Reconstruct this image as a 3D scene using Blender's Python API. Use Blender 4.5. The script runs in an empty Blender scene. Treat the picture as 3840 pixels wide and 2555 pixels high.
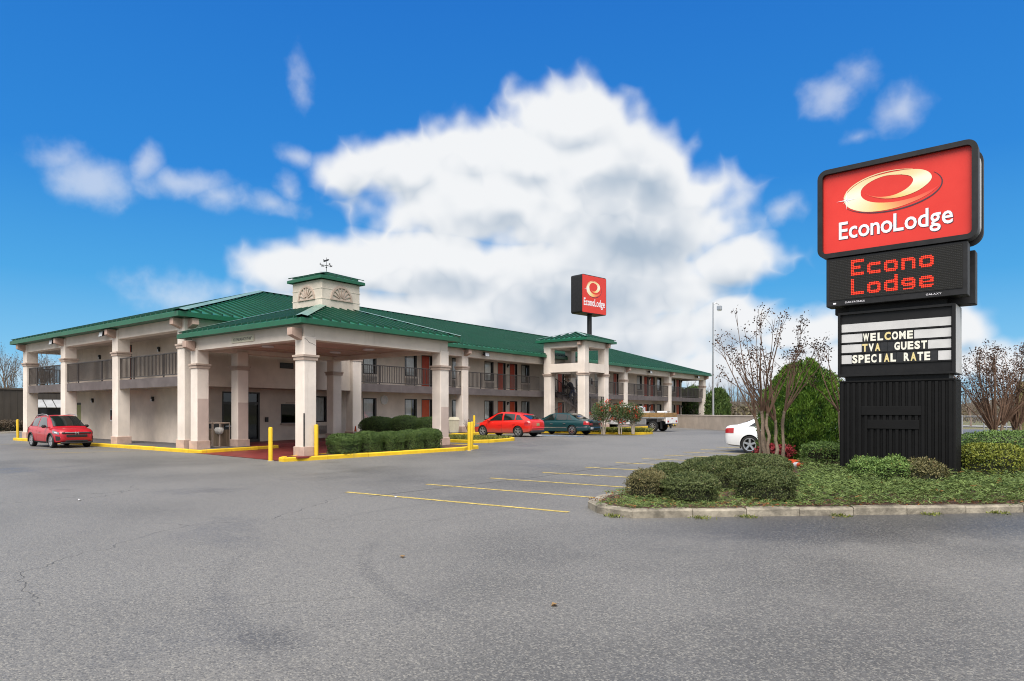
import bpy, math, random
import numpy as np
from mathutils import Vector, Matrix
R = math.radians
S = bpy.context.scene
COL = S.collection
random.seed(7)
rng = np.random.default_rng(11)

# ------------------------------------------------------------------ camera
cam = bpy.data.cameras.new('camera'); cam_o = bpy.data.objects.new('camera', cam); COL.objects.link(cam_o)
YAW = R(37.3); EYE = 1.75
cam_o.location = (0, 0, EYE); cam_o.rotation_euler = (R(90), 0, YAW)
cam.sensor_width = 36; cam.lens = 36 * 2540 / 3840; cam.shift_y = 0.0702
cam.clip_start = 0.1; cam.clip_end = 6000
S.camera = cam_o

# ------------------------------------------------------------------ exposure
S.view_settings.view_transform = 'Standard'; S.view_settings.look = 'None'
S.view_settings.exposure = 2.0; S.view_settings.gamma = 1.0
S.view_settings.use_curve_mapping = False
S.cycles.max_bounces = 4; S.cycles.diffuse_bounces = 2; S.cycles.glossy_bounces = 2
S.cycles.transmission_bounces = 4; S.cycles.transparent_max_bounces = 8
S.cycles.caustics_reflective = False; S.cycles.caustics_refractive = False
S.cycles.use_denoising = True; S.cycles.filter_width = 1.05; S.cycles.use_adaptive_sampling = True; S.cycles.adaptive_threshold = .005; S.cycles.denoising_prefilter = 'ACCURATE'; S.cycles.denoising_input_passes = 'RGB_ALBEDO_NORMAL'
S.render.engine = 'CYCLES'

# ------------------------------------------------------------------ shader maths helper
class G:
    """thin wrapper over a node tree: sockets with operators"""
    def __init__(s, nt): s.nt = nt
    def n(s, typ, **kw):
        nd = s.nt.nodes.new(typ)
        for k, v in kw.items(): setattr(nd, k, v)
        return nd
    def put(s, sock, v):
        if hasattr(v, 'is_output'): s.nt.links.new(v, sock)
        else: sock.default_value = v
    def m(s, op, a, b=0.0, c=0.0, clamp=False):
        nd = s.n('ShaderNodeMath', operation=op, use_clamp=clamp)
        s.put(nd.inputs[0], a); s.put(nd.inputs[1], b); s.put(nd.inputs[2], c)
        return nd.outputs[0]
    def vm(s, op, a, b=(0, 0, 0), c=(0, 0, 0), scale=None):
        nd = s.n('ShaderNodeVectorMath', operation=op)
        s.put(nd.inputs[0], a); s.put(nd.inputs[1], b); s.put(nd.inputs[2], c)
        if scale is not None: s.put(nd.inputs['Scale'], scale)
        return nd.outputs['Value'] if op in ('LENGTH', 'DOT_PRODUCT', 'DISTANCE') else nd.outputs['Vector']
    def noise(s, vec, scale, detail=4, rough=0.5, dist=0.0, color=False, dim='3D'):
        nd = s.n('ShaderNodeTexNoise', noise_dimensions=dim)
        if vec is not None: s.put(nd.inputs['Vector'], vec)
        s.put(nd.inputs['Scale'], scale); s.put(nd.inputs['Detail'], detail)
        s.put(nd.inputs['Roughness'], rough); s.put(nd.inputs['Distortion'], dist)
        return nd.outputs['Color' if color else 'Fac']
    def voro(s, vec, scale, feature='F1', out='Distance', rnd=1.0):
        nd = s.n('ShaderNodeTexVoronoi', feature=feature)
        if vec is not None: s.put(nd.inputs['Vector'], vec)
        s.put(nd.inputs['Scale'], scale); s.put(nd.inputs['Randomness'], rnd)
        return nd.outputs[out]
    def ss(s, x, a, b, lo=0.0, hi=1.0):
        nd = s.n('ShaderNodeMapRange', interpolation_type='SMOOTHSTEP')
        s.put(nd.inputs[0], x); s.put(nd.inputs[1], a); s.put(nd.inputs[2], b)
        s.put(nd.inputs[3], lo); s.put(nd.inputs[4], hi)
        return nd.outputs[0]
    def mix(s, f, a, b, mode='MIX'):
        nd = s.n('ShaderNodeMix', data_type='RGBA', blend_type=mode)
        s.put(nd.inputs[0], f)
        for k, v in ((6, a), (7, b)):
            s.put(nd.inputs[k], v if hasattr(v, 'is_output') else tuple(v) + ((1.0,) if len(v) == 3 else ()))
        return nd.outputs[2]
    def xyz(s, vec):
        nd = s.n('ShaderNodeSeparateXYZ'); s.put(nd.inputs[0], vec); return nd.outputs
    def comb(s, x, y, z):
        nd = s.n('ShaderNodeCombineXYZ'); s.put(nd.inputs[0], x); s.put(nd.inputs[1], y); s.put(nd.inputs[2], z)
        return nd.outputs[0]

# ------------------------------------------------------------------ sky
SUN_EL, SUN_AZ = R(55), R(150)          # azimuth clockwise from +Y: behind the viewer, to the south
world = bpy.data.worlds.new('World'); S.world = world; world.use_nodes = True
wt = world.node_tree; wt.nodes.clear(); g = G(wt)
sky = g.n('ShaderNodeTexSky', sky_type='NISHITA'); sky.sun_disc = False
sky.sun_elevation = SUN_EL; sky.sun_rotation = SUN_AZ
sky.air_density = 1.0; sky.dust_density = 0.3; sky.ozone_density = 3.0; sky.altitude = 300
tc = g.n('ShaderNodeTexCoord').outputs['Generated']
dirv = g.vm('NORMALIZE', tc)

def pix_dir(x, y):
    az = math.atan((x - 1920) / 2540); el = math.atan((1547 - y) / 2540 * math.cos(az))
    return az, el
# cumulus masses (photo position, half width, half height, weight) as azimuth / elevation on the sky
BL = [(2180, 470, 250, 185, 1.0), (2220, 600, 310, 230, 1.05), (2420, 650, 150, 210, .95), (2020, 620, 250, 160, .9), (1800, 600, 230, 140, .85), (1540, 640, 250, 130, .82), (1330, 640, 150, 90, .7),
      (1900, 760, 520, 190, .95), (2350, 850, 400, 220, 1.05), (2740, 980, 200, 100, .85),
      (1330, 990, 300, 110, .85), (1100, 1010, 190, 100, .75), (1650, 1000, 420, 150, .95), (2150, 1060, 620, 200, .95), (1750, 1200, 760, 150, .85), (2300, 1260, 560, 150, .8),
      (2760, 1190, 190, 95, .84), (2980, 1240, 180, 85, .75), (2860, 1360, 520, 120, .75), (3660, 1240, 130, 120, .58), (3740, 1370, 240, 110, .6)]
WISP = [(1100, 595, 100, 40, .75), (330, 690, 165, 110, .95), (220, 610, 120, 70, .6), (540, 620, 55, 80, .8), (660, 700, 170, 55, .85), (800, 760, 120, 50, .6), (1010, 790, 150, 40, .7), (1070, 730, 50, 60, .55),
        (3080, 370, 110, 80, .75), (3190, 300, 80, 80, .6), (3380, 430, 130, 80, .75), (2940, 790, 75, 45, .6), (1110, 290, 40, 100, .45), (700, 1120, 200, 70, .55), (3210, 530, 60, 28, .5), (120, 1400, 300, 80, .6)]

def cloud_field(q, d, lift):
    """density of the cloud bank over the motel and of the thin wisps, for a sky direction"""
    x, y, z = q.xyz(d)
    az = q.m('ADD', q.m('ARCTAN2', x, y), YAW)
    el = q.m('ADD', q.m('ARCSINE', z), lift)
    n3 = q.vm('NORMALIZE', q.vm('ADD', d, q.comb(0.0, 0.0, lift)))
    w = q.vm('SUBTRACT', q.noise(n3, 5.0, 2, .55, 0, True), (.5, .5, .5))
    wx, wy, wz = q.xyz(w)
    P = q.comb(q.m('MULTIPLY_ADD', wx, .07, az), q.m('MULTIPLY_ADD', wy, .05, el), 0.0)
    def bank(lst):
        best = None
        for (px, py, rx, ry, wgt) in lst:
            a0, e0 = pix_dir(px, py); a1, _ = pix_dir(px + rx, py); _, e1 = pix_dir(px, py - ry)
            ra, re = max(abs(a1 - a0), .01), max(abs(e1 - e0), .008)
            v = q.vm('MULTIPLY_ADD', P, (1 / ra, 1 / re, 0), (-a0 / ra, -e0 / re, 0))
            b = q.m('MULTIPLY_ADD', q.vm('LENGTH', v), -wgt * .88, wgt * 1.14)
            best = b if best is None else q.m('MAXIMUM', best, b)
        return best
    n1 = q.noise(n3, 8.0, 3, .5); n2 = q.noise(n3, 15.0, 2, .5)
    bil = q.m('ABSOLUTE', q.m('MULTIPLY_ADD', n2, 2.0, -1.0))            # billows: rounded puffs
    tex = q.m('ADD', q.m('MULTIPLY_ADD', q.m('SUBTRACT', n1, .5), .62, .13), q.m('MULTIPLY', bil, -.62))
    return q.m('ADD', bank(BL), tex), bank, tex, n3
D0L, bank0, tex0, n30 = cloud_field(g, dirv, 0.0)
D1L = cloud_field(g, dirv, 0.024)[0]
fine = g.m('SUBTRACT', g.noise(n30, 44.0, 3, .6), .5)
D0 = g.m('MULTIPLY_ADD', fine, .13, D0L)
DW = g.m('ADD', bank0(WISP), g.m('MULTIPLY_ADD', fine, .55, g.m('MULTIPLY', tex0, 1.25)))
a_w = g.ss(DW, .0, 1.05, 0, .52)
alpha = g.m('MAXIMUM', g.ss(D0, .02, .54), a_w)
relief = g.m('SUBTRACT', D0L, D1L)
soft = g.ss(g.noise(g.vm('ADD', dirv, (.13, .0, .06)), 3.0, 2, .45), .40, .62)
thick = g.ss(D0L, .35, 1.0)
shade = g.m('MULTIPLY', thick, g.m('MULTIPLY_ADD', soft, .80, .10))
lit = g.ss(g.m('ADD', g.m('MULTIPLY_ADD', relief, 1.15, .84), g.m('MULTIPLY', shade, -.72)), -.15, .95)
dz = g.xyz(dirv)[2]
SKY_STRENGTH = 0.10
# deepen the physical sky towards the saturated blue of the photograph (compress its bright horizon)
lum = g.vm('DOT_PRODUCT', sky.outputs[0], (.25, .5, .25))
ramp = g.n('ShaderNodeValToRGB'); cr_ = ramp.color_ramp
cr_.elements[0].position = 0.0; cr_.elements[0].color = (.40, .68, .89, 1)
cr_.elements[1].position = 1.0; cr_.elements[1].color = (.006, .125, .57, 1)
for p_, c_ in ((.10, (.20, .55, .85, 1)), (.25, (.060, .385, .79, 1)), (.45, (.017, .245, .72, 1))):
    e_ = cr_.elements.new(p_); e_.color = c_
g.put(ramp.inputs[0], g.m('MULTIPLY', dz, 1.45))
nz = g.mix(1.0, sky.outputs[0], (.10, .115, .13), 'MULTIPLY')
blue = g.mix(1.0, g.mix(.12, ramp.outputs[0], nz), (2.52, 2.52, 2.52), 'MULTIPLY')
ccol = g.mix(lit, (1.02, 1.26, 1.55), (2.24, 2.28, 2.33))
full = g.mix(alpha, blue, ccol)
# out of view the broken cumulus is thickened, added to keep the light neutral
fx, fy, fz = g.xyz(dirv)
faz = g.m('ABSOLUTE', g.m('ADD', g.m('ARCTAN2', fx, fy), YAW))
faz = g.m('MINIMUM', faz, g.m('ABSOLUTE', g.m('SUBTRACT', faz, 2 * math.pi)))
outm = g.m('MAXIMUM', g.ss(faz, .74, .95), g.ss(fz, .60, .76))
fn = g.noise(dirv, 2.4, 5, .55)
fcol = g.mix(g.ss(fn, .36, .75), (2.3, 2.32, 2.33), (1.7, 1.80, 1.94))
rest = g.mix(g.ss(fn, .37, .50), blue, fcol)
bg = g.n('ShaderNodeBackground'); g.put(bg.inputs[0], full); bg.inputs[1].default_value = SKY_STRENGTH
bg2 = g.n('ShaderNodeBackground'); g.put(bg2.inputs[0], rest); bg2.inputs[1].default_value = SKY_STRENGTH
mxs = g.n('ShaderNodeMixShader'); g.put(mxs.inputs[0], outm); wt.links.new(bg.outputs[0], mxs.inputs[1]); wt.links.new(bg2.outputs[0], mxs.inputs[2])
wo = g.n('ShaderNodeOutputWorld'); wt.links.new(mxs.outputs[0], wo.inputs[0])
world.cycles.sampling_method = 'MANUAL'; world.cycles.sample_map_resolution = 512

# ------------------------------------------------------------------ sun (veiled by cloud)
sl = bpy.data.lights.new('sun', 'SUN'); sun = bpy.data.objects.new('sun', sl); COL.objects.link(sun)
sl.energy = 1.5; sl.angle = R(55); sl.color = (1, .94, .86)
sun.rotation_euler = (R(90) - SUN_EL, 0, math.pi - SUN_AZ + 0.0)
sd = Vector((math.sin(SUN_AZ) * math.cos(SUN_EL), math.cos(SUN_AZ) * math.cos(SUN_EL), math.sin(SUN_EL)))
sun.rotation_euler = (-sd).to_track_quat('-Z', 'Y').to_euler()

# ------------------------------------------------------------------ scene helpers
def gz(x, y):
    """the lot climbs gently along the long wing"""
    t = min(max((y - 15.0) / 17.0, 0.0), 1.0)
    return 0.30 * t
def tag(o, label=None, cat=None, group=None, kind=None):
    if label: o['label'] = label
    if cat: o['category'] = cat
    if group: o['group'] = group
    if kind: o['kind'] = kind
    return o
def thing(name, label, cat, loc=(0, 0, 0), rz=0.0, group=None):
    o = bpy.data.objects.new(name, None); COL.objects.link(o)
    o.location = loc; o.rotation_euler = (0, 0, rz); o.empty_display_size = .2
    return tag(o, label, cat, group)
def link(name, me, parent=None, loc=None, rot=None):
    o = bpy.data.objects.new(name, me); COL.objects.link(o)
    if parent is not None: o.parent = parent
    if loc is not None: o.location = loc
    if rot is not None: o.rotation_euler = rot
    return o
def copy_tree(o, parent=None):
    c = o.copy(); COL.objects.link(c)
    if parent is not None: c.parent = parent
    for ch in list(o.children): copy_tree(ch, c)
    return c

class MB:
    def __init__(s): s.v = []; s.f = []; s.mi = []; s.cur = 0
    def add(s, vs, fs):
        b = len(s.v); s.v += [tuple(p) for p in vs]
        for f in fs: s.f.append(tuple(b + i for i in f)); s.mi.append(s.cur)
        return s
    def box(s, a, b):
        x0, x1 = sorted((a[0], b[0])); y0, y1 = sorted((a[1], b[1])); z0, z1 = sorted((a[2], b[2]))
        return s.add([(x0, y0, z0), (x1, y0, z0), (x1, y1, z0), (x0, y1, z0), (x0, y0, z1), (x1, y0, z1), (x1, y1, z1), (x0, y1, z1)],
                     [(3, 2, 1, 0), (4, 5, 6, 7), (0, 1, 5, 4), (1, 2, 6, 5), (2, 3, 7, 6), (3, 0, 4, 7)])
    def bev(s, a, b, c=.02):
        """box with chamfered edges"""
        x0, x1 = sorted((a[0], b[0])); y0, y1 = sorted((a[1], b[1])); z0, z1 = sorted((a[2], b[2]))
        c = min(c, (x1 - x0) * .45, (y1 - y0) * .45, (z1 - z0) * .45)
        def ring(ix, iy, z): return [(x0 + ix + c, y0 + iy, z), (x1 - ix - c, y0 + iy, z), (x1 - ix, y0 + iy + c, z), (x1 - ix, y1 - iy - c, z),
                                     (x1 - ix - c, y1 - iy, z), (x0 + ix + c, y1 - iy, z), (x0 + ix, y1 - iy - c, z), (x0 + ix, y0 + iy + c, z)]
        rs = [ring(c * .9, c * .9, z0), ring(0, 0, z0 + c), ring(0, 0, z1 - c), ring(c * .9, c * .9, z1)]
        return s.loft(rs, caps=True)
    def loft(s, rings, caps=True, closed=True):
        n = len(rings[0]); vs = [p for r in rings for p in r]; fs = []
        for i in range(len(rings) - 1):
            for j in range(n if closed else n - 1):
                k = (j + 1) % n
                fs.append((i * n + j, i * n + k, (i + 1) * n + k, (i + 1) * n + j))
        if caps: fs.append(tuple(range(n - 1, -1, -1))); fs.append(tuple((len(rings) - 1) * n + j for j in range(n)))
        return s.add(vs, fs)
    def tube(s, p0, p1, r0, r1=None, n=8, caps=True):
        r1 = r0 if r1 is None else r1
        p0 = Vector(p0); p1 = Vector(p1); d = (p1 - p0)
        if d.length < 1e-6: return s
        d.normalize(); u = d.orthogonal().normalized(); w = d.cross(u)
        rs = []
        for p, r in ((p0, r0), (p1, r1)):
            rs.append([p + (u * math.cos(a) + w * math.sin(a)) * r for a in (2 * math.pi * k / n for k in range(n))])
        return s.loft(rs, caps)
    def path(s, pts, rad, n=6, caps=True):
        pts = [Vector(p) for p in pts]; rs = []; u = None
        for i, p in enumerate(pts):
            d = (pts[min(i + 1, len(pts) - 1)] - pts[max(i - 1, 0)])
            if d.length < 1e-7: d = Vector((0, 0, 1))
            d.normalize()
            if u is None: u = d.orthogonal().normalized()
            u = (u - d * u.dot(d)); u = u.normalized() if u.length > 1e-5 else d.orthogonal().normalized()
            w = d.cross(u); r = rad[i] if hasattr(rad, '__len__') else rad
            rs.append([p + (u * math.cos(a) + w * math.sin(a)) * r for a in (2 * math.pi * k / n for k in range(n))])
        return s.loft(rs, caps)
    def lathe(s, prof, n=24, axis='z', c=(0, 0, 0), caps=True):
        rs = []
        for r, h in prof:
            ring = []
            for k in range(n):
                a = 2 * math.pi * k / n
                if axis == 'z': ring.append((c[0] + r * math.cos(a), c[1] + r * math.sin(a), c[2] + h))
                elif axis == 'y': ring.append((c[0] + r * math.sin(a), c[1] + h, c[2] + r * math.cos(a)))
                else: ring.append((c[0] + h, c[1] + r * math.cos(a), c[2] + r * math.sin(a)))
            rs.append(ring)
        return s.loft(rs, caps)
    def prism(s, pts, z0, z1):
        """pts: ccw xy polygon"""
        return s.loft([[(x, y, z0) for x, y in pts], [(x, y, z1) for x, y in pts]], True)
    def sheet(s, pts): return s.add(pts, [tuple(range(len(pts)))])
    def mesh(s, name, mats, smooth=False):
        me = bpy.data.meshes.new(name); me.from_pydata(s.v, [], s.f)
        for m in (mats if isinstance(mats, (list, tuple)) else [mats]): me.materials.append(m)
        if any(s.mi): me.polygons.foreach_set('material_index', s.mi)
        if smooth:
            me.polygons.foreach_set('use_smooth', [True] * len(me.polygons))
            if smooth != 'all': me.set_sharp_from_angle(angle=R(smooth if smooth is not True else 40))
        me.update(); return me
    def build(s, name, mats, parent=None, smooth=False, loc=None, rot=None):
        return link(name, s.mesh(name, mats, smooth), parent, loc, rot)

# ------------------------------------------------------------------ materials
def mat(name, col, rough=.7, var=.12, scale=3.0, bump=0.0, bscale=60.0, metal=0.0, spec=.5, stretch=None, col2=None, coat=0.0,
        stain=0.0, stain_col=(.2, .17, .14), piece=0.0):
    m = bpy.data.materials.new(name); m.use_nodes = True
    nt = m.node_tree; q = G(nt); b = nt.nodes['Principled BSDF']
    tcn = q.n('ShaderNodeTexCoord').outputs['Object']
    geo = q.n('ShaderNodeNewGeometry').outputs['Position']
    vec = geo
    if stretch: vec = q.vm('MULTIPLY', geo, stretch)
    c2 = col2 or tuple(min(1, max(0, c * (1 - 2.2 * var))) for c in col)
    f = q.ss(q.noise(vec, scale, 6, .62), .3, .72)
    c = q.mix(f, c2, tuple(min(1, x * (1 + var * .6)) for x in col))
    if stain:
        sv = q.vm('MULTIPLY', geo, (1.6, 1.6, .22))
        sf = q.ss(q.noise(sv, 2.2, 7, .68), .55, .85, 0, stain)
        c = q.mix(sf, c, stain_col)
    if piece:                                         # each piece has aged a little differently
        oi = q.n('ShaderNodeObjectInfo').outputs['Random']
        k_ = q.m('MULTIPLY_ADD', oi, 2 * piece, 1 - piece); c = q.mix(1.0, c, q.comb(k_, k_, k_), 'MULTIPLY')
    q.put(b.inputs['Base Color'], c)
    rv = q.m('MULTIPLY_ADD', q.noise(geo, scale * 4, 3, .5), .18, rough - .09, clamp=True)
    q.put(b.inputs['Roughness'], rv); b.inputs['Metallic'].default_value = metal
    b.inputs['Specular IOR Level'].default_value = spec
    if coat: b.inputs['Coat Weight'].default_value = coat; b.inputs['Coat Roughness'].default_value = .06
    if bump:
        bn = q.n('ShaderNodeBump'); bn.inputs['Strength'].default_value = bump; bn.inputs['Distance'].default_value = .02
        q.put(bn.inputs['Height'], q.noise(geo, bscale, 5, .6)); nt.links.new(bn.outputs[0], b.inputs['Normal'])
    return m
def plain(name, col, rough=.5, metal=0.0, emit=0.0, coat=0.0, spec=.5):
    m = bpy.data.materials.new(name); m.use_nodes = True
    b = m.node_tree.nodes['Principled BSDF']; q = G(m.node_tree)
    geo = q.n('ShaderNodeNewGeometry').outputs['Position']
    f = q.noise(geo, 9.0, 4, .6)
    q.put(b.inputs['Base Color'], q.mix(f, tuple(c * .9 for c in col), tuple(min(1, c * 1.08) for c in col)))
    b.inputs['Roughness'].default_value = rough; b.inputs['Metallic'].default_value = metal
    b.inputs['Specular IOR Level'].default_value = spec
    if coat: b.inputs['Coat Weight'].default_value = coat; b.inputs['Coat Roughness'].default_value = .05
    if emit: b.inputs['Emission Color'].default_value = tuple(col) + (1,); b.inputs['Emission Strength'].default_value = emit
    return m
def leaf_mat(name, a, b_, c_=None, trans=.10, rough=.6):
    """per-leaf tint from the 'rnd' attribute"""
    m = bpy.data.materials.new(name); m.use_nodes = True; nt = m.node_tree; q = G(nt); b = nt.nodes['Principled BSDF']
    at = q.n('ShaderNodeAttribute', attribute_name='rnd').outputs['Fac']
    col = q.mix(q.ss(at, 0, .8), a, b_)
    if c_: col = q.mix(q.ss(at, .9, .97), col, c_)
    q.put(b.inputs['Base Color'], col); b.inputs['Roughness'].default_value = rough
    b.inputs['Specular IOR Level'].default_value = .35
    tr = q.n('ShaderNodeBsdfTranslucent'); q.put(tr.inputs[0], col)
    mx = q.n('ShaderNodeMixShader'); mx.inputs[0].default_value = trans
    nt.links.new(b.outputs[0], mx.inputs[1]); nt.links.new(tr.outputs[0], mx.inputs[2])
    nt.links.new(mx.outputs[0], nt.nodes['Material Output'].inputs[0])
    return m
def glass_mat(name, tint=(.02, .025, .03), rough=.03, alpha=.5):
    """window glass: mirror-like reflection over a dark see-through pane"""
    m = bpy.data.materials.new(name); m.use_nodes = True; nt = m.node_tree; q = G(nt); nt.nodes.clear()
    tr = q.n('ShaderNodeBsdfTransparent'); tr.inputs[0].default_value = tuple(alpha + (1 - alpha) * t for t in tint) + (1,)
    gl = q.n('ShaderNodeBsdfGlossy'); gl.inputs['Roughness'].default_value = rough; gl.inputs[0].default_value = (.9, .95, 1, 1)
    fr = q.n('ShaderNodeLayerWeight'); fr.inputs[0].default_value = .5
    mx = q.n('ShaderNodeMixShader'); q.put(mx.inputs[0], q.m('MULTIPLY_ADD', q.m('POWER', fr.outputs['Facing'], 4.0), .80, .045, clamp=True))
    nt.links.new(tr.outputs[0], mx.inputs[1]); nt.links.new(gl.outputs[0], mx.inputs[2])
    out = q.n('ShaderNodeOutputMaterial'); nt.links.new(mx.outputs[0], out.inputs[0])
    return m

M = {}
M['stucco'] = mat('stucco', (.70, .605, .52), .9, .09, .7, .3, 55, stain=.5, stain_col=(.40, .31, .26))
M['stucco_column'] = mat('stucco_column', (.77, .69, .62), .88, .08, .6, .28, 55, stain=.55, stain_col=(.43, .35, .28))
M['beam'] = mat('beam_paint', (.76, .675, .60), .85, .07, .6, .18, 50, stain=.45, stain_col=(.45, .38, .32))
M['plinth'] = mat('plinth_paint', (.50, .36, .30), .85, .1, 2.0, .2, 50, stain=.4, stain_col=(.3, .22, .18))
M['band'] = mat('band_paint', (.47, .37, .31), .8, .08, 2.0)
M['patch'] = mat('patch_paint', (.53, .43, .385), .9, .06, 1.2, .2, 55)
M['ceiling'] = mat('canopy_ceiling', (.55, .41, .34), .85, .06, .7)
M['soffit'] = mat('soffit_paint', (.50, .43, .38), .85, .05, 1.0)
M['green'] = mat('green_metal', (.016, .148, .084), .34, .16, .35, 0, metal=.0, spec=.6, stain=.45, stain_col=(.045, .125, .09), piece=.06)
M['green_seam_shaded'] = mat('green_seam_shaded', (.004, .055, .030), .4, .1, .6, spec=.5)  # darker green: the shaded flanks of the ribs are put into the colour
M['green_trim'] = mat('green_fascia', (.006, .105, .052), .42, .08, 1.0, spec=.5)
M['green_cap'] = mat('weathered_green_cap', (.16, .27, .22), .35, .1, 1.2, spec=.7)
M['rail'] = mat('bronze_rail_paint', (.050, .042, .040), .5, .1, 3.0)
M['slab'] = mat('slab_edge_paint', (.125, .105, .105), .7, .12, 2.0, .1, 40, stain=.5, stain_col=(.24, .22, .21))
M['door'] = mat('orange_red_door', (.62, .085, .022), .5, .07, 1.5)
M['door_up'] = mat('brick_red_door', (.42, .052, .022), .5, .07, 1.5)
M['frame'] = mat('dark_bronze_frame', (.018, .016, .015), .4, .1, 5)
M['white_trim'] = mat('white_trim', (.72, .71, .69), .6, .05, 4)
M['curtain'] = mat('curtain', (.78, .80, .77), .9, .05, 4)
M['blind'] = mat('olive_lining', (.32, .33, .16), .9, .05, 4)
M['interior'] = plain('dark_interior', (.02, .02, .022), .9)
M['glass'] = glass_mat('window_glass', alpha=.93)
M['glass_dark'] = glass_mat('dark_door_glass', alpha=.25)
M['carglass'] = plain('car_glass', (.010, .014, .014), .04, coat=1.0, spec=.9)
M['black'] = mat('black_metal', (.012, .012, .013), .45, .1, 4)
M['lamp_glass'] = plain('lamp_glass', (.7, .72, .75), .25)
M['ac'] = mat('air_conditioner', (.42, .37, .32), .6, .08, 6)
M['yellow'] = mat('yellow_paint', (.72, .47, .015), .6, .06, 3.0, .1, 30, stain=.85, stain_col=(.26, .20, .10), piece=.07)
M['line'] = mat('faded_yellow_line', (.56, .42, .11), .8, .25, 9.0)
M['concrete'] = mat('concrete', (.36, .33, .28), .9, .14, 2.5, .4, 30, stain=.6, stain_col=(.14, .13, .10))
M['kerb_old'] = mat('weathered_kerb', (.33, .295, .235), .92, .28, 3.0, .8, 18, stain=.9, stain_col=(.10, .095, .07), piece=.08)
M['walk'] = mat('dark_walkway', (.105, .10, .105), .75, .15, 1.5, .2, 40)
M['red_floor'] = mat('red_floor_paint', (.20, .028, .024), .5, .16, 1.2, .1, 30)
M['mulch'] = mat('mulch', (.11, .06, .045), .95, .3, 12, .9, 40)
M['rubber'] = mat('rubber', (.014, .014, .015), .85, .1, 8, .1, 60)
M['chrome'] = plain('bright_metal', (.68, .69, .71), .18, .95)
M['alu'] = plain('aluminium', (.48, .49, .51), .35, .8)
M['plastic'] = plain('black_plastic', (.018, .018, .02), .5)
M['under'] = plain('underbody', (.008, .008, .008), .9)
M['bark'] = mat('grey_bark', (.23, .17, .13), .95, .25, 7, .8, 30, stretch=(1, 1, .25))
M['bark_red'] = mat('crape_myrtle_bark', (.27, .205, .15), .9, .3, 5, .9, 24, stretch=(1, 1, .18))
M['twig'] = mat('brown_twig', (.15, .085, .055), .9, .2, 6)
M['twig_grey'] = mat('grey_twig', (.155, .12, .095), .9, .2, 6)
M['core'] = mat('shrub_core', (.03, .034, .016), .95, .3, 9, .6, 25)  # solid fill; the shade between the leaves is put into its dark colour
M['white_paint'] = mat('white_paint', (.74, .74, .75), .5, .04, 4)
M['wood'] = mat('weathered_boards', (.30, .18, .07), .8, .2, 3.0, .3, 40, stretch=(1, 1, 6))
M['siding'] = mat('brown_siding', (.055, .046, .038), .6, .08, 1.0)

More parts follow.
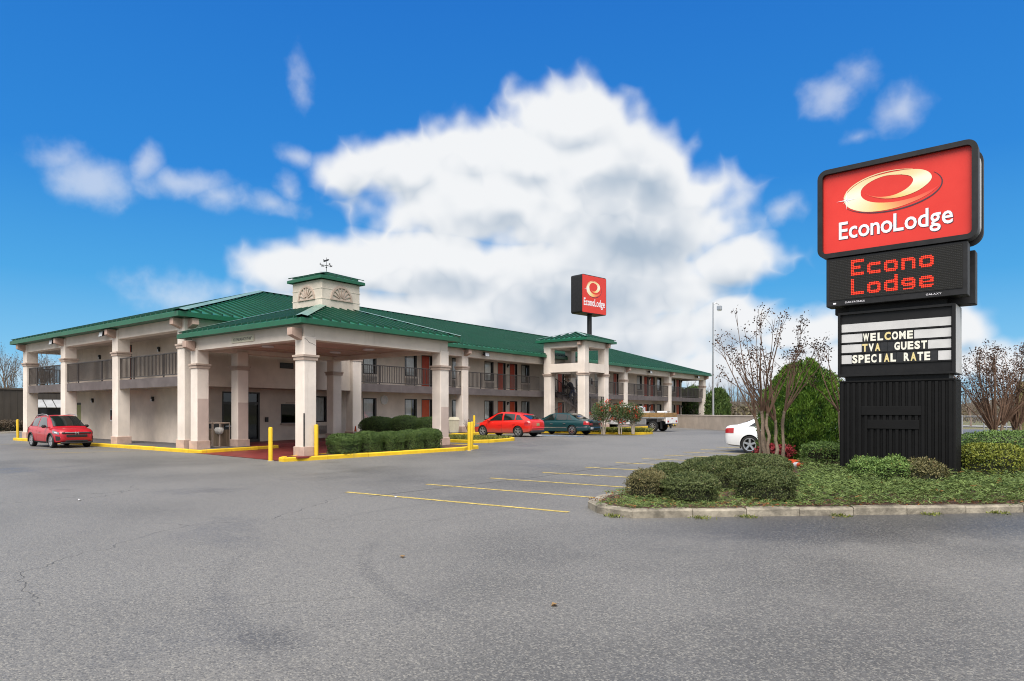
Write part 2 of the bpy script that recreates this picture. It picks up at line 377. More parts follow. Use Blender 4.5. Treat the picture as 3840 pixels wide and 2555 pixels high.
# asphalt -------------------------------------------------------------
def asphalt():
    m = bpy.data.materials.new('asphalt'); m.use_nodes = True; nt = m.node_tree; q = G(nt); b = nt.nodes['Principled BSDF']
    P = q.n('ShaderNodeNewGeometry').outputs['Position']
    x, y, z = q.xyz(P)
    large = q.noise(P, .10, 3, .55); mid = q.noise(P, .42, 4, .6)
    base = q.mix(q.ss(large, .38, .62), (.088, .087, .085), (.164, .159, .151))
    base = q.mix(q.ss(mid, .36, .70, 0, .55), base, (.178, .173, .165))
    # darker sealed / damp areas with edges of their own
    damp = q.ss(q.noise(q.vm('ADD', P, (31, 7, 0)), .22, 4, .55), .57, .70)
    base = q.mix(q.m('MULTIPLY', damp, .38), base, (.066, .066, .067))
    # fresh dark sealing strip along the sign island kerb
    dk = q.m('SUBTRACT', q.m('MULTIPLY_ADD', x, .682, 10.93), q.m('MULTIPLY', y, .731))   # metres in front of the kerb
    strip = q.m('MULTIPLY', q.ss(q.m('MULTIPLY_ADD', mid, 2.6, dk), 4.4, 2.3), q.ss(x, -5.6, -2.8))
    base = q.mix(q.m('MULTIPLY', strip, .78), base, (.030, .031, .036))
    # tyre scuffs: arcs
    arcn = q.ss(mid, .42, .58)
    for cx, cy, r, w, k in ((-38, 5.2, 5.2, .20, .5), (-38, 5.2, 3.7, .20, .5), (-3.5, 8.5, 4.2, .14, .5), (-3.5, 8.5, 5.7, .14, .35), (-16, 33, 8, .25, .3), (-16, 33, 9.6, .25, .3)):
        d = q.vm('LENGTH', q.vm('MULTIPLY', q.vm('SUBTRACT', P, (cx, cy, 0)), (1, 1, 0)))
        ring = q.ss(q.m('ABSOLUTE', q.m('SUBTRACT', d, r)), w, w * .25)
        ring = q.m('MULTIPLY', ring, q.m('MULTIPLY', arcn, k * .6))
        base = q.mix(ring, base, (.05, .05, .054))
    # oil stains
    st = q.ss(q.voro(q.vm('ADD', P, q.vm('SCALE', q.noise(P, .9, 3, .65, 0, True), scale=.8)), .33, 'F1', 'Distance'), .13, .03, 0, .40)
    base = q.mix(st, base, (.045, .045, .048))
    # aggregate speckle
    sp = q.voro(P, 72.0, 'F1', 'Color'); spv = q.xyz(sp)[0]
    fine = q.noise(P, 110.0, 1, .7)
    s1 = q.ss(spv, .70, .95); s2 = q.ss(spv, .28, .06)
    base = q.mix(q.m('MULTIPLY', s1, .34), base, (.42, .40, .35))
    base = q.mix(q.m('MULTIPLY', s2, .45), base, (.03, .03, .03))
    base = q.mix(q.ss(fine, .35, .65, 0, .35), base, (.05, .05, .053))
    grit = q.noise(P, 22.0, 2, .75)
    base = q.mix(q.ss(grit, .50, .72, 0, .30), base, (.26, .255, .245))
    # cracks
    Pw = q.vm('ADD', P, q.vm('SCALE', q.noise(P, .9, 3, .65, 0, True), scale=.9))
    cr = q.m('MULTIPLY', q.ss(q.voro(Pw, .21, 'DISTANCE_TO_EDGE', 'Distance'), .0028, .0006), q.ss(large, .54, .62))
    base = q.mix(q.m('MULTIPLY', cr, .6), base, (.018, .018, .018))
    q.put(b.inputs['Base Color'], base)
    rg = q.m('SUBTRACT', q.m('MULTIPLY_ADD', spv, .12, .56), q.m('MULTIPLY', q.m('ADD', damp, strip, clamp=True), .18))
    q.put(b.inputs['Roughness'], rg); b.inputs['Specular IOR Level'].default_value = .5
    bn = q.n('ShaderNodeBump'); bn.inputs['Strength'].default_value = .55; bn.inputs['Distance'].default_value = .008
    h = q.m('MULTIPLY_ADD', q.voro(P, 72.0), -1.0, q.m('MULTIPLY_ADD', cr, -2.0, q.m('MULTIPLY', fine, .5)))
    q.put(bn.inputs['Height'], h); nt.links.new(bn.outputs[0], b.inputs['Normal'])
    return m
M['asphalt'] = asphalt()
def grass_ground():
    m = bpy.data.materials.new('rough_grass'); m.use_nodes = True; nt = m.node_tree; q = G(nt); b = nt.nodes['Principled BSDF']
    P = q.n('ShaderNodeNewGeometry').outputs['Position']
    c = q.mix(q.ss(q.noise(P, .05, 6, .6), .35, .65), (.085, .085, .03), (.17, .145, .06))
    c = q.mix(q.ss(q.noise(P, .6, 6, .65), .4, .65, 0, .6), c, (.06, .075, .022))
    c = q.mix(q.ss(q.noise(P, 18, 4, .7), .45, .7, 0, .5), c, (.22, .19, .09))
    q.put(b.inputs['Base Color'], c); b.inputs['Roughness'].default_value = .95
    bn = q.n('ShaderNodeBump'); bn.inputs['Strength'].default_value = .8; q.put(bn.inputs['Height'], q.noise(P, 25, 5, .7))
    nt.links.new(bn.outputs[0], b.inputs['Normal']); return m
M['grass'] = grass_ground()

# ================================================================== SETTING
def grid_sheet(name, x0, x1, y0, y1, dz, material, nx=2, ys=(15, 20, 26, 32)):
    xs = [x0 + (x1 - x0) * i / nx for i in range(nx + 1)]
    yy = sorted({y0, y1, *[y for y in ys if y0 < y < y1]})
    b = MB()
    vs = [(x, y, gz(x, y) + dz) for y in yy for x in xs]
    fs = [(j * (nx + 1) + i, j * (nx + 1) + i + 1, (j + 1) * (nx + 1) + i + 1, (j + 1) * (nx + 1) + i) for j in range(len(yy) - 1) for i in range(nx)]
    b.add(vs, fs)
    return tag(b.build(name, material), kind='structure')
b = MB()
yy = [-1500, -60, 15, 20, 26, 32, 120, 2600]; xx = [-2600, -140, 0, 140, 2600]
b.add([(x, y, gz(x, y) - .06) for y in yy for x in xx], [(j * 5 + i, j * 5 + i + 1, (j + 1) * 5 + i + 1, (j + 1) * 5 + i) for j in range(len(yy) - 1) for i in range(4)])
tag(b.build('ground', M['grass']), kind='structure')
grid_sheet('parking_lot', -66, 14, -30, 70, 0.0, M['asphalt'])
# distant road beyond the fence and the verge road on the left
def road(name, pts, w, z=.02):
    b = MB(); L, Rr = [], []
    for i, p in enumerate(pts):
        a = Vector(pts[max(0, i - 1)]); c = Vector(pts[min(len(pts) - 1, i + 1)]); d = (c - a).normalized(); nrm = Vector((-d.y, d.x))
        L.append(Vector(p) + nrm * w / 2); Rr.append(Vector(p) - nrm * w / 2)
    n = len(pts)
    b.add([(p.x, p.y, gz(p.x, p.y) + z) for p in L] + [(p.x, p.y, gz(p.x, p.y) + z) for p in Rr], [(n + i, n + i + 1, i + 1, i) for i in range(n - 1)])
    return tag(b.build(name, M['asphalt_far']), kind='structure')
M['asphalt_far'] = mat('pale_road', (.26, .255, .25), .85, .08, .3)
road('road', [(-60, 118), (0, 84), (30, 69), (60, 55), (140, 18)], 7.0)

# low wooded rise on the horizon
def hill():
    b = MB(); n = 60; rows = []
    for k, (rad, hh) in enumerate(((235, -1.0), (300, 5.5), (380, 10.0), (520, 9.0))):
        row = []
        for i in range(n + 1):
            a = R(-95 + 185 * i / n)
            hz = hh * (.75 + .35 * math.sin(a * 7.3) + .25 * math.sin(a * 17.1 + 1)) if k else hh
            row.append((math.sin(a) * rad, math.cos(a) * rad, hz))
        rows.append(row)
    b.loft(rows, caps=False, closed=False)
    return tag(b.build('hill', M['hill'], smooth='all'), kind='structure')
M['hill'] = mat('wooded_hill', (.105, .085, .06), .95, .3, .06, 1.0, .5, col2=(.05, .05, .03))
hill()

# stall markings ---------------------------------------------------------
def strip(name, p, q_, w, material, dz=.005, n=6):
    p = Vector(p); q_ = Vector(q_); d = (q_ - p); nrm = Vector((-d.y, d.x)).normalized() * w / 2
    b = MB(); vs = []
    for i in range(n + 1):
        c = p + d * i / n
        for s_ in (1, -1):
            v = c + nrm * s_; vs.append((v.x, v.y, gz(v.x, v.y) + dz))
    b.add(vs, [(2 * i, 2 * i + 1, 2 * i + 3, 2 * i + 2) for i in range(n)])
    return tag(b.build(name, material), kind='structure')
STALL_Y = [9.62, 11.85, 13.98, 16.05, 18.0, 19.9, 21.75, 23.55, 25.3, 27.0, 28.7]
for i, y in enumerate(STALL_Y):
    xs = -11.9 + min(i, 4) * .24 + .02 * i
    strip('stall_line', (xs, y), (-6.40 if i == 0 else -6.82, y + (.42 if i == 0 else .25)), .12, M['line'])
for p, q_ in (((-58, 9.6), (-53.2, 9.6)), ((-46.0, 10.1), (-44.0, 13.9)), ((-37.2, 11.4), (-35.6, 14.6)), ((-33.4, 11.0), (-31.9, 14.6)), ((-64, 12.3), (-50, 12.3))):
    strip('stall_line', p, q_, .1, M['line'])
for y in (30.6, 34.7): strip('stall_line', (-28.2, y), (-23.2, y), .1, M['line'])
for y in (43.2, 46.2, 49.2, 52.2): strip('stall_line', (-27.6, y + 3), (-22.4, y + 3), .1, M['line'])
M['blue_mark'] = mat('worn_blue_paint', (.10, .20, .36), .8, .3, 6)
M['white_mark'] = mat('worn_white_paint', (.42, .43, .44), .8, .25, 6)
strip('accessible_bay_marking', (-25.0, 34.95), (-21.9, 35.2), 1.1, M['white_mark'], .006)
strip('accessible_bay_marking', (-24.0, 34.6), (-21.2, 34.9), .5, M['blue_mark'], .010)
strip('accessible_bay_marking', (-24.5, 35.35), (-22.3, 35.5), .28, M['blue_mark'], .012)
strip('lot_joint', (-10.9, 9.4), (-9.6, 30), .022, plain('joint_tar', (.055, .055, .055), .9), .008, 24)

# walkways, red drive floor, planters -------------------------------------
def slab(name, pts, h, material, kind='structure', low=-.04):
    """raised slab following the lot"""
    n = len(pts); b = MB()
    b.add([(x, y, gz(x, y) + low) for x, y in pts] + [(x, y, gz(x, y) + h) for x, y in pts],
          [tuple(range(n, 2 * n))] + [(i, (i + 1) % n, n + (i + 1) % n, n + i) for i in range(n)])
    return tag(b.build(name, material), kind=kind)
slab('walkway', [(-50.2, 15.0), (-28.15, 15.0), (-28.15, 17.4), (-31.55, 17.4), (-50.2, 17.4)], .155, M['walk'])
slab('walkway', [(-31.55, 17.405), (-28.15, 17.405), (-28.15, 18.6), (-28.4, 20), (-28.4, 24.5), (-31.55, 24.5)], .16, M['red_floor'])
slab('walkway', [(-31.55, 24.505), (-28.4, 24.505), (-28.4, 26), (-28.4, 32), (-28.4, 76.6), (-31.55, 76.6), (-31.55, 32), (-31.55, 26)], .155, M['walk'])
slab('walkway', [(-50.2, 73.7), (-31.56, 73.7), (-31.56, 76.6), (-50.2, 76.6)], .155, M['walk'])
b = MB()
pp = [(-29.4, 14.95), (-21.6, 14.3), (-21.5, 15), (-21.5, 22.9), (-28.3, 22.9), (-28.3, 18.7), (-28.05, 18.5), (-28.05, 15)]
b.add([(x, y, gz(x, y) + .012) for x, y in pp], [tuple(range(len(pp)))])
tag(b.build('drive_floor', M['red_floor']), kind='structure')

def kerb(pts, w, h, material, seg=1.2, name='kerb', closed=False, jitter=.006, out=1):
    """a run of kerb stones along a line; each stone its own part"""
    root = bpy.data.objects.new(name, None); COL.objects.link(root); tag(root, kind='structure')
    P = [Vector(p) for p in pts] + ([Vector(pts[0])] if closed else [])
    res = []
    for a, c in zip(P[:-1], P[1:]):
        L = (c - a).length; k = max(1, round(L / seg))
        for i in range(k): res.append((a + (c - a) * i / k, a + (c - a) * (i + 1) / k))
    for i, (a, c) in enumerate(res):
        d = (c - a).normalized(); nrm = Vector((-d.y, d.x)) * out
        g_ = .006; a2 = a + d * g_; c2 = c - d * g_
        # mitre joints: extend a little into the neighbour's inner side
        hh = h + random.uniform(-jitter, jitter); ww = w + random.uniform(-jitter, jitter)
        ch = min(.03, h * .25)
        b = MB(); r0 = []; r1 = []
        for pt, r in ((a2, r0), (c2, r1)):
            for off, z in ((0, -.05), (0, hh - ch), (ch, hh), (ww - ch * .4, hh), (ww, hh - ch * .4), (ww, -.05)):
                v = pt + nrm * off; r.append((v.x, v.y, gz(v.x, v.y) + z))
        b.loft([r0, r1], True)
        b.build('kerb_stone', material, root)
    return root
kerb([(-50.6, 14.82), (-28.9, 14.82)], .17, .16, M['yellow'], 1.6)
kerb([(-28.9, 14.82), (-28.0, 14.95), (-27.95, 17.6), (-28.05, 18.7)], .16, .15, M['yellow'], 1.3)
isl = [(-21.55, 14.5), (-21.3, 14.2), (-20.93, 14.15), (-20.2, 17.4), (-19.15, 21.8), (-19.3, 22.9), (-20.0, 23.3), (-21.7, 23.3)]
kerb(isl, .16, .15, M['yellow'], 1.5, closed=True)
b = MB(); c_ = [(-21.45, 14.6), (-21.25, 14.35), (-21.02, 14.32), (-20.35, 17.4), (-19.3, 21.8), (-19.45, 22.8), (-20.05, 23.15), (-21.55, 23.15)]
b.add([(x, y, gz(x, y) + .14) for x, y in c_], [tuple(range(8))]); tag(b.build('planting_bed', M['mulch']), kind='structure')
b = MB(); b.box((-21.5, 14.6, .10), (-20.72, 16.0, .158)); tag(b.build('column_pad', M['red_floor']), kind='structure')
b = MB(); b.box((-21.5, 22.2, .10), (-19.7, 23.1, .262)); tag(b.build('column_pad', M['red_floor']), kind='structure')
# west hedge bed
kerb([(-28.3, 26.6), (-28.3, 23.2), (-26.4, 23.2), (-25.0, 25.2), (-25.0, 26.6)], .15, .15, M['yellow'], 1.4)
# planter peninsulas along the wing
def peninsula(x0, x1, y0, y1):
    r = min(1.0, (y1 - y0) * .4)
    pts = [(x0, y0)] + [(x1 - r + r * math.sin(a), y0 + r - r * math.cos(a)) for a in (R(k * 22.5) for k in range(5))] + \
          [(x1 - r + r * math.cos(a), y1 - r + r * math.sin(a)) for a in (R(k * 22.5) for k in range(5))] + [(x0, y1)]
    kerb(pts, .15, .16, M['yellow'], 1.4)
    ins = [(x0, y0 + .1)] + [(min(x, x1 - .1), min(max(y, y0 + .1), y1 - .1)) for x, y in pts[1:-1]] + [(x0, y1 - .1)]
    b = MB(); b.add([(x, y, gz(x, y) + .13) for x, y in ins], [tuple(range(len(ins)))]); tag(b.build('planting_bed', M['mulch']), kind='structure')
peninsula(-28.35, -21.7, 26.0, 29.4)
peninsula(-28.35, -19.9, 39.3, 42.4)
kerb([(-28.35, 29.6), (-28.35, 39.1)], .16, .155, M['yellow'], 1.6, out=1)
kerb([(-28.35, 42.6), (-28.35, 76.5)], .16, .155, M['yellow'], 1.6, out=1)

# ================================================================== MOTEL
motel = thing('motel_building', 'long two-storey beige motel with green metal hip roof and balcony walkways', 'building')
EX, WX, SY, NY = -29.8, -49.8, 15.1, 76.3        # column faces
WE, WW, WS, WN = -31.6, -47.6, 17.1, 73.6        # walls
F2, CEIL, BEAM = 3.40, 5.62, 5.46
def FZ(y): return gz(0, y) + .155

def wall_with_openings(plane, lo, hi, z0, z1, t, ops, axis, material, name='wall'):
    """ops: (a0,a1,z0,z1). axis 'x': wall in plane X=plane running along Y; thickness t inwards (negative X). axis 'y': plane Y, inwards +Y"""
    cuts = sorted({lo, hi, *[v for o in ops for v in o[:2]]}); b = MB()
    for a, c in zip(cuts[:-1], cuts[1:]):
        mid = (a + c) / 2; inside = sorted([(o[2], o[3]) for o in ops if o[0] < mid < o[1]]); z = z0; segs = []
        for (p, q_) in inside:
            if p > z: segs.append((z, p))
            z = q_
        if z < z1: segs.append((z, z1))
        for (p, q_) in segs:
            if axis == 'x': b.box((plane - t, a, p), (plane, c, q_))
            else: b.box((a, plane, p), (c, plane + t, q_))
    return b.build(name, material, motel)

# openings on the east wall -------------------------------------------------
W_G, W_U = (1.20, 2.62), (4.07, 5.50)
east = []     # (kind, y0, y1, storey)
def both(kind, y0, y1): east.append((kind, y0, y1, 0)); east.append((kind, y0, y1, 1))
both('w', 26.8, 27.85)
both('w', 30.2, 31.28); both('d', 31.70, 32.75); both('d', 33.15, 34.2); both('w', 34.65, 35.7)
both('w', 38.15, 39.22); both('d', 39.70, 40.68); both('d', 41.18, 42.16); both('w', 42.68, 43.78)
both('w', 46.4, 47.45); both('d', 47.85, 48.85); both('d', 49.35, 50.35); both('w', 50.8, 51.9)
both('w', 54.0, 55.1); both('d', 55.6, 56.6); both('d', 57.5, 58.5); both('w', 59.0, 60.1)
both('w', 62.4, 63.55); both('d', 64.05, 65.1); both('d', 65.5, 66.55); both('w', 67.1, 68.2)
both('w', 70.75, 71.85); both('d', 72.1, 73.25)
lobby = [('L', 17.9, 19.95, .16, 2.78), ('S', 21.2, 22.75, 1.17, 2.2), ('W', 23.35, 24.25, 1.21, 2.66)]
ops = [(o[1], o[2], o[3], o[4]) for o in lobby]
for k, y0, y1, st in east:
    if k == 'w': ops.append((y0, y1) + (W_G if st == 0 else W_U))
    else: ops.append((y0, y1, FZ(y0) + .01 if st == 0 else F2 + .01, 2.62 if st == 0 else 5.50))
# lower storey openings must not overlap upper ones in the same column: handled by the segment list
wall_with_openings(WE, WS, WN, -.1, CEIL, .2, ops, 'x', M['stucco'])
sops = [(-47.45, -46.4, 1.2, 2.35), (-40.45, -39.5, F2 + .01, 5.5)]
wall_with_openings(WS, WW, WE - .2, -.1, CEIL, .2, sops, 'y', M['stucco'])
b = MB(); b.box((WW, WS + .2, -.1), (WW + .2, WN - .2, CEIL)); b.box((WW, WN - .2, -.1), (WE - .2, WN, CEIL)); b.build('rear_wall', M['stucco'], motel)
b = MB(); b.box((WW + .25, WS + .5, 0), (WE - .55, WN - .25, CEIL - .02)); b.build('interior_core', M['interior'], motel)

# windows / doors -----------------------------------------------------------
def curtain_mesh(w, h, side=0):
    b = MB(); n = 18; p = []
    for i in range(n + 1):
        x = -w / 2 + w * i / n; p.append((x, .03 * math.sin(i * 2.1 + side) + .012 * math.sin(i * 4.7)))
    b.loft([[(x, y, 0) for x, y in p], [(x, y, h) for x, y in p]], caps=False, closed=False)
    return b.mesh('curtain', M['curtain'], smooth='all')
def make_window(y0, y1, z0, z1, var, ac=False):
    """window on the east wall: local frame x = along +Y"""
    w, h = y1 - y0, z1 - z0; t = .06
    loc = (WE - .07, (y0 + y1) / 2, z0)
    b = MB()
    b.box((-.05, -w / 2, 0), (.075, -w / 2 + t, h)); b.box((-.05, w / 2 - t * 2.2, 0), (.075, w / 2, h))
    b.box((-.05, -w / 2 + t, h - t), (.075, w / 2 - t * 2.2, h)); b.box((-.05, -w / 2 + t, 0), (.075, w / 2 - t * 2.2, t))
    fr = b.build('window', M['frame'], motel, loc=loc)
    b = MB(); b.box((-.012, -w / 2 + t, t), (0, w / 2 - 2.2 * t, h - t)); b.build('glass', M['glass'], fr)
    cw = (w - 3.2 * t) * (.72 if var % 3 else .98)
    c = link('curtain', curtain_mesh(cw, h - 2 * t, var), fr, (-.10, -w / 2 + t + cw / 2 if var % 2 else w / 2 - 2.2 * t - cw / 2, t), (0, 0, R(90)))
    if var % 3 == 1:
        b = MB(); b.box((-.19, -.11, t), (-.18, .11, h - t)); b.build('lining', M['blind'], fr, loc=(0, w / 2 - .3, 0))
    if ac:
        b = MB(); b.bev((WE, y0 + .02, z0 - .62), (WE + .10, y1 - .02, z0 - .10), .015)
        a = b.build('air_conditioner', M['ac'], motel); b = MB()
        for k in range(6):
            z = z0 - .56 + k * .07; b.box((WE + .101, y0 + .07, z), (WE + .112, y1 - .07, z + .025))
        tag(b.build('grille', M['slab'], a), kind='stuff')
def make_door(y0, y1, z0, z1, material):
    w, h = y1 - y0, z1 - z0
    loc = (WE - .08, y0, z0); b = MB()
    b.box((-.05, 0, 0), (.085, .045, h)); b.box((-.05, .045, h - .05), (.085, w, h)); b.box((-.05, w - .045, 0), (.085, w, h - .05))
    d = b.build('door', M['frame'], motel, loc=loc)
    lw = (w - .09) * .76
    b = MB(); b.box((-.03, .046, .01), (.02, .046 + lw, h - .052))
    for zz, hh in ((.12, .62), (.86, .62), (1.60, .36)):
        for yy_ in (.13, .13 + lw * .45):
            b.bev((.0195, yy_, zz), (.032, yy_ + lw * .32, min(zz + hh, h - .12)), .008)
    lf = b.build('door_leaf', material, d)
    b = MB(); b.lathe([(.012, 0), (.012, .05), (.03, .055), (.03, .08), (.012, .09)], 10, 'x', (.02, lw - .02, .95)); b.build('knob', M['alu'], lf)
    b = MB(); b.box((-.03, .048 + lw, .01), (.004, w - .047, h - .052)); b.build('side_panel', M['frame'], d)
    b = MB(); b.box((.0, .047 + lw, .012), (.03, .047 + lw + .022, h - .055)); b.build('leaf_edge', M['white_trim'], d)
for i, (k, y0, y1, st) in enumerate(east):
    if k == 'w':
        z0, z1 = (W_G if st == 0 else W_U)
        make_window(y0, y1, z0, z1, i // 2 + st * 3, ac=True)
    else: make_door(y0, y1, FZ(y0) + .01 if st == 0 else F2 + .01, 2.62 if st == 0 else 5.50, M['door'] if st == 0 else M['door_up'])
# lobby entrance: glazed double door, service window, small office window
b = MB(); y0, y1, z0, z1 = 17.9, 19.95, .16, 2.78; X = WE - .06
for a, c in ((y0, y0 + .07), (y0 + .98, y0 + 1.08), (y1 - .09, y1)): b.box((X - .06, a, z0), (X + .08, c, z1))
for a, c in ((z1 - .07, z1), (z1 - .62, z1 - .50), (z0, z0 + .22)): b.box((X - .05, y0 + .07, a), (X + .07, y0 + .98, c)); b.box((X - .05, y0 + 1.08, a), (X + .07, y1 - .09, c))
ld = b.build('entrance_door', M['frame'], motel)
for a, c in ((y0 + .07, y0 + .98), (y0 + 1.08, y1 - .09)):
    b = MB(); b.box((X - .005, a, z0 + .22), (X + .005, c, z1 - .62)); b.box((X - .005, a, z1 - .5), (X + .005, c, z1 - .07)); b.build('glass', M['glass_dark'], ld)
b = MB(); b.box((X + .08, y0 + .15, 1.05), (X + .12, y0 + .9, 1.09)); b.build('push_bar', M['alu'], ld)
b = MB(); b.box((WE, 20.25, 1.25), (WE + .07, 20.42, 1.5)); b.build('call_box', M['black'], motel)
b = MB(); y0, y1, z0, z1 = 21.2, 22.75, 1.17, 2.2
for a, c, d_, e in ((y0, y0 + .05, z0, z1), (y1 - .05, y1, z0, z1), (y0 + .05, y1 - .05, z1 - .05, z1), (y0 + .05, y1 - .05, z0, z0 + .05)): b.box((X - .05, a, d_), (X + .07, c, e))
sw = b.build('service_window', M['frame'], motel)
b = MB(); b.box((X - .01, y0 + .05, z0 + .05), (X, y1 - .05, z1 - .05)); b.build('glass', M['glass_dark'], sw)
b = MB(); b.box((WE + .001, y0 - .05, z0 - .07), (WE + .2, y1 + .05, z0 - .005)); b.build('sill', M['band'], sw)
b = MB(); b.box((WE, y0 + .3, z1 + .03), (WE + .02, y0 + 1.0, z1 + .1)); b.build('plate', M['band'], sw)
make_window(23.35, 24.25, 1.21, 2.66, 3)
b = MB(); b.bev((WE, 23.38, .55), (WE + .09, 24.2, 1.02), .015); a = b.build('air_conditioner', M['ac'], motel); b = MB()
for k in range(6): b.box((WE + .091, 23.43, .60 + k * .065), (WE + .102, 24.15, .625 + k * .065))
tag(b.build('grille', M['slab'], a), kind='stuff')
# south wall: upstairs door and downstairs window
b = MB(); b.box((-40.45, WS + .03, F2 + .01), (-39.5, WS + .1, 5.5)); d = b.build('door', M['frame'], motel)
b = MB(); b.box((-40.40, WS + .015, F2 + .02), (-39.72, WS + .028, 5.44)); b.build('door_leaf', M['door_up'], d)
b = MB(); b.box((-47.45, WS + .08, 1.2), (-46.4, WS + .15, 2.35)); d = b.build('window', M['frame'], motel)
b = MB(); b.box((-47.38, WS + .06, 1.27), (-46.47, WS + .078, 2.22)); b.build('pane', M['blind'], d)
# octagonal louvre vent
b = MB(); b.lathe([(.30, 0), (.30, .05), (.24, .06), (.22, .03)], 8, 'x', (WE, 28.45, 2.52)); v = b.build('gable_vent', M['white_trim'], motel)
b = MB()
for k in range(6): b.box((WE + .03, 28.27, 2.35 + k * .06), (WE + .055, 28.63, 2.375 + k * .06))
tag(b.build('louvre', M['white_trim'], v), kind='stuff')
b = MB(); b.bev((WE, 29.0, 1.0), (WE + .14, 29.22, 1.45), .02); b.build('meter_box', M['white_trim'], motel)

# columns -------------------------------------------------------------------
def column(parent, xc, yc, w, z0, z1, zcap, plinth_h=.36, brackets=(), patch=None, cap=True):
    h = w / 2; b = MB()
    b.bev((xc - h, yc - h, z0), (xc + h, yc + h, z1), .025)
    c = b.build('column', M['stucco_column'], parent)
    b = MB(); e = .045
    b.bev((xc - h - e, yc - h - e, z0 - .02), (xc + h + e, yc + h + e, z0 + plinth_h), .015); b.build('plinth', M['plinth'], c)
    if cap:
        b = MB(); b.box((xc - h - .04, yc - h - .04, zcap - .12), (xc + h + .04, yc + h + .04, zcap - .005)); b.box((xc - h - .075, yc - h - .075, zcap), (xc + h + .075, yc + h + .075, zcap + .075))
        b.build('capital', M['band'], c)
    for (dx, dy, zb) in brackets:
        b = MB(); L = .42; s_ = .15
        cx, cy = xc + dx * (h + L / 2), yc + dy * (h + L / 2)
        if dx: pr = [(xc + dx * h, zb), (xc + dx * (h + L), zb + .16), (xc + dx * (h + L), zb + .42), (xc + dx * h, zb + .42)]; b.loft([[(x, yc - s_, z) for x, z in pr], [(x, yc + s_, z) for x, z in pr]])
        else: pr = [(yc + dy * h, zb), (yc + dy * (h + L), zb + .16), (yc + dy * (h + L), zb + .42), (yc + dy * h, zb + .42)]; b.loft([[(xc - s_, y, z) for y, z in pr], [(xc + s_, y, z) for y, z in pr]])
        b.build('bracket', M['plinth'], c)
    return c
cw = .62; hw = cw / 2
SCOL = [-49.8 + cw, -43.2, -36.5, EX]                           # east faces of the south row
for i, x in enumerate(SCOL):
    br = [(0, -1, 5.50)] + ([(1, 0, 5.50)] if i == 3 else []) + ([(-1, 0, 5.50)] if i == 0 else [])
    column(motel, x - hw, SY + hw, cw, .15, 5.93, 4.74, .38, br)
ECOL = [24.55, 33.7, 56.4, 66.2, 76.3 - cw]
for y in ECOL: column(motel, EX - hw, y + hw, cw, FZ(y) - .01, 5.93, 4.74, .38, [(1, 0, 5.50)])
for x in (-43.2, -49.8 + cw): column(motel, x - hw, NY - hw, cw, .44, 5.93, 4.74, .38)
for y in (30, 45, 60): column(motel, WX + hw, y, cw, FZ(y) - .01, 5.93, 4.74, .38)
# beams between columns and the edge beam
b = MB(); b.box((WX + .04, SY + .05, BEAM), (EX - .05, SY + .5, 5.97)); b.build('beam', M['beam'], motel)
b = MB(); b.box((EX - .5, SY + .505, BEAM), (EX - .05, NY - .505, 5.97)); b.build('beam', M['beam'], motel)
b = MB(); b.box((WX + .04, NY - .5, BEAM), (EX - .05, NY - .05, 5.97)); b.build('beam', M['beam'], motel)
b = MB(); b.box((WX + .05, SY + .505, BEAM), (WX + .5, NY - .505, 5.97)); b.build('beam', M['beam'], motel)
b = MB(); b.box((WX + .51, SY + .51, CEIL), (EX - .51, NY - .51, CEIL + .05)); b.build('soffit', M['soffit'], motel)
# office upper storey closed in behind the canopy
b = MB(); b.box((-30.35, SY + cw + .01, 2.96), (-30.0, 24.54, CEIL - .004)); b.build('office_upper_wall', M['stucco'], motel)
b = MB(); b.bev((-29.999, 20.05, 3.98), (-29.95, 20.85, 4.26), .06); b.build('blank_plate', M['black'], motel)
# balcony slabs with painted edge and lighter underside
def slabpart(x0, x1, y0, y1, edge):
    b = MB(); b.box((x0, y0, 3.00), (x1, y1, F2 - .06)); s_ = b.build('balcony_slab', M['soffit'], motel)
    b = MB(); b.box(*edge); b.build('slab_edge', M['slab'], s_)
slabpart(WX + .35, -30.36, SY + .16, WS - .002, ((WX + .35, SY + .10, 2.94), (-30.42, SY + .158, F2 - .02)))
slabpart(WE + .002, EX - .17, 24.56, NY - .3, ((EX - .168, 25.18, 2.94), (EX - .11, 76.0 - cw, F2 - .02)))
slabpart(WX + .35, WW - .002, WS, NY - .3, ((WX + .29, SY + .75, 2.94), (WX + .348, NY - .7, F2 - .02)))
slabpart(WW - .002, WE + .002, WN + .002, NY - .3, ((WX + .35, NY - .298, 2.94), (EX - .6, NY - .24, F2 - .02)))
b = MB(); b.box((-31.59, SY + .7, 2.965), (-30.36, 24.55, 3.1)); b.build('porch_ceiling', M['soffit'], motel)

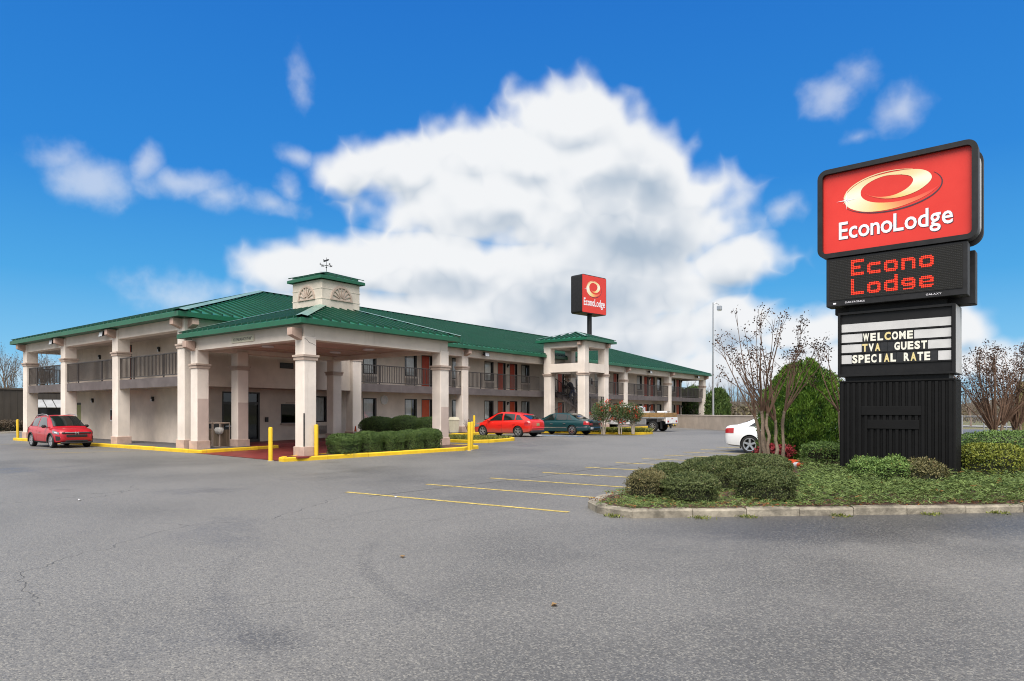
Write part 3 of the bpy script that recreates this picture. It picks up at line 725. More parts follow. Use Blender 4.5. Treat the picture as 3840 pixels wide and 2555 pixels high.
def railing(parent, p, q_, z0=F2 + .06, h=.98, posts=3, dz=0.0, zz0=None):
    """p,q: xy ends; sloping when dz given (rise from p to q)"""
    p = Vector((p[0], p[1], z0)); q_ = Vector((q_[0], q_[1], z0 + dz)); d = q_ - p; L = Vector((d.x, d.y, 0)).length
    b = MB(); up = Vector((0, 0, h)); t = Vector((-d.y, d.x, 0)).normalized() * .03
    def bar(a, c, hh): b.loft([[a - t, a + t, a + t + Vector((0, 0, hh)), a - t + Vector((0, 0, hh))], [c - t, c + t, c + t + Vector((0, 0, hh)), c - t + Vector((0, 0, hh))]])
    bar(p + up, q_ + up, .05); bar(p, q_, .045)
    r = b.build('railing', M['rail'], parent)
    for k in range(posts):
        f = (k + .5) / posts; c = p + d * f; b = MB(); b.box((c.x - .028, c.y - .028, c.z - .30), (c.x + .028, c.y + .028, c.z + h + .02)); b.build('post', M['rail'], r)
    b = MB(); n = max(2, int(L / .135))
    for i in range(n + 1):
        c = p + d * (i / n); b.box((c.x - .013, c.y - .013, c.z + .04), (c.x + .013, c.y + .013, c.z + h + .002))
    tag(b.build('balusters', M['rail'], r), kind='stuff')
    return r
for a, c in zip(SCOL[:-1], SCOL[1:]): railing(motel, (a + .02, SY + .13), (c - cw - .02, SY + .13), posts=2)
ry = [25.17, 33.7, 34.32, 42.75, 46.45, 56.4, 57.02, 66.2, 66.82, 75.68]
for k in range(0, len(ry), 2): railing(motel, (EX - .14, ry[k] + .02), (EX - .14, ry[k + 1] - .02), posts=3)
railing(motel, (WX + .32, SY + .8), (WX + .32, 29.6), posts=6); railing(motel, (-43.5, NY - .27), (EX - .7, NY - .27), posts=5)
railing(motel, (WX + .32, 30.4), (WX + .32, 44.6), posts=6)

# hip roof --------------------------------------------------------------------
def panel_mesh(w, r0, r1, m_, rib=.085, lift=.018):
    """standing seam pan. local: x along the eave, y up-slope (plan), z up; r0/r1 plan run at x=0 / x=w"""
    b = MB()
    b.add([(0, -.02, lift - .02 * m_), (w, -.02, lift - .02 * m_), (w, r1, lift + r1 * m_), (0, r0, lift + r0 * m_), (0, -.02, lift - .05), (w, -.02, lift - .05)],
          [(0, 1, 2, 3), (0, 4, 5, 1)])
    rw = .034
    if r0 > .08:
        b.cur = 1
        b.add([(-rw, -.03, lift), (rw, -.03, lift), (rw, r0, lift + r0 * m_), (-rw, r0, lift + r0 * m_),
               (-rw * .8, -.03, lift + rib), (rw * .8, -.03, lift + rib), (rw * .8, r0, lift + rib + r0 * m_), (-rw * .8, r0, lift + rib + r0 * m_)],
              [(0, 1, 5, 4), (1, 2, 6, 5), (2, 3, 7, 6), (3, 0, 4, 7), (4, 5, 6, 7)])
    return b.mesh('roof_panel', [M['green'], M['green_seam_shaded']])
def hip_roof(parent, x0, x1, y0, y1, z, m_, pitch=.5, sides='ES', fas=.2, cap=.12):
    """hip roof over a rectangle with separate standing seam panels on the sides listed"""
    W, L = x1 - x0, y1 - y0; half = min(W, L) / 2; zr = z + half * m_
    if L >= W: ra, rb = Vector(((x0 + x1) / 2, y0 + half, zr)), Vector(((x0 + x1) / 2, y1 - half, zr))
    else: ra, rb = Vector((x0 + half, (y0 + y1) / 2, zr)), Vector((x1 - half, (y0 + y1) / 2, zr))
    c = [Vector((x0, y0, z)), Vector((x1, y0, z)), Vector((x1, y1, z)), Vector((x0, y1, z))]
    b = MB(); vs = c + [ra, rb]
    if L >= W: b.add(vs, [(0, 1, 4), (1, 2, 5, 4), (2, 3, 5), (3, 0, 4, 5), (3, 2, 1, 0)])
    else: b.add(vs, [(0, 1, 5, 4), (1, 2, 5), (2, 3, 4, 5), (3, 0, 4), (3, 2, 1, 0)])
    roof = b.build('roof', M['green'], parent)
    b = MB(); e = .035                                    # fascia / gutter
    for (a0, a1) in (((x0 - e, y0 - e), (x1 + e, y0)), ((x0 - e, y1), (x1 + e, y1 + e)), ((x0 - e, y0), (x0, y1)), ((x1, y0), (x1 + e, y1))):
        b.box((a0[0], a0[1], z - fas), (a1[0], a1[1], z - .004))
    b.box((x0 + .01, y0 + .01, z - fas + .02), (x1 - .01, y1 - .01, z - fas + .05))
    b.build('fascia', M['green_trim'], roof)
    cache = {}
    def side(org, tdir, L_, other):
        n = max(1, round(L_ / pitch)); w = L_ / n; up = Vector((-tdir.y, tdir.x, 0)); ang = math.atan2(tdir.y, tdir.x)
        for k in range(n):
            s0, s1 = k * w, (k + 1) * w
            r0, r1 = min(half, s0, L_ - s0), min(half, s1, L_ - s1)
            r0, r1 = max(r0 - .02, 0), max(r1 - .02, 0)
            key = (round(r0, 3), round(r1, 3))
            if key not in cache: cache[key] = panel_mesh(w, r0, r1, m_)
            p = org + tdir * s0
            link('roof_panel', cache[key], roof, (p.x, p.y, p.z), (0, 0, ang))
    cache.clear()
    if 'S' in sides: side(c[0], Vector((1, 0, 0)), W, L); cache.clear()
    if 'E' in sides: side(c[1], Vector((0, 1, 0)), L, W); cache.clear()
    def capstrip(a, d, nm):
        b = MB(); dv = (d - a); t = Vector((-dv.y, dv.x, 0)).normalized() * cap; u = Vector((0, 0, .125)); low = Vector((0, 0, .125 - cap * m_ * .75))
        b.add([a - t + low, a + u, a + t + low, d - t + low, d + u, d + t + low], [(0, 1, 4, 3), (1, 2, 5, 4)])
        b.build(nm, M['green_cap'], roof)
    for k, q_ in ((0, ra), (1, ra if L >= W else rb), (2, rb), (3, rb if L >= W else ra)): capstrip(c[k], q_, 'hip_cap')
    if (rb - ra).length > .05: capstrip(ra, rb, 'ridge_cap')
    return roof
hip_roof(motel, WX - .5, EX + .5, SY - .5, NY + .45, 6.15, .325, .5, 'ES', .2, .27)

# ================================================================== ENTRANCE CANOPY
can = thing('entrance_canopy', 'square drive-through canopy with green roof, cupola and clearance sign at the motel corner', 'canopy')
KX0, KX1, KY0, KY1 = -29.25, -21.07, 15.1, 22.9
kw = .55; kh = kw / 2
for (x, y, z0) in ((KX0 + kw, KY0 + kh, .15), (KX1, KY0 + kh, .13), (KX1, KY1 - kh, .24), (KX0 + kw, KY1 - kh, .29)):
    column(can, x - kh, y, kw, z0, 4.55, 3.80, .36, [(0, -1, 4.42)] if y < 17 else [])
column(can, -28.7 - kh, 17.28, kw, .15, 4.55, 3.80, .36, [])
bz0, bz1 = 4.45, 5.02
for a, c in (((KX0 + .04, KY0 + .04), (KX1 - .04, KY0 + .5)), ((KX0 + .04, KY1 - .5), (KX1 - .04, KY1 - .04)), ((KX0 + .04, KY0 + .505), (KX0 + .5, KY1 - .505)), ((KX1 - .5, KY0 + .505), (KX1 - .04, KY1 - .505))):
    b = MB(); b.box((a[0], a[1], bz0), (c[0], c[1], bz1)); b.build('beam', M['beam'], can)
b = MB(); b.box((KX0 + .51, KY0 + .51, 4.64), (KX1 - .51, KY1 - .51, 4.7)); ce = b.build('ceiling', M['ceiling'], can)
for x in (-27.4, -25.1, -22.9):
    b = MB(); b.box((x - .05, KY0 + .52, 4.60), (x + .05, KY1 - .52, 4.638)); b.build('ceiling_batten', M['ceiling'], ce)
for p in ((-26.3, 17.0), (-23.9, 20.6), (-23.9, 17.4), (-26.3, 20.6)):
    b = MB(); b.lathe([(.24, .0), (.26, .03), (.26, .06)], 20, 'z', (p[0], p[1], 4.575)); b.build('ceiling_light', M['lamp_glass'], ce)
hip_roof(can, KX0 - .35, KX1 + .38, KY0 - .38, KY1 + .38, 5.15, .33, .42, 'ES', .18, .22)
# repainted lower faces and a crack on the columns
for (x, y, za, zb_) in ((-28.70, KY0 + kh, .52, 2.35), (-28.70, 17.28, .52, 2.2), (KX1, KY1 - kh, .62, 2.0)):
    b = MB(); b.box((x + .001, y - kh + .03, za), (x + .005, y + kh - .03, zb_)); b.build('repaint_patch', M['patch'], can)
b = MB(); b.path([(KX1 + .003, KY0 + .02, 4.47), (KX1 + .003, KY0 + .12, 4.43), (KX1 + .003, KY0 + .22, 4.33), (KX1 + .003, KY0 + .36, 4.30), (KX1 + .003, KY0 + .5, 4.24)], .006, 4); b.build('crack', M['black'], can)
# black rub strip on the near column
b = MB(); b.box((KX1 - .01, KY0 - .02, .5), (KX1 + .02, KY0 + .02, 1.72)); b.build('corner_guard', M['black'], can)
# clearance plate with lettering
def text_mesh(txt, size, material, extrude=.004, sx=1.0, bold=0.0, name='letter'):
    cu = bpy.data.curves.new('t', 'FONT'); cu.body = txt; cu.size = size; cu.extrude = extrude; cu.offset = bold; cu.resolution_u = 3
    ob = bpy.data.objects.new('t', cu); COL.objects.link(ob)
    me = bpy.data.meshes.new_from_object(ob.evaluated_get(bpy.context.evaluated_depsgraph_get()))
    bpy.data.objects.remove(ob); bpy.data.curves.remove(cu)
    if sx != 1.0:
        for v in me.vertices: v.co.x *= sx
    me.materials.clear(); me.materials.append(material); me.name = name
    return me
def word(parent, txt, size, material, origin, rot, width=None, extrude=.004, bold=0.0, sx=1.0, gap=None, name='letter', mats=None):
    """each glyph its own part; advance measured from a font layout. returns total width"""
    meshes = []; x = 0.0; gp = size * .075 if gap is None else gap
    for ch in txt:
        if ch == ' ': x += size * .32 * sx; meshes.append(None); continue
        me = text_mesh(ch, size, material, extrude, sx, bold, name)
        xs = [v.co.x for v in me.vertices]; mn, mx = min(xs), max(xs)
        for v in me.vertices: v.co.x -= mn
        meshes.append((me, x, mx - mn)); x += (mx - mn) + gp
    k = (width / (x - gp)) if width else 1.0
    mtx = Matrix.Translation(origin) @ rot.to_matrix().to_4x4()
    for it in meshes:
        if it is None: continue
        me, px, w = it
        if k != 1.0:
            for v in me.vertices: v.co.x *= k
        o = link(name, me, parent); o.matrix_local = mtx @ Matrix.Translation((px * k, 0, 0))
    return (x - gp) * k
from mathutils import Euler
M['plate'] = mat('cream_plate', (.62, .58, .45), .6, .05, 3)
M['ink'] = plain('dark_ink', (.03, .03, .03), .6)
b = MB(); b.box((-25.95, KY0 + .005, 4.58), (-24.35, KY0 + .035, 4.84)); cp = b.build('clearance_plate', M['plate'], can)
word(cp, "CLEARANCE 11'-08\"", .17, M['ink'], Vector((-25.82, KY0 + .003, 4.645)), Euler((R(90), 0, 0)), width=1.34, extrude=.002, name='letter')
# cupola
CXc, CYc, ch = -24.98, 19.08, 1.04
b = MB(); b.bev((CXc - ch, CYc - ch, 5.6), (CXc + ch, CYc + ch, 7.46), .03); cup = b.build('cupola', M['cupola'] if 'cupola' in M else M.setdefault('cupola', mat('cupola_stucco', (.62, .555, .48), .9, .08, 1.5, .25, 50, stain=.6, stain_col=(.33, .30, .22))), can)
for z, e in ((6.62, .012), (7.06, .012)):
    b = MB(); b.box((CXc - ch - e, CYc - ch - e, z), (CXc + ch + e, CYc + ch + e, z + .035)); b.build('string_course', M['cupola'], cup)
def sunburst(face):
    b = MB(); n = 14; r0, r1 = .50, .58; th = .05
    def P(u, v, d):   # u along face, v up, d outwards
        return (CXc + u, CYc - ch - d, 6.68 + v) if face == 'S' else (CXc + ch + d, CYc + u, 6.68 + v)
    sg = 1
    ring = []
    for k in range(n + 1):
        a = math.pi * k / n; ring.append([P(math.cos(a) * r0, math.sin(a) * r0, 0), P(math.cos(a) * r1, math.sin(a) * r1, 0), P(math.cos(a) * r1, math.sin(a) * r1, th), P(math.cos(a) * r0, math.sin(a) * r0, th)])
    b.loft(ring, True)
    f = b.build('fan_moulding', M['band'], cup)
    b = MB(); vs = [(-.6, -.06), (.6, -.06), (.6, .0), (-.6, .0)]; b.loft([[P(u, v, 0) for u, v in vs], [P(u, v, th) for u, v in vs]]); b.build('fan_base', M['band'], f)
    for k in range(1, 8):
        a = math.pi * k / 8; d = Vector((math.cos(a), math.sin(a))); t = Vector((-d.y, d.x)) * .028
        q0, q1 = d * .10, d * .5; pts = [q0 - t * .5, q1 - t, q1 + t, q0 + t * .5]
        b = MB(); b.loft([[P(p.x, p.y, 0) for p in pts], [P(p.x, p.y, th * .9) for p in pts]]); b.build('fan_spoke', M['band'], f)
sunburst('S'); sunburst('E')
hip_roof(can, CXc - ch - .13, CXc + ch + .13, CYc - ch - .13, CYc + ch + .13, 7.58, .30, .42, 'ES', .12, .09)
wv = thing('weather_vane', 'black weather vane with direction letters on top of the cupola', 'weather vane', (CXc, CYc, 7.9))
b = MB(); b.tube((0, 0, -.05), (0, 0, .78), .014, .008, 8); b.lathe([(.03, .0), (.05, .04), (.03, .08)], 10); b.lathe([(.01, .3), (.04, .34), (.01, .38)], 10); b.build('spindle', M['black'], wv)
b = MB(); b.tube((-.28, 0, .42), (.28, 0, .42), .009, None, 6); b.tube((0, -.28, .42), (0, .28, .42), .009, None, 6); b.build('arms', M['black'], wv)
for ch_, p in (('N', (0, .28)), ('S', (0, -.28)), ('E', (.28, 0)), ('W', (-.28, 0))):
    me = text_mesh(ch_, .13, M['black'], .006, 1, .004); o = link('letter', me, wv, (p[0] - .05, p[1] - .04, .40), (R(90), 0, R(37)))
b = MB(); b.add([(-.2, 0, .6), (.12, -.004, .62), (.2, 0, .66), (.12, .004, .70), (-.12, 0, .68), (-.22, 0, .74)], [(0, 1, 2, 3, 4, 5)]); b.add([(-.2, .01, .6), (.12, .012, .62), (.2, .01, .66), (.12, .014, .70), (-.12, .01, .68), (-.22, .01, .74)], [(5, 4, 3, 2, 1, 0)]); b.build('pointer', M['black'], wv)

# ================================================================== STAIR TOWER
tw = thing('stair_tower', 'open square stair tower with small green hip roof on the long wing', 'stair tower')
TX0, TX1, TY0, TY1 = -29.55, -25.9, 42.8, 46.4; tz = gz(0, 44) + .15
tcw = .62; th_ = tcw / 2
for x, y in ((TX0 + th_, TY0 + th_), (TX1 - th_, TY0 + th_), (TX1 - th_, TY1 - th_), (TX0 + th_, TY1 - th_)):
    column(tw, x, y, tcw, tz, 7.0, 4.62, .38, [])
for (za, zb) in ((4.78, 5.42), (6.62, 7.05)):
    for a, c in (((TX0 + .02, TY0 + .02), (TX1 - .02, TY0 + tcw - .02)), ((TX0 + .02, TY1 - tcw + .02), (TX1 - .02, TY1 - .02)), ((TX0 + .02, TY0 + tcw), (TX0 + tcw - .02, TY1 - tcw)), ((TX1 - tcw + .02, TY0 + tcw), (TX1 - .02, TY1 - tcw))):
        e = -.022
        b = MB(); b.box((a[0] + e, a[1] + e, za), (c[0] - e, c[1] - e, zb)); b.build('beam', M['beam'], tw)
for (x, y, dx, dy) in ((TX1 - th_, TY0, 0, -1), (TX1 - th_, TY1, 1, 0), (TX1 - th_, TY0 + .02, 1, 0)):
    pass
b = MB(); b.bev((TX1 - .5, TY0 - .3, 6.72), (TX1 - .2, TY0 + .02, 7.02), .03); b.build('bracket', M['plinth'], tw)
b = MB(); b.bev((TX1 - .02, TY1 - .5, 6.72), (TX1 + .3, TY1 - .2, 7.02), .03); b.build('bracket', M['plinth'], tw)
b = MB(); b.box((TX0 + tcw, TY0 + tcw, 6.9), (TX1 - tcw, TY1 - tcw, 6.95)); b.build('ceiling', M['soffit'], tw)
hip_roof(tw, TX0 - .42, TX1 + .42, TY0 - .42, TY1 + .42, 7.22, .30, .45, 'ES', .17, .12)
# stair: lower flight along -Y side up to the landing, upper flight back to the balcony
LZ = 1.92; LX = -27.35
b = MB(); b.box((LX, TY0 + .75, LZ - .22), (TX1 - .66, TY1 - .68, LZ)); b.box((TX1 - .655, TY0 + .66, LZ - .22), (TX1 - .1, TY1 - .66, LZ)); b.build('landing', M['slab'], tw)
def flight(x0, z0, x1, z1, ya, yb, n=8):
    b = MB()
    for s_ in (ya, yb - .05):
        b.loft([[(x0, s_, z0 - .12), (x1, s_, z1 - .30), (x1, s_, z1 + .02), (x0, s_, z0 + .18)], [(x0, s_ + .05, z0 - .12), (x1, s_ + .05, z1 - .30), (x1, s_ + .05, z1 + .02), (x0, s_ + .05, z0 + .18)]])
    fl = b.build('stair_flight', M['slab'], tw)
    for k in range(n):
        xa = x0 + (x1 - x0) * k / n; xb = x0 + (x1 - x0) * (k + 1) / n; z = z0 + (z1 - z0) * (k + 1) / n
        b = MB(); b.box((xa, ya + .055, z - .05), (xb, yb - .055, z)); b.build('tread', M['walk'], fl)
flight(-29.75, tz, LX, LZ, TY0 + .75, TY0 + 1.75)
flight(LX, LZ, -29.75, F2 - .03, TY0 + 1.95, TY1 - .72)
railing(tw, (-29.7, TY0 + .72), (LX, TY0 + .72), tz + .12, .9, 2, LZ - tz)
railing(tw, (LX, TY0 + .72), (TX1 - .64, TY0 + .72), LZ + .04, .95, 2)
railing(tw, (TX1 - .08, TY0 + .64), (TX1 - .08, TY1 - .64), LZ + .04, .95, 3)
railing(tw, (LX, TY0 + 1.9), (-29.7, TY0 + 1.9), LZ + .08, .9, 2, F2 - LZ)
railing(tw, (LX, TY1 - .68), (-29.7, TY1 - .68), LZ + .08, .9, 2, F2 - LZ)
b = MB(); b.loft([[(LX - .1, TY1 - .6, tz), (-29.5, TY1 - .6, tz), (-29.5, TY1 - .6, 3.0), (LX - .1, TY1 - .6, 1.7)], [(LX - .1, TY1 - .5, tz), (-29.5, TY1 - .5, tz), (-29.5, TY1 - .5, 3.0), (LX - .1, TY1 - .5, 1.7)]]); b.build('stair_wall', M['stucco'], tw)

# ================================================================== VEHICLES
def interp(tab, x, k):
    xs = [r[0] for r in tab]
    if x <= xs[0]: return tab[0][k]
    if x >= xs[-1]: return tab[-1][k]
    for i in range(len(xs) - 1):
        if xs[i] <= x <= xs[i + 1]:
            h = xs[i + 1] - xs[i]; t = (x - xs[i]) / h
            y0, y1 = tab[i][k], tab[i + 1][k]
            def sl(j):
                if j <= 0 or j >= len(xs) - 1: 
                    j0, j1 = max(0, j - 1), min(len(xs) - 1, j + 1); return (tab[j1][k] - tab[j0][k]) / (xs[j1] - xs[j0])
                a = (tab[j][k] - tab[j - 1][k]) / (xs[j] - xs[j - 1]); b_ = (tab[j + 1][k] - tab[j][k]) / (xs[j + 1] - xs[j])
                return 0.0 if a * b_ <= 0 else 2 * a * b_ / (a + b_)
            m0, m1 = sl(i), sl(i + 1)
            return (2 * t**3 - 3 * t**2 + 1) * y0 + (t**3 - 2 * t**2 + t) * h * m0 + (-2 * t**3 + 3 * t**2) * y1 + (t**3 - t**2) * h * m1
def carpaint(name, col, dirt=0.0):
    m = bpy.data.materials.new(name); m.use_nodes = True; nt = m.node_tree; q = G(nt); b = nt.nodes['Principled BSDF']
    P = q.n('ShaderNodeTexCoord').outputs['Object']; z = q.xyz(P)[2]
    c = q.mix(q.noise(P, 1.3, 3, .5), tuple(v * .92 for v in col), tuple(min(1, v * 1.05) for v in col))
    d = q.m('MULTIPLY', q.ss(q.m('MULTIPLY_ADD', q.noise(P, 5, 5, .65), .35, z), .78, .36), dirt)
    q.put(b.inputs['Base Color'], q.mix(d, c, (.17, .13, .09)))
    q.put(b.inputs['Roughness'], q.m('MULTIPLY_ADD', d, .5, .32)); b.inputs['Coat Weight'].default_value = .6
    b.inputs['Coat Roughness'].default_value = .07; b.inputs['Specular IOR Level'].default_value = .45
    return m
M['redlens'] = plain('red_lens', (.35, .012, .015), .15, coat=.6)
M['clearlens'] = plain('clear_lens', (.62, .65, .68), .12, coat=.8)
M['headlens'] = plain('headlamp_cover', (.16, .17, .18), .12, coat=.8)
M['amber'] = plain('amber_lens', (.6, .2, .02), .2)
M['tyre'] = M['rubber']
def wheel_meshes(r, w, rim_r, spokes, style, rimmat):
    """axis along y, outer face at +y"""
    b = MB(); prof = [(rim_r, -w / 2), (r * .93, -w / 2), (r, -w * .36), (r, w * .36), (r * .93, w / 2), (rim_r + .01, w / 2), (rim_r, w * .46)]
    b.lathe(prof, 32, 'y', caps=False); tyre = b.mesh('tyre', M['tyre'], smooth=35)
    b = MB(); b.lathe([(rim_r + .006, w * .44), (rim_r + .006, w * .47), (rim_r * .9, w * .45), (rim_r * .86, w * .1)], 28, 'y', caps=False)
    b.lathe([(rim_r * .22, w * .40), (rim_r * .24, w * .34), (.02, w * .42)], 12, 'y')
    for k in range(spokes):
        a = 2 * math.pi * k / spokes
        arms = ((-.10, -.22), (.10, .22)) if style == 'twin' else ((0, 0),) if style == 'single' else ((0, .25),)
        for a0, a1 in arms:
            q0 = Vector((math.sin(a + a0 * 2), 0, math.cos(a + a0 * 2))) * rim_r * .16; q1 = Vector((math.sin(a + a1), 0, math.cos(a + a1))) * rim_r * .93
            t = Vector((q1.z - q0.z, 0, -(q1.x - q0.x))).normalized() * rim_r * (.10 if style == 'twin' else .17)
            ya, yb = w * .40, w * .45
            b.loft([[q0 - t * 1.1 + Vector((0, ya - .03, 0)), q0 + t * 1.1 + Vector((0, ya - .03, 0)), q0 + t * .8 + Vector((0, ya, 0)), q0 - t * .8 + Vector((0, ya, 0))],
                    [q1 - t + Vector((0, yb - .04, 0)), q1 + t + Vector((0, yb - .04, 0)), q1 + t * .8 + Vector((0, yb, 0)), q1 - t * .8 + Vector((0, yb, 0))]])
    rim = b.mesh('rim', rimmat, smooth=35)
    b = MB(); b.lathe([(rim_r * .86, w * .12), (rim_r * .86, w * .05)], 20, 'y'); disc = b.mesh('brake_disc', M['under'])
    return tyre, rim, disc
def boolean_cut(me, cutter_mb):
    o = bpy.data.objects.new('tmp_body', me); COL.objects.link(o)
    c = bpy.data.objects.new('tmp_cut', cutter_mb.mesh('tmp_cut', M['under'])); COL.objects.link(c)
    md = o.modifiers.new('b', 'BOOLEAN'); md.operation = 'DIFFERENCE'; md.object = c; md.solver = 'EXACT'
    r = bpy.data.meshes.new_from_object(o.evaluated_get(bpy.context.evaluated_depsgraph_get()))
    bpy.data.objects.remove(o); bpy.data.objects.remove(c); return r
class Car:
    def __init__(s, root, body, cabin, paint, wheels, wr, ww=.21, cut=None, fender=None):
        s.root, s.B, s.C, s.paint = root, body, cabin, paint
        s.x0, s.x1 = body[0][0], body[-1][0]
        N = 44; rings = []
        for i in range(N + 1):
            x = s.x0 + (s.x1 - s.x0) * (.5 - .5 * math.cos(math.pi * i / N)) if True else 0
            rings.append(s.ring(x))
        mb = MB(); mb.loft(rings, True); me = mb.mesh('body', [paint, M['under']], smooth=32)
        cm = MB(); R_ = (cut or wr * 1.13)
        for wx in wheels:
            for sd_ in (-1, 1):
                wy = interp(body, wx, 3); cm.lathe([(R_, sd_ * (wy - .34)), (R_, sd_ * (wy + .2))][::sd_], 28, 'y', (wx, 0, wr))
        me = boolean_cut(me, cm); me.name = 'body'
        if len(me.materials) < 2: me.materials.append(M['under'])
        for p in me.polygons:
            c = p.center
            for wx in wheels:
                if math.hypot(c.x - wx, c.z - wr) < R_ + .006 and abs(p.normal.y) < .999 and math.hypot(c.x - wx, c.z - wr) > R_ - .05 and abs(p.normal.y) < .2: p.material_index = 1
                elif math.hypot(c.x - wx, c.z - wr) < R_ and abs(c.y) < interp(body, wx, 3) - .2: p.material_index = 1
        me.set_sharp_from_angle(angle=R(32)); s.body = link('body', me, root)
        # greenhouse
        cs = []; ca, cb = cabin[0][0], cabin[-1][0]
        for i in range(33):
            x = ca + (cb - ca) * i / 32; cs.append(s.cring(x))
        mb = MB(); mb.loft(cs, True); s.cab = mb.build('cabin', paint, root, smooth=30)
    def ring(s, x):
        zb, zt, w = (interp(s.B, x, k) for k in (1, 2, 3)); h = zt - zb
        half = [(w * .80, zb), (w * .955, zb + h * .07), (w * .985, zb + h * .22), (w, zb + h * .48), (w * .992, zb + h * .66), (w * .965, zb + h * .84), (w * .90, zb + h * .945), (w * .72, zt + .006), (w * .38, zt + .022)]
        L = [(x, -y, z) for y, z in half] ; Rr = [(x, y, z) for y, z in reversed(half)]
        return L + Rr
    def cring(s, x):
        zb, zr, wb, wr_ = (interp(s.C, x, k) for k in (1, 2, 3, 4)); h = max(zr - zb, .005)
        half = [(wb, zb - .06), (wb, zb), (wb + (wr_ - wb) * .55, zb + h * .55), (wr_ + .0, zb + h * .90), (wr_ * .93, zb + h * .975), (wr_ * .6, zr + .008), (wr_ * .2, zr + .018)]
        return [(x, -y, z) for y, z in half] + [(x, y, z) for y, z in reversed(half)]
    def side(s, x, t, sd_, off=.008):
        """point on the cabin side; t 0 belt..1 roof edge"""
        zb, zr, wb, wr_ = (interp(s.C, x, k) for k in (1, 2, 3, 4)); h = zr - zb
        pts = [(wb, zb), (wb + (wr_ - wb) * .55, zb + h * .55), (wr_, zb + h * .90)]
        if t < .611: k = t / .611; a, b_ = pts[0], pts[1]
        else: k = (t - .611) / .389; a, b_ = pts[1], pts[2]
        return (x, sd_ * (a[0] + (b_[0] - a[0]) * k + off), a[1] + (b_[1] - a[1]) * k)
    def side_window(s, poly_bot, poly_top, sd_, name='side_window', n=8, tint=None):
        """poly_bot/top: (x0,x1) at t=.06 and t=.93 , corners blend"""
        t0, t1 = .07, .93; vs = []; fs = []
        for i in range(n + 1):
            for j in range(5):
                t = t0 + (t1 - t0) * j / 4; f = i / n
                xa = poly_bot[0] + (poly_top[0] - poly_bot[0]) * j / 4; xb = poly_bot[1] + (poly_top[1] - poly_bot[1]) * j / 4
                vs.append(s.side(xa + (xb - xa) * f, t, sd_))
        for i in range(n):
            for j in range(4): fs.append((i * 5 + j, (i + 1) * 5 + j, (i + 1) * 5 + j + 1, i * 5 + j + 1) if sd_ < 0 else (i * 5 + j, i * 5 + j + 1, (i + 1) * 5 + j + 1, (i + 1) * 5 + j))
        b = MB(); b.add(vs, fs); return b.build(name, tint or s.glass, s.root, smooth='all')
    def top_patch(s, xa, xb, sa, sb, name, material, off=.010, n=8):
        """windscreen / backlight laid on the cabin between stations xa..xb, lateral share -s..s"""
        vs = []; fs = []; m_ = 9
        for i in range(n + 1):
            f = i / n; x = xa + (xb - xa) * f; zb, zr, wb, wr_ = (interp(s.C, x, k) for k in (1, 2, 3, 4)); sh = sa + (sb - sa) * f
            dz = (interp(s.C, x + .02, 2) - interp(s.C, x - .02, 2)) / .04; nl = math.hypot(1, dz)
            for j in range(m_):
                u = -1 + 2 * j / (m_ - 1); y = u * sh * wr_; z = zr + .018 - abs(u * sh) ** 2 * .022
                vs.append((x - dz / nl * off * 1.6, y, z + off / nl * 1.6))
        for i in range(n):
            for j in range(m_ - 1): fs.append((i * m_ + j, i * m_ + j + 1, (i + 1) * m_ + j + 1, (i + 1) * m_ + j))
        b = MB(); b.add(vs, fs); return b.build(name, material, s.root, smooth='all')
    def bpt(s, x, u, sd_, off=.0):
        """point on the body side; u 0 (sill) .. 1 (top edge)"""
        rg = s.ring(x); half = rg[:9]; k = u * 8; i = min(int(k), 7); t = k - i
        y = half[i][1] + (half[i + 1][1] - half[i][1]) * t; z = half[i][2] + (half[i + 1][2] - half[i][2]) * t
        return Vector((x, -sd_ * (y - off) if False else (sd_ * (-(y) + off)), z))
    def body_patch(s, xa, xb, ua, ub, sd_, name, material, off=.008, parent=None, n=6, m_=4, skew=0.0):
        vs = []; fs = []
        for i in range(n + 1):
            for j in range(m_ + 1):
                u = ua + (ub - ua) * j / m_; x = xa + (xb - xa) * i / n + skew * j / m_
                p = s.bpt(x, u, sd_); px = s.bpt(x + .01, u, sd_); pu = s.bpt(x, min(u + .02, 1), sd_) if u < .97 else s.bpt(x, u - .02, sd_)
                nn = (px - p).cross(pu - p)
                if nn.length < 1e-9: nn = Vector((0, sd_, 0))
                nn.normalize()
                if nn.y * sd_ < 0: nn = -nn
                vs.append(p + nn * off)
        for i in range(n):
            for j in range(m_): fs.append((i * (m_ + 1) + j, (i + 1) * (m_ + 1) + j, (i + 1) * (m_ + 1) + j + 1, i * (m_ + 1) + j + 1))
        b = MB(); b.add(vs, fs); return b.build(name, material, parent or s.root, smooth='all')
    def wheels(s, xs, r, w, rim_r, spokes, style, rimmat):
        ty, ri, di = wheel_meshes(r, w, rim_r, spokes, style, rimmat)
        for x in xs:
            hy = interp(s.B, x, 3) - w / 2 - .015
            for sd_ in (-1, 1):
                o = link('wheel', ty, s.root, (x, sd_ * hy, r), (0, 0, 0 if sd_ > 0 else math.pi))
                link('rim', ri, o); link('brake_disc', di, o)
    def seam(s, x, sd_, ua=.12, ub=.98):
        s.body_patch(x - .006, x + .006, ua, ub, sd_, 'door_seam', M['under'], .003, n=1, m_=8)
def bevpart(root, name, a, c, material, bv=.02, parent=None):
    b = MB(); b.bev(a, c, bv); return b.build(name, material, parent or root, smooth=30)
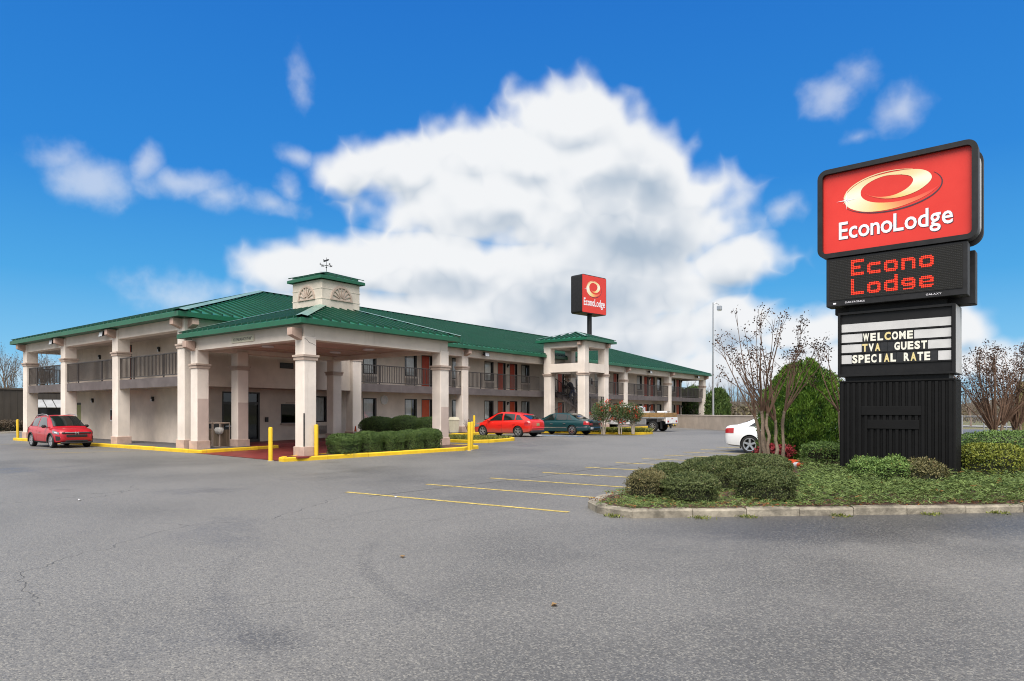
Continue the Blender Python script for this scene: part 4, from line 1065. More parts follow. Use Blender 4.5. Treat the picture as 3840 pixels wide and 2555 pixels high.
def mirror(car, x, z, y, material, sc=1.0):
    for sd_ in (-1, 1):
        b = MB(); b.bev((x - .07 * sc, sd_ * y, z - .07), (x + .09 * sc, sd_ * (y + .2), z + .08), .05); b.tube((x + .02, sd_ * (y - .1), z - .04), (x, sd_ * (y + .05), z - .02), .03, .025, 6)
        b.build('wing_mirror', material, car.root, smooth=40)
def handles(car, xs, u, material):
    for x in xs:
        for sd_ in (-1, 1): car.body_patch(x - .10, x + .10, u, u + .045, sd_, 'door_handle', material, .03, n=3, m_=2)
def seats(car, xs, z=.95, col=None):
    return
    for x in xs:
        for y in (-.36, .36):
            b = MB(); b.bev((x - .12, y - .2, z - .35), (x + .04, y + .2, z + .22), .06); b.bev((x - .10, y - .1, z + .25), (x - .0, y + .1, z + .42), .04); b.build('seat', col or M['plastic'], car.root, smooth=40)
def cut_glass(car): pass
Car.glass = None
Car.glass = M['carglass']

# ---- compact red crossover parked along the south kerb (faces the camera)
r = thing('crossover_car', 'shiny red compact crossover facing right, parked at the left end of the motel', 'car', (-39.6, 13.62, 0), 0)
pr = carpaint('red_metallic_paint', (.42, .006, .018))
B = [(-2.165, .46, .92, .60), (-2.12, .38, 1.00, .72), (-1.98, .30, 1.06, .81), (-1.6, .25, 1.08, .872), (-1.0, .22, 1.05, .885), (0, .21, 1.01, .885), (.7, .21, .995, .885), (1.1, .21, 1.0, .88), (1.5, .23, .975, .875), (1.82, .25, .92, .84), (2.02, .27, .86, .77), (2.13, .33, .79, .68), (2.165, .40, .72, .58)]
C = [(-2.08, 1.00, 1.03, .66, .58), (-1.95, 1.03, 1.20, .72, .60), (-1.65, 1.04, 1.41, .76, .61), (-1.25, 1.04, 1.54, .79, .62), (-.6, 1.01, 1.60, .80, .62), (0, .99, 1.605, .81, .62), (.32, .98, 1.56, .81, .63), (.7, .98, 1.37, .81, .66), (1.05, .98, 1.15, .80, .70), (1.28, .97, 1.0, .80, .74)]
car = Car(r, B, C, pr, (-1.31, 1.30), .335)
for sd_ in (-1, 1):
    car.side_window((-1.62, -.62), (-1.32, -.56), sd_); car.side_window((-.50, .82), (-.46, .22), sd_)
    for x in (-.52, .62, -1.12): car.seam(x, sd_)
    car.body_patch(-1.0, .95, .02, .17, sd_, 'sill_cladding', M['plastic'], .012)
    b = MB(); b.path([(-1.5, sd_ * .60, 1.47), (-1.1, sd_ * .64, 1.61), (-.4, sd_ * .645, 1.665), (.15, sd_ * .645, 1.635), (.42, sd_ * .655, 1.545)], .022, 6); b.build('roof_rail', M['alu'], r, smooth=40)
    car.body_patch(1.58, 2.07, .51, .64, sd_, 'headlight', M['headlens'], .012, skew=-.05)
    car.body_patch(1.74, 1.96, .55, .60, sd_, 'headlight_lens', M['clearlens'], .016)
    car.body_patch(-2.10, -1.86, .44, .72, sd_, 'tail_light', M['redlens'], .012)
    car.body_patch(1.86, 2.10, .22, .40, sd_, 'fog_lamp_recess', M['plastic'], .010)
    b = MB(); b.lathe([(.04, 0), (.045, .02), (.0, .028)], 12, 'x', (2.09, sd_ * .66, .52)); b.build('fog_lamp', M['clearlens'], r)
    for wx in (-1.31, 1.30):
        b = MB(); pts = []
        for k in range(13):
            a = R(-14 + 208 * k / 12); pts.append((wx + math.cos(a) * .395, sd_ * (interp(B, wx + math.cos(a) * .395, 3) + .004), .335 + math.sin(a) * .395))
        b.path(pts, .028, 6); b.build('arch_trim', M['plastic'], r, smooth=40)
car.top_patch(.38, 1.20, .93, 1.0, 'windscreen', M['carglass']); car.top_patch(-1.95, -1.42, .9, .9, 'rear_window', M['carglass'])
bevpart(r, 'grille', (2.06, -.50, .50), (2.185, .50, .69), M['plastic'], .05); bevpart(r, 'grille_bar', (2.06, -.66, .68), (2.19, .66, .78), M['plastic'], .04)
bevpart(r, 'chrome_bar', (2.12, -.52, .735), (2.20, .10, .775), M['alu'], .012)
bevpart(r, 'bumper_lower', (1.98, -.70, .21), (2.17, .70, .30), M['plastic'], .04); bevpart(r, 'lower_intake', (2.04, -.50, .29), (2.168, .50, .40), M['plastic'], .03)
b = MB()
for y in (-.055, .055): b.bev((2.188, y - .018, .66), (2.207, y + .018, .80), .006)
b.bev((2.188, -.05, .715), (2.204, .05, .745), .006); b.build('badge', M['chrome'], r)
mirror(car, .72, 1.05, .86, M['plastic']); handles(car, (-.15,), .50, pr); seats(car, (-.05, -1.0), .98)
car.wheels((-1.31, 1.30), .335, .215, .235, 5, 'twin', M['alu'])

# ---- red hatchback nosed in to the wing
r = thing('hatchback_car', 'dusty bright red hatchback seen from behind, parked nosed in to the wing', 'car', (-25.22, 32.75, gz(0, 32.7)), math.pi + R(1))
pr = carpaint('bright_red_paint', (.58, .014, .008), .6)
B = [(-2.18, .42, .86, .62), (-2.14, .33, .94, .74), (-2.0, .27, 1.00, .83), (-1.6, .22, 1.02, .895), (-1.0, .20, 1.00, .91), (0, .19, .95, .91), (.7, .19, .925, .91), (1.1, .19, .91, .905), (1.5, .20, .86, .89), (1.85, .22, .79, .84), (2.05, .25, .70, .76), (2.15, .32, .62, .62), (2.18, .40, .56, .5)]
C = [(-2.08, .96, .985, .70, .60), (-1.88, .98, 1.07, .74, .60), (-1.6, .99, 1.22, .77, .60), (-1.15, .98, 1.375, .79, .61), (-.55, .95, 1.455, .80, .62), (0, .93, 1.475, .81, .62), (.35, .93, 1.41, .81, .63), (.75, .92, 1.23, .81, .66), (1.1, .92, 1.05, .80, .70), (1.34, .91, .93, .79, .74)]
car = Car(r, B, C, pr, (-1.33, 1.32), .32)
for sd_ in (-1, 1):
    car.side_window((-1.66, -1.12), (-1.30, -1.08), sd_, 'quarter_window'); car.side_window((-1.02, -.22), (-1.0, -.20), sd_); car.side_window((-.10, 1.05), (-.08, .35), sd_)
    for x in (-.14, 1.0, -1.0): car.seam(x, sd_)
    car.body_patch(-2.12, -1.80, .46, .68, sd_, 'tail_light', M['redlens'], .012); car.body_patch(1.55, 2.05, .46, .68, sd_, 'headlight', M['headlens'], .012)
car.top_patch(.42, 1.26, .93, 1.0, 'windscreen', M['carglass']); car.top_patch(-1.98, -1.40, .88, .88, 'rear_window', M['carglass'])
bevpart(r, 'rear_bumper', (-2.22, -.70, .24), (-2.05, .70, .40), M['plastic'], .05); bevpart(r, 'bumper_strip', (-2.215, -.68, .47), (-2.10, .68, .56), pr, .04)
pl = bevpart(r, 'number_plate', (-2.19, -.15, .66), (-2.165, .15, .81), mat('olive_plate', (.33, .33, .16), .5), .005)
bevpart(r, 'spoiler', (-1.48, -.56, 1.28), (-1.30, .56, 1.335), pr, .02); bevpart(r, 'wiper', (-1.99, -.22, 1.06), (-1.96, .2, 1.08), M['plastic'], .008)
bevpart(r, 'badge', (-2.14, -.07, .88), (-2.115, .07, .93), M['chrome'], .01)
b = MB(); b.tube((-.9, 0, 1.47), (-1.05, 0, 1.60), .012, .006, 6); b.build('aerial', M['plastic'], r)
mirror(car, .80, .98, .86, pr); handles(car, (-.02, -1.05), .50, pr); seats(car, (-.05, -1.0), .92)
car.wheels((-1.33, 1.32), .32, .21, .215, 5, 'single', M['alu'])

# ---- dark green saloon
r = thing('saloon_car', 'dark teal green older sedan with chrome trim parked before the stair tower', 'car', (-24.55, 37.75, gz(0, 37)), math.pi - R(1))
pr = carpaint('dark_teal_paint', (.003, .036, .042))
B = [(-2.55, .42, .84, .60), (-2.50, .32, .90, .76), (-2.3, .27, .945, .86), (-1.8, .23, .97, .905), (-1.2, .21, .96, .92), (0, .19, .93, .92), (.8, .19, .91, .92), (1.3, .19, .90, .915), (1.8, .21, .84, .89), (2.2, .24, .76, .83), (2.45, .29, .68, .72), (2.55, .38, .58, .55)]
C = [(-1.75, .94, .97, .80, .70), (-1.45, .95, 1.10, .81, .66), (-1.05, .95, 1.31, .82, .62), (-.75, .945, 1.385, .82, .61), (-.2, .93, 1.415, .82, .61), (.2, .92, 1.41, .82, .61), (.5, .92, 1.34, .82, .62), (.9, .91, 1.14, .82, .66), (1.35, .90, .93, .80, .74)]
car = Car(r, B, C, pr, (-1.33, 1.42), .315)
for sd_ in (-1, 1):
    car.side_window((-1.32, -.92), (-1.02, -.88), sd_, 'quarter_window'); car.side_window((-.86, -.02), (-.84, -.02), sd_); car.side_window((.10, 1.10), (.08, .50), sd_)
    for x in (.04, 1.15, -.98): car.seam(x, sd_)
    car.body_patch(-2.52, -1.66, .31, .345, sd_, 'chrome_strip', M['chrome'], .012); car.body_patch(-.93, 1.05, .31, .345, sd_, 'chrome_strip', M['chrome'], .012)
    car.body_patch(-2.51, -2.18, .44, .68, sd_, 'tail_light', M['redlens'], .012); car.body_patch(1.95, 2.4, .46, .68, sd_, 'headlight', M['headlens'], .012)
car.top_patch(.58, 1.28, .94, 1.0, 'windscreen', M['carglass']); car.top_patch(-1.62, -.98, .93, .93, 'rear_window', M['carglass'])
for y in (-.55, .55): bevpart(r, 'tail_light', (-2.57, y - .18, .62), (-2.53, y + .18, .78), M['redlens'], .02)
bevpart(r, 'rear_panel', (-2.565, -.36, .62), (-2.53, .36, .80), M['plastic'], .02)
bevpart(r, 'rear_bumper', (-2.63, -.78, .33), (-2.42, .78, .53), pr, .06)
bevpart(r, 'number_plate', (-2.65, .42, .38), (-2.63, .72, .52), mat('white_plate', (.6, .62, .68), .5), .004)
mirror(car, .95, .95, .88, pr); handles(car, (.25, -.75), .50, M['chrome']); seats(car, (.0, -.9), .9)
car.wheels((-1.33, 1.42), .315, .205, .21, 7, 'single', M['chrome'])

# ---- white saloon half hidden behind the crape myrtle
r = thing('saloon_car', 'white sedan with silver alloy wheels half hidden behind the crape myrtle', 'car', (-7.02, 26.75, gz(0, 26.6)), 0)
pr = carpaint('white_paint_car', (.74, .75, .77))
B = [(-2.40, .46, .90, .58), (-2.36, .34, .985, .74), (-2.2, .27, 1.035, .84), (-1.75, .23, 1.05, .895), (-1.2, .21, 1.02, .91), (0, .19, .96, .91), (.8, .19, .93, .91), (1.3, .19, .92, .90), (1.75, .2, .86, .87), (2.1, .23, .78, .80), (2.32, .3, .68, .68), (2.40, .40, .6, .5)]
C = [(-2.0, 1.0, 1.05, .76, .66), (-1.6, 1.0, 1.17, .80, .64), (-1.2, .99, 1.34, .82, .62), (-.7, .98, 1.44, .82, .61), (-.2, .96, 1.47, .82, .61), (.2, .95, 1.465, .82, .61), (.6, .94, 1.36, .82, .63), (1.0, .93, 1.15, .82, .67), (1.4, .92, .95, .80, .74)]
car = Car(r, B, C, pr, (-1.37, 1.40), .33)
for sd_ in (-1, 1):
    car.side_window((-1.45, -.80), (-1.05, -.76), sd_); car.side_window((-.70, .0), (-.68, .02), sd_); car.side_window((.1, 1.1), (.12, .55), sd_)
    for x in (.06, 1.1, -.9): car.seam(x, sd_)
    car.body_patch(-2.38, -1.98, .48, .66, sd_, 'tail_light', M['redlens'], .012); car.body_patch(1.8, 2.25, .46, .68, sd_, 'headlight', M['headlens'], .012)
car.top_patch(.68, 1.32, .94, 1.0, 'windscreen', M['carglass']); car.top_patch(-1.85, -1.12, .93, .93, 'rear_window', M['carglass'])
bevpart(r, 'rear_bumper', (-2.43, -.60, .34), (-2.28, .60, .55), pr, .06); bevpart(r, 'number_plate', (-2.43, -.15, .72), (-2.405, .15, .86), M['white_paint'], .004)
for y in (-.62, .62): bevpart(r, 'mud_flap', (-1.80, y - .1 if y < 0 else y, .16), (-1.775, y if y < 0 else y + .1, .42), M['plastic'], .008)
mirror(car, .95, 1.0, .88, pr); handles(car, (.25, -.75), .50, pr); seats(car, (.0, -.9), .93)
car.wheels((-1.37, 1.40), .33, .215, .245, 5, 'single', M['alu'])

# ---- white flatbed truck
r = thing('flatbed_truck', 'white pickup truck with wooden-sided steel flatbed parked by the low wall', 'truck', (-24.8, 48.0, gz(0, 48)), math.pi)
pr = carpaint('white_truck_paint', (.72, .72, .73))
B = [(-.70, .55, 1.20, .92), (-.55, .5, 1.24, .98), (0, .48, 1.26, .99), (1.0, .48, 1.26, .99), (1.6, .5, 1.25, .99), (2.3, .5, 1.22, .98), (2.75, .52, 1.12, .95), (2.95, .58, 1.0, .88), (3.0, .62, .9, .8)]
C = [(-.70, 1.22, 1.80, .90, .80), (-.62, 1.22, 1.93, .90, .78), (-.2, 1.24, 1.96, .90, .78), (.4, 1.24, 1.95, .90, .78), (.7, 1.24, 1.85, .90, .79), (1.1, 1.24, 1.52, .90, .82), (1.4, 1.24, 1.28, .9, .84)]
car = Car(r, B, C, pr, (2.15,), .40)
for sd_ in (-1, 1):
    car.side_window((-.35, 1.12), (-.35, .66), sd_); car.seam(-.45, sd_); car.seam(1.1, sd_)
    car.body_patch(2.5, 2.92, .46, .68, sd_, 'headlight', M['headlens'], .012)
car.top_patch(.76, 1.34, .94, 1.0, 'windscreen', M['carglass'])
bevpart(r, 'rear_glass', (-.712, -.70, 1.30), (-.69, .70, 1.82), M['carglass'], .02)
b = MB()
for k in range(6): b.box((-.86, -.68, 1.34 + k * .085), (-.83, .68, 1.375 + k * .085))
for y in (-.70, .66): b.box((-.865, y, 1.25), (-.825, y + .05, 1.86))
b.build('headache_rack', M['white_paint'], r)
for y in (-.55, .45): bevpart(r, 'rack_lamp', (-.90, y, 1.86), (-.84, y + .12, 1.94), M['redlens'], .02)
bevpart(r, 'bed', (-3.35, -1.05, .98), (-.80, 1.05, 1.09), M['alu'], .02)
for sd_ in (-1, 1):
    for k in range(4):
        xa = -3.28 + k * .62; b = MB(); b.bev((xa, sd_ * 1.0 - .02, 1.092), (xa + .585, sd_ * 1.0 + .02, 1.42), .008); b.build('side_board', M['wood'], r)
    for k in range(5):
        xa = -3.32 + k * .62; b = MB(); b.box((xa, sd_ * 1.03 - .02, 1.05), (xa + .035, sd_ * 1.03 + .02, 1.44)); b.build('stake', M['wood'], r)
    bevpart(r, 'underbed_box', (-1.75, sd_ * 1.0 - .16, .52), (-.82, sd_ * 1.0 + .02 * sd_, .975), M['alu'], .02)
    bevpart(r, 'mud_flap', (-2.95, sd_ * .82 - .16, .22), (-2.93, sd_ * .82 + .16, .75), M['plastic'], .005)
bevpart(r, 'rear_board', (-3.36, -1.0, 1.10), (-3.32, 1.0, 1.40), M['wood'], .008)
tail = bevpart(r, 'tail_panel', (-3.44, -1.02, .60), (-3.352, 1.02, 1.06), M['white_paint'], .03)
for y in (-.86, .62):
    for k in range(2): bevpart(r, 'tail_light', (-3.465, y + k * .13, .70), (-3.435, y + .10 + k * .13, .84), M['redlens'], .01, tail)
for y in (-.12, -.01, .10): bevpart(r, 'marker_lamp', (-3.462, y, .95), (-3.435, y + .05, 1.02), M['redlens'], .01, tail)
bevpart(r, 'number_plate', (-3.462, -.15, .64), (-3.437, .15, .78), M['white_trim'], .004, tail)
bevpart(r, 'hitch', (-3.62, -.32, .40), (-3.3, .32, .52), M['plastic'], .03); 
for y in (-.2, .2): bevpart(r, 'shackle', (-3.66, y - .04, .46), (-3.6, y + .04, .56), M['yellow'], .02)
bevpart(r, 'chassis', (-3.2, -.45, .50), (2.6, .45, .70), M['under'], .02)
bevpart(r, 'toolbox', (-1.35, -.75, 1.10), (-.95, .6, 1.52), M['white_paint'], .03); bevpart(r, 'cooler', (-3.1, .1, 1.10), (-2.5, .7, 1.55), M['white_paint'], .04); bevpart(r, 'cooler_lid', (-3.12, -.3, 1.46), (-2.6, .08, 1.52), M['plastic'], .01)
b = MB(); b.lathe([(.20, -.05), (.22, -.05), (.22, .05), (.20, .05)], 20, 'y', (-1.75, -.1, 1.36)); b.build('hose_reel', M['alu'], r)
ty, ri, di = wheel_meshes(.39, .25, .24, 8, 'single', M['chrome'])
for x, hy in ((2.15, .86), (-2.28, .84)):
    for sd_ in (-1, 1):
        o = link('wheel', ty, r, (x, sd_ * hy, .39), (0, 0, 0 if sd_ > 0 else math.pi)); link('rim', ri, o); link('brake_disc', di, o)
mirror(car, 1.05, 1.35, .95, M['plastic'], 1.2)

# ================================================================== ROADSIDE SIGN
def rrect(w, h, r, n=6):
    pts = []
    for cx, cz, a0 in ((w / 2 - r, h / 2 - r, 0), (-w / 2 + r, h / 2 - r, 90), (-w / 2 + r, -h / 2 + r, 180), (w / 2 - r, -h / 2 + r, 270)):
        for k in range(n + 1): a = R(a0 + 90 * k / n); pts.append((cx + r * math.cos(a), cz + r * math.sin(a)))
    return pts
def plate(b, pts, y0, y1, cx=0, cz=0):
    """extrude an xz outline between y0 (front) and y1 (back)"""
    f = [(cx + x, y0, cz + z) for x, z in pts]; k = [(cx + x, y1, cz + z) for x, z in pts]
    return b.loft([f, k], True)
M['sign_red'] = mat('sign_red_face', (.68, .042, .030), .35, .03, .8, spec=.4)
M['sign_frame'] = mat('sign_charcoal_frame', (.014, .014, .016), .5, .2, 3, spec=.35)
M['sign_side'] = mat('sign_silver_cabinet', (.52, .52, .52), .45, .06, 2, stain=.3)
M['sign_white'] = plain('sign_white_print', (.85, .84, .90), .35)
M['sign_shadow'] = plain('sign_shadow_print', (.06, .03, .045), .4)
M['marq'] = mat('marquee_black', (.009, .009, .010), .5, .15, 3, spec=.3)
M['tile'] = mat('letter_tile', (.02, .02, .022), .4, .1, 5)
M['marq_white'] = mat('marquee_white_panel', (.60, .60, .605), .45, .06, 2)
M['letter_white'] = plain('letter_white', (.80, .78, .68), .4); M['letter_cream'] = plain('letter_cream', (.72, .60, .28), .4)
M['clad'] = mat('black_ribbed_cladding', (.0045, .0045, .005), .6, .15, 2, spec=.22)
M['led'] = plain('led_lit', (1.0, .05, .02), .4, emit=.14); M['led_off'] = plain('led_louvre', (.17, .17, .175), .5)
def gradient_mat():
    m = bpy.data.materials.new('gold_print'); m.use_nodes = True; nt = m.node_tree; q = G(nt); b = nt.nodes['Principled BSDF']
    t = q.n('ShaderNodeAttribute', attribute_name='tone').outputs['Fac']
    rp = q.n('ShaderNodeValToRGB'); cr = rp.color_ramp
    cr.elements[0].position = 0; cr.elements[0].color = (.72, .055, .045, 1); cr.elements[1].position = 1; cr.elements[1].color = (.84, .82, .66, 1)
    e = cr.elements.new(.35); e.color = (.82, .22, .10, 1); e = cr.elements.new(.6); e.color = (.80, .56, .20, 1)
    q.put(rp.inputs[0], t); q.put(b.inputs['Base Color'], rp.outputs[0]); b.inputs['Roughness'].default_value = .35
    return m
M['gold'] = gradient_mat()
def ribbon(name, parent, outer, inner, tone, y, cx, cz, material=None):
    """flat printed band between two curves, tone per point (print gradient)"""
    n = len(outer); b = MB(); b.add([(cx + x, y, cz + z) for x, z in outer] + [(cx + x, y, cz + z) for x, z in inner], [(i, n + i, n + i + 1, i + 1) for i in range(n - 1)])
    me = b.mesh(name, material or M['gold'])
    at = me.attributes.new('tone', 'FLOAT', 'POINT'); at.data.foreach_set('value', list(tone) + list(tone))
    return link(name, me, parent)
def swirl(parent, sx, sz, y, cx, cz, rot=0.0):
    """ring emblem: outer crescent, inner tail, thin outline, spark. sx,sz half sizes"""
    def el(a, rx, rz, ox=0, oz=0): return (ox + rx * math.cos(a), oz + rz * math.sin(a))
    def T(p):
        x, z = p; return (x * sx, z * sz)
    def smooth_pts(pts, n):
        P = [Vector((x, z)) for x, z in pts]; P = [P[0] * 2 - P[1]] + P + [P[-1] * 2 - P[-2]]; out = []
        m_ = len(P) - 3
        for i in range(n + 1):
            f = i / n * m_; k = min(int(f), m_ - 1); t = f - k; p0, p1, p2, p3 = P[k:k + 4]
            v = .5 * ((2 * p1) + (p2 - p0) * t + (2 * p0 - 5 * p1 + 4 * p2 - p3) * t * t + (3 * p1 - p0 - 3 * p2 + p3) * t ** 3); out.append(v)
        return out
    def U(pts): return [((px - 765) / 390, -(py - 490) / 152) for px, py in pts]
    bo = [(930, 339), (765, 337), (590, 352), (470, 395), (400, 445), (375, 495), (400, 555), (490, 605), (610, 635), (765, 643), (900, 632), (1050, 600), (1150, 562), (1215, 521)]
    bi = [(900, 372), (765, 356), (660, 370), (580, 400), (540, 432), (530, 465), (542, 500), (580, 532), (640, 558), (730, 577), (850, 588), (1000, 579), (1120, 551), (1215, 519)]
    to = [(928, 339), (1040, 355), (1120, 388), (1155, 436), (1130, 480), (1050, 525), (950, 550), (850, 556), (750, 546), (650, 516), (575, 478)]
    ti = [(898, 372), (960, 392), (990, 415), (998, 442), (975, 474), (930, 502), (870, 522), (800, 532), (715, 526), (635, 506), (575, 476)]
    for nm, oo, ii, tone in (('emblem_band', bo, bi, lambda f: .72 + .28 * math.exp(-((f - .40) / .14) ** 2) if f < .58 else max(0, .78 - (f - .58) * 2.1)), ('emblem_tail', to, ti, lambda f: .70 + .3 * math.exp(-((f - .30) / .14) ** 2) if f < .5 else max(.1, .78 - (f - .5) * 1.3))):
        so, si = smooth_pts(U(oo), 40), smooth_pts(U(ii), 40)
        ribbon(nm, parent, [T((p.x, p.y)) for p in so], [T((p.x, p.y)) for p in si], [tone(i / 40) for i in range(41)], y - (.002 if nm == 'emblem_band' else .004), cx, cz)
    for nm, a0, a1, rx, rz, w, mt, tone in (('emblem_outline', 60, 208, 1.06, 1.10, .016, M['gold'], .75), ('emblem_shadow', 212, 392, 1.16, 1.10, .020, M['sign_shadow'], 0)):
        out, inn, tn = [], [], []
        for i in range(33):
            f = i / 32; a = R(a0 + (a1 - a0) * f); ww = w * math.sin(math.pi * min(max(f, .04), .96)) ** .6
            out.append(T(el(a, rx + ww, rz + ww * 2, .06, 0))); inn.append(T(el(a, rx - ww, rz - ww * 2, .06, 0))); tn.append(tone)
        ribbon(nm, parent, out, inn, tn, y - .003, cx, cz, mt)
    b = MB(); c = T((-.94, -.08)); L1 = .55 * sz
    for k in range(8):
        a = R(45 * k); L = L1 if k % 2 == 0 else L1 * .55; d = Vector((math.cos(a), math.sin(a))); t = Vector((-d.y, d.x)) * L * .06
        b.add([(cx + c[0] + t.x, y - .006, cz + c[1] + t.y), (cx + c[0] - t.x, y - .006, cz + c[1] - t.y), (cx + c[0] + d.x * L, y - .006, cz + c[1] + d.y * L)], [(0, 1, 2)])
    b.build('emblem_spark', M['sign_white'], parent)
def brand_face(parent, w, h, y, cz, frame=.16, text_w=None):
    """printed face: red panel, emblem and lettering, facing -y"""
    b = MB(); plate(b, rrect(w - 2 * frame, h - 2 * frame, .10), y - .012, y + .05, 0, cz); f = b.build('red_face', M['sign_red'], parent)
    swirl(f, w * .278, h * .196, y - .014, -.043 * w, cz + h * .142)
    tw_ = text_w or w * .715
    ez = cz - h * .298
    for mt, dx, dz, dy in ((M['sign_shadow'], .014, -.014, .0), (M['sign_white'], 0, 0, -.006)):
        rot = Euler((R(90), 0, 0))
        s_ = h * .27
        word(f, 'EconoLodge', s_, mt, Vector((-tw_ / 2 + dx * w / 3, y - .014 + dy, ez + dz * w / 3)), rot, width=tw_, extrude=.001, bold=.008 * h / 2, gap=s_ * .045)
    return f
SIGN = (-2.32, 16.72, gz(0, 16.7)); SR = R(-3)
sg = thing('roadside_sign', 'tall black motel sign with red illuminated face, message board and letter panel', 'sign', SIGN, SR)
SD = .92
def ribbed(parent, x0, x1, z0, z1, y, n, axis):
    """box-rib cladding: a rib is a part"""
    w = (x1 - x0) / n
    for k in range(n):
        b = MB(); a = x0 + k * w + w * .14; c = x0 + (k + 1) * w - w * .14
        if axis == 'y': b.loft([[(a, y, z0), (c, y, z0), (c, y, z1), (a, y, z1)], [(a + .015, y - .035, z0), (c - .015, y - .035, z0), (c - .015, y - .035, z1), (a + .015, y - .035, z1)]])
        else: b.loft([[(y, a, z0), (y, c, z0), (y, c, z1), (y, a, z1)], [(y + .03, a + .01, z0), (y + .03, c - .01, z0), (y + .03, c - .01, z1), (y + .03, a + .01, z1)]])
        b.build('cladding_rib', M['clad'], base)
b = MB(); b.box((-1.10, .035, .0), (1.10, SD, 2.40)); base = b.build('base_cabinet', M['clad'], sg)
ribbed(base, -1.10, 1.10, .02, 2.38, .035, 18, 'y'); ribbed(base, .06, SD - .02, .02, 2.38, 1.10, 8, 'x')
b = MB(); b.box((-1.12, .0, 2.40), (1.12, SD + .01, 2.43)); b.build('base_flashing', M['clad'], base)
for a, c in (((-.64, 1.66), (.52, 1.86)), ((-.52, 1.36), (.48, 1.56))):
    b = MB(); b.bev((a[0], -.012, a[1]), (c[0], -.001, c[1]), .005); b.build('cover_plate', M['clad'], base)
b = MB(); b.box((-1.0, .12, 2.43), (1.0, SD - .12, 2.53)); b.build('neck', M['marq'], sg)
# letter panel
b = MB()
mz0, mz1 = 2.53, 3.98
b.box((-1.13, .06, mz0), (1.13, SD - .02, mz1))
for a, c in (((-1.13, 0, mz0), (-1.075, .06, mz1)), ((1.075, 0, mz0), (1.13, .06, mz1)), ((-1.075, 0, mz1 - .05), (1.075, .06, mz1)), ((-1.075, 0, mz0), (1.075, .06, mz0 + .05))): b.box(a, c)
lp = b.build('letter_panel', M['marq'], sg)
b = MB(); b.box((1.131, .07, mz0 + .02), (1.136, SD - .05, mz1 - .02)); b.build('side_panel', M['sign_side'], lp)
rows = [(3.535, 3.715), (3.30, 3.485), (3.07, 3.252), (2.82, 3.015)]
msg = [None, ('WELCOME', -.625, .375, 'WWWcWWW'), ('TVA  GUEST', -.64, .63, 'cWcWWWWWWW'), ('SPECIAL RATE ', -.845, .815, 'WWWWWcWWWcWWW')]
for (z0, z1), ms in zip(rows, msg):
    segs = [(-1.06, 1.05)] if ms is None else [(-1.06, ms[1] - .005), (ms[2] + .005, 1.05)]
    for a, c in segs:
        b = MB(); b.box((a, .048, z0), (c, .0585, z1)); b.build('white_panel', M['marq_white'], lp)
    b = MB(); b.box((-1.07, .035, z0 - .03), (1.07, .0585, z0 - .012)); b.build('track', M['marq'], lp)
    if ms:
        n = len(ms[0]); tw_ = (ms[2] - ms[1]) / n; hh = z1 - z0
        for k, ch_ in enumerate(ms[0]):
            x = ms[1] + k * tw_
            b = MB(); b.box((x + .003, .042, z0 - .008), (x + tw_ - .003, .0585, z1 + .012)); tl = b.build('letter_tile', M['tile'], lp)
            if ch_ != ' ':
                me = text_mesh(ch_, hh * 1.22, M['letter_cream'] if ms[3][k] == 'c' else M['letter_white'], .002, 1, .010)
                xs = [v.co.x for v in me.vertices]; wd = max(xs) - min(xs); k_ = min(1.0, (tw_ - .02) / wd); mid = (max(xs) + min(xs)) / 2
                for v in me.vertices: v.co.x = (v.co.x - mid) * k_ + x + tw_ / 2
                link('letter', me, tl, (0, .039, z0 + hh * .08), (R(90), 0, 0))
# electronic message board
lz0, lz1 = 4.12, 5.22
b = MB(); b.box((-.95, .2, 3.98), (.95, SD - .2, 4.12)); b.build('neck', M['marq'], sg)
b = MB(); b.bev((-1.35, -.10, lz0), (1.35, .30, lz1), .012); lb = b.build('message_board', M['sign_frame'], sg)
b = MB(); b.bev((-1.32, .50, lz0 - .12), (1.42, .86, lz1 - .1), .012); b.build('rear_message_board', M['sign_frame'], sg)
b = MB(); b.box((-1.25, .30, lz0 + .2), (1.25, .5, lz1 - .1)); b.build('board_spine', M['marq'], sg)
GL = {'E': ["########", "########", "##......", "##......", "######..", "######..", "##......", "##......", "########", "########"],
      'c': [".#######", "########", "##......", "##......", "##......", "########", ".#######"],
      'o': [".######.", "########", "##....##", "##....##", "##....##", "########", ".######."],
      'n': ["#######.", "########", "##....##", "##....##", "##....##", "##....##", "##....##"],
      'L': ["##......"] * 8 + ["########"] * 2,
      'd': ["......##"] * 3 + [".#######", "########", "##....##", "##....##", "##....##", "########", ".#######"],
      'g': [".######.", "########", "##....##", "########", ".#######", "......##", ".######."],
      'e': [".######.", "########", "##....##", "########", "##......", "########", ".######."]}
cols, nrow = 76, 25; gx0, gx1, gz0, gz1 = -1.26, 1.26, lz0 + .15, lz1 - .06
px_, pz_ = (gx1 - gx0) / cols, (gz1 - gz0) / nrow
lit_ = set()
for txt, base_r in (('Econo', 14), ('Lodge', 2)):
    for k, ch_ in enumerate(txt):
        gl = GL[ch_]
        for j, row in enumerate(gl):
            for i, c in enumerate(row):
                if c == '#': lit_.add((13 + k * 10 + i, base_r + len(gl) - 1 - j))
b = MB(); b.box((gx0 - .01, -.112, gz0 - .01), (gx1 + .01, -.1005, gz1 + .01)); b.build('display', M['under'], lb)
b1, b2 = MB(), MB()
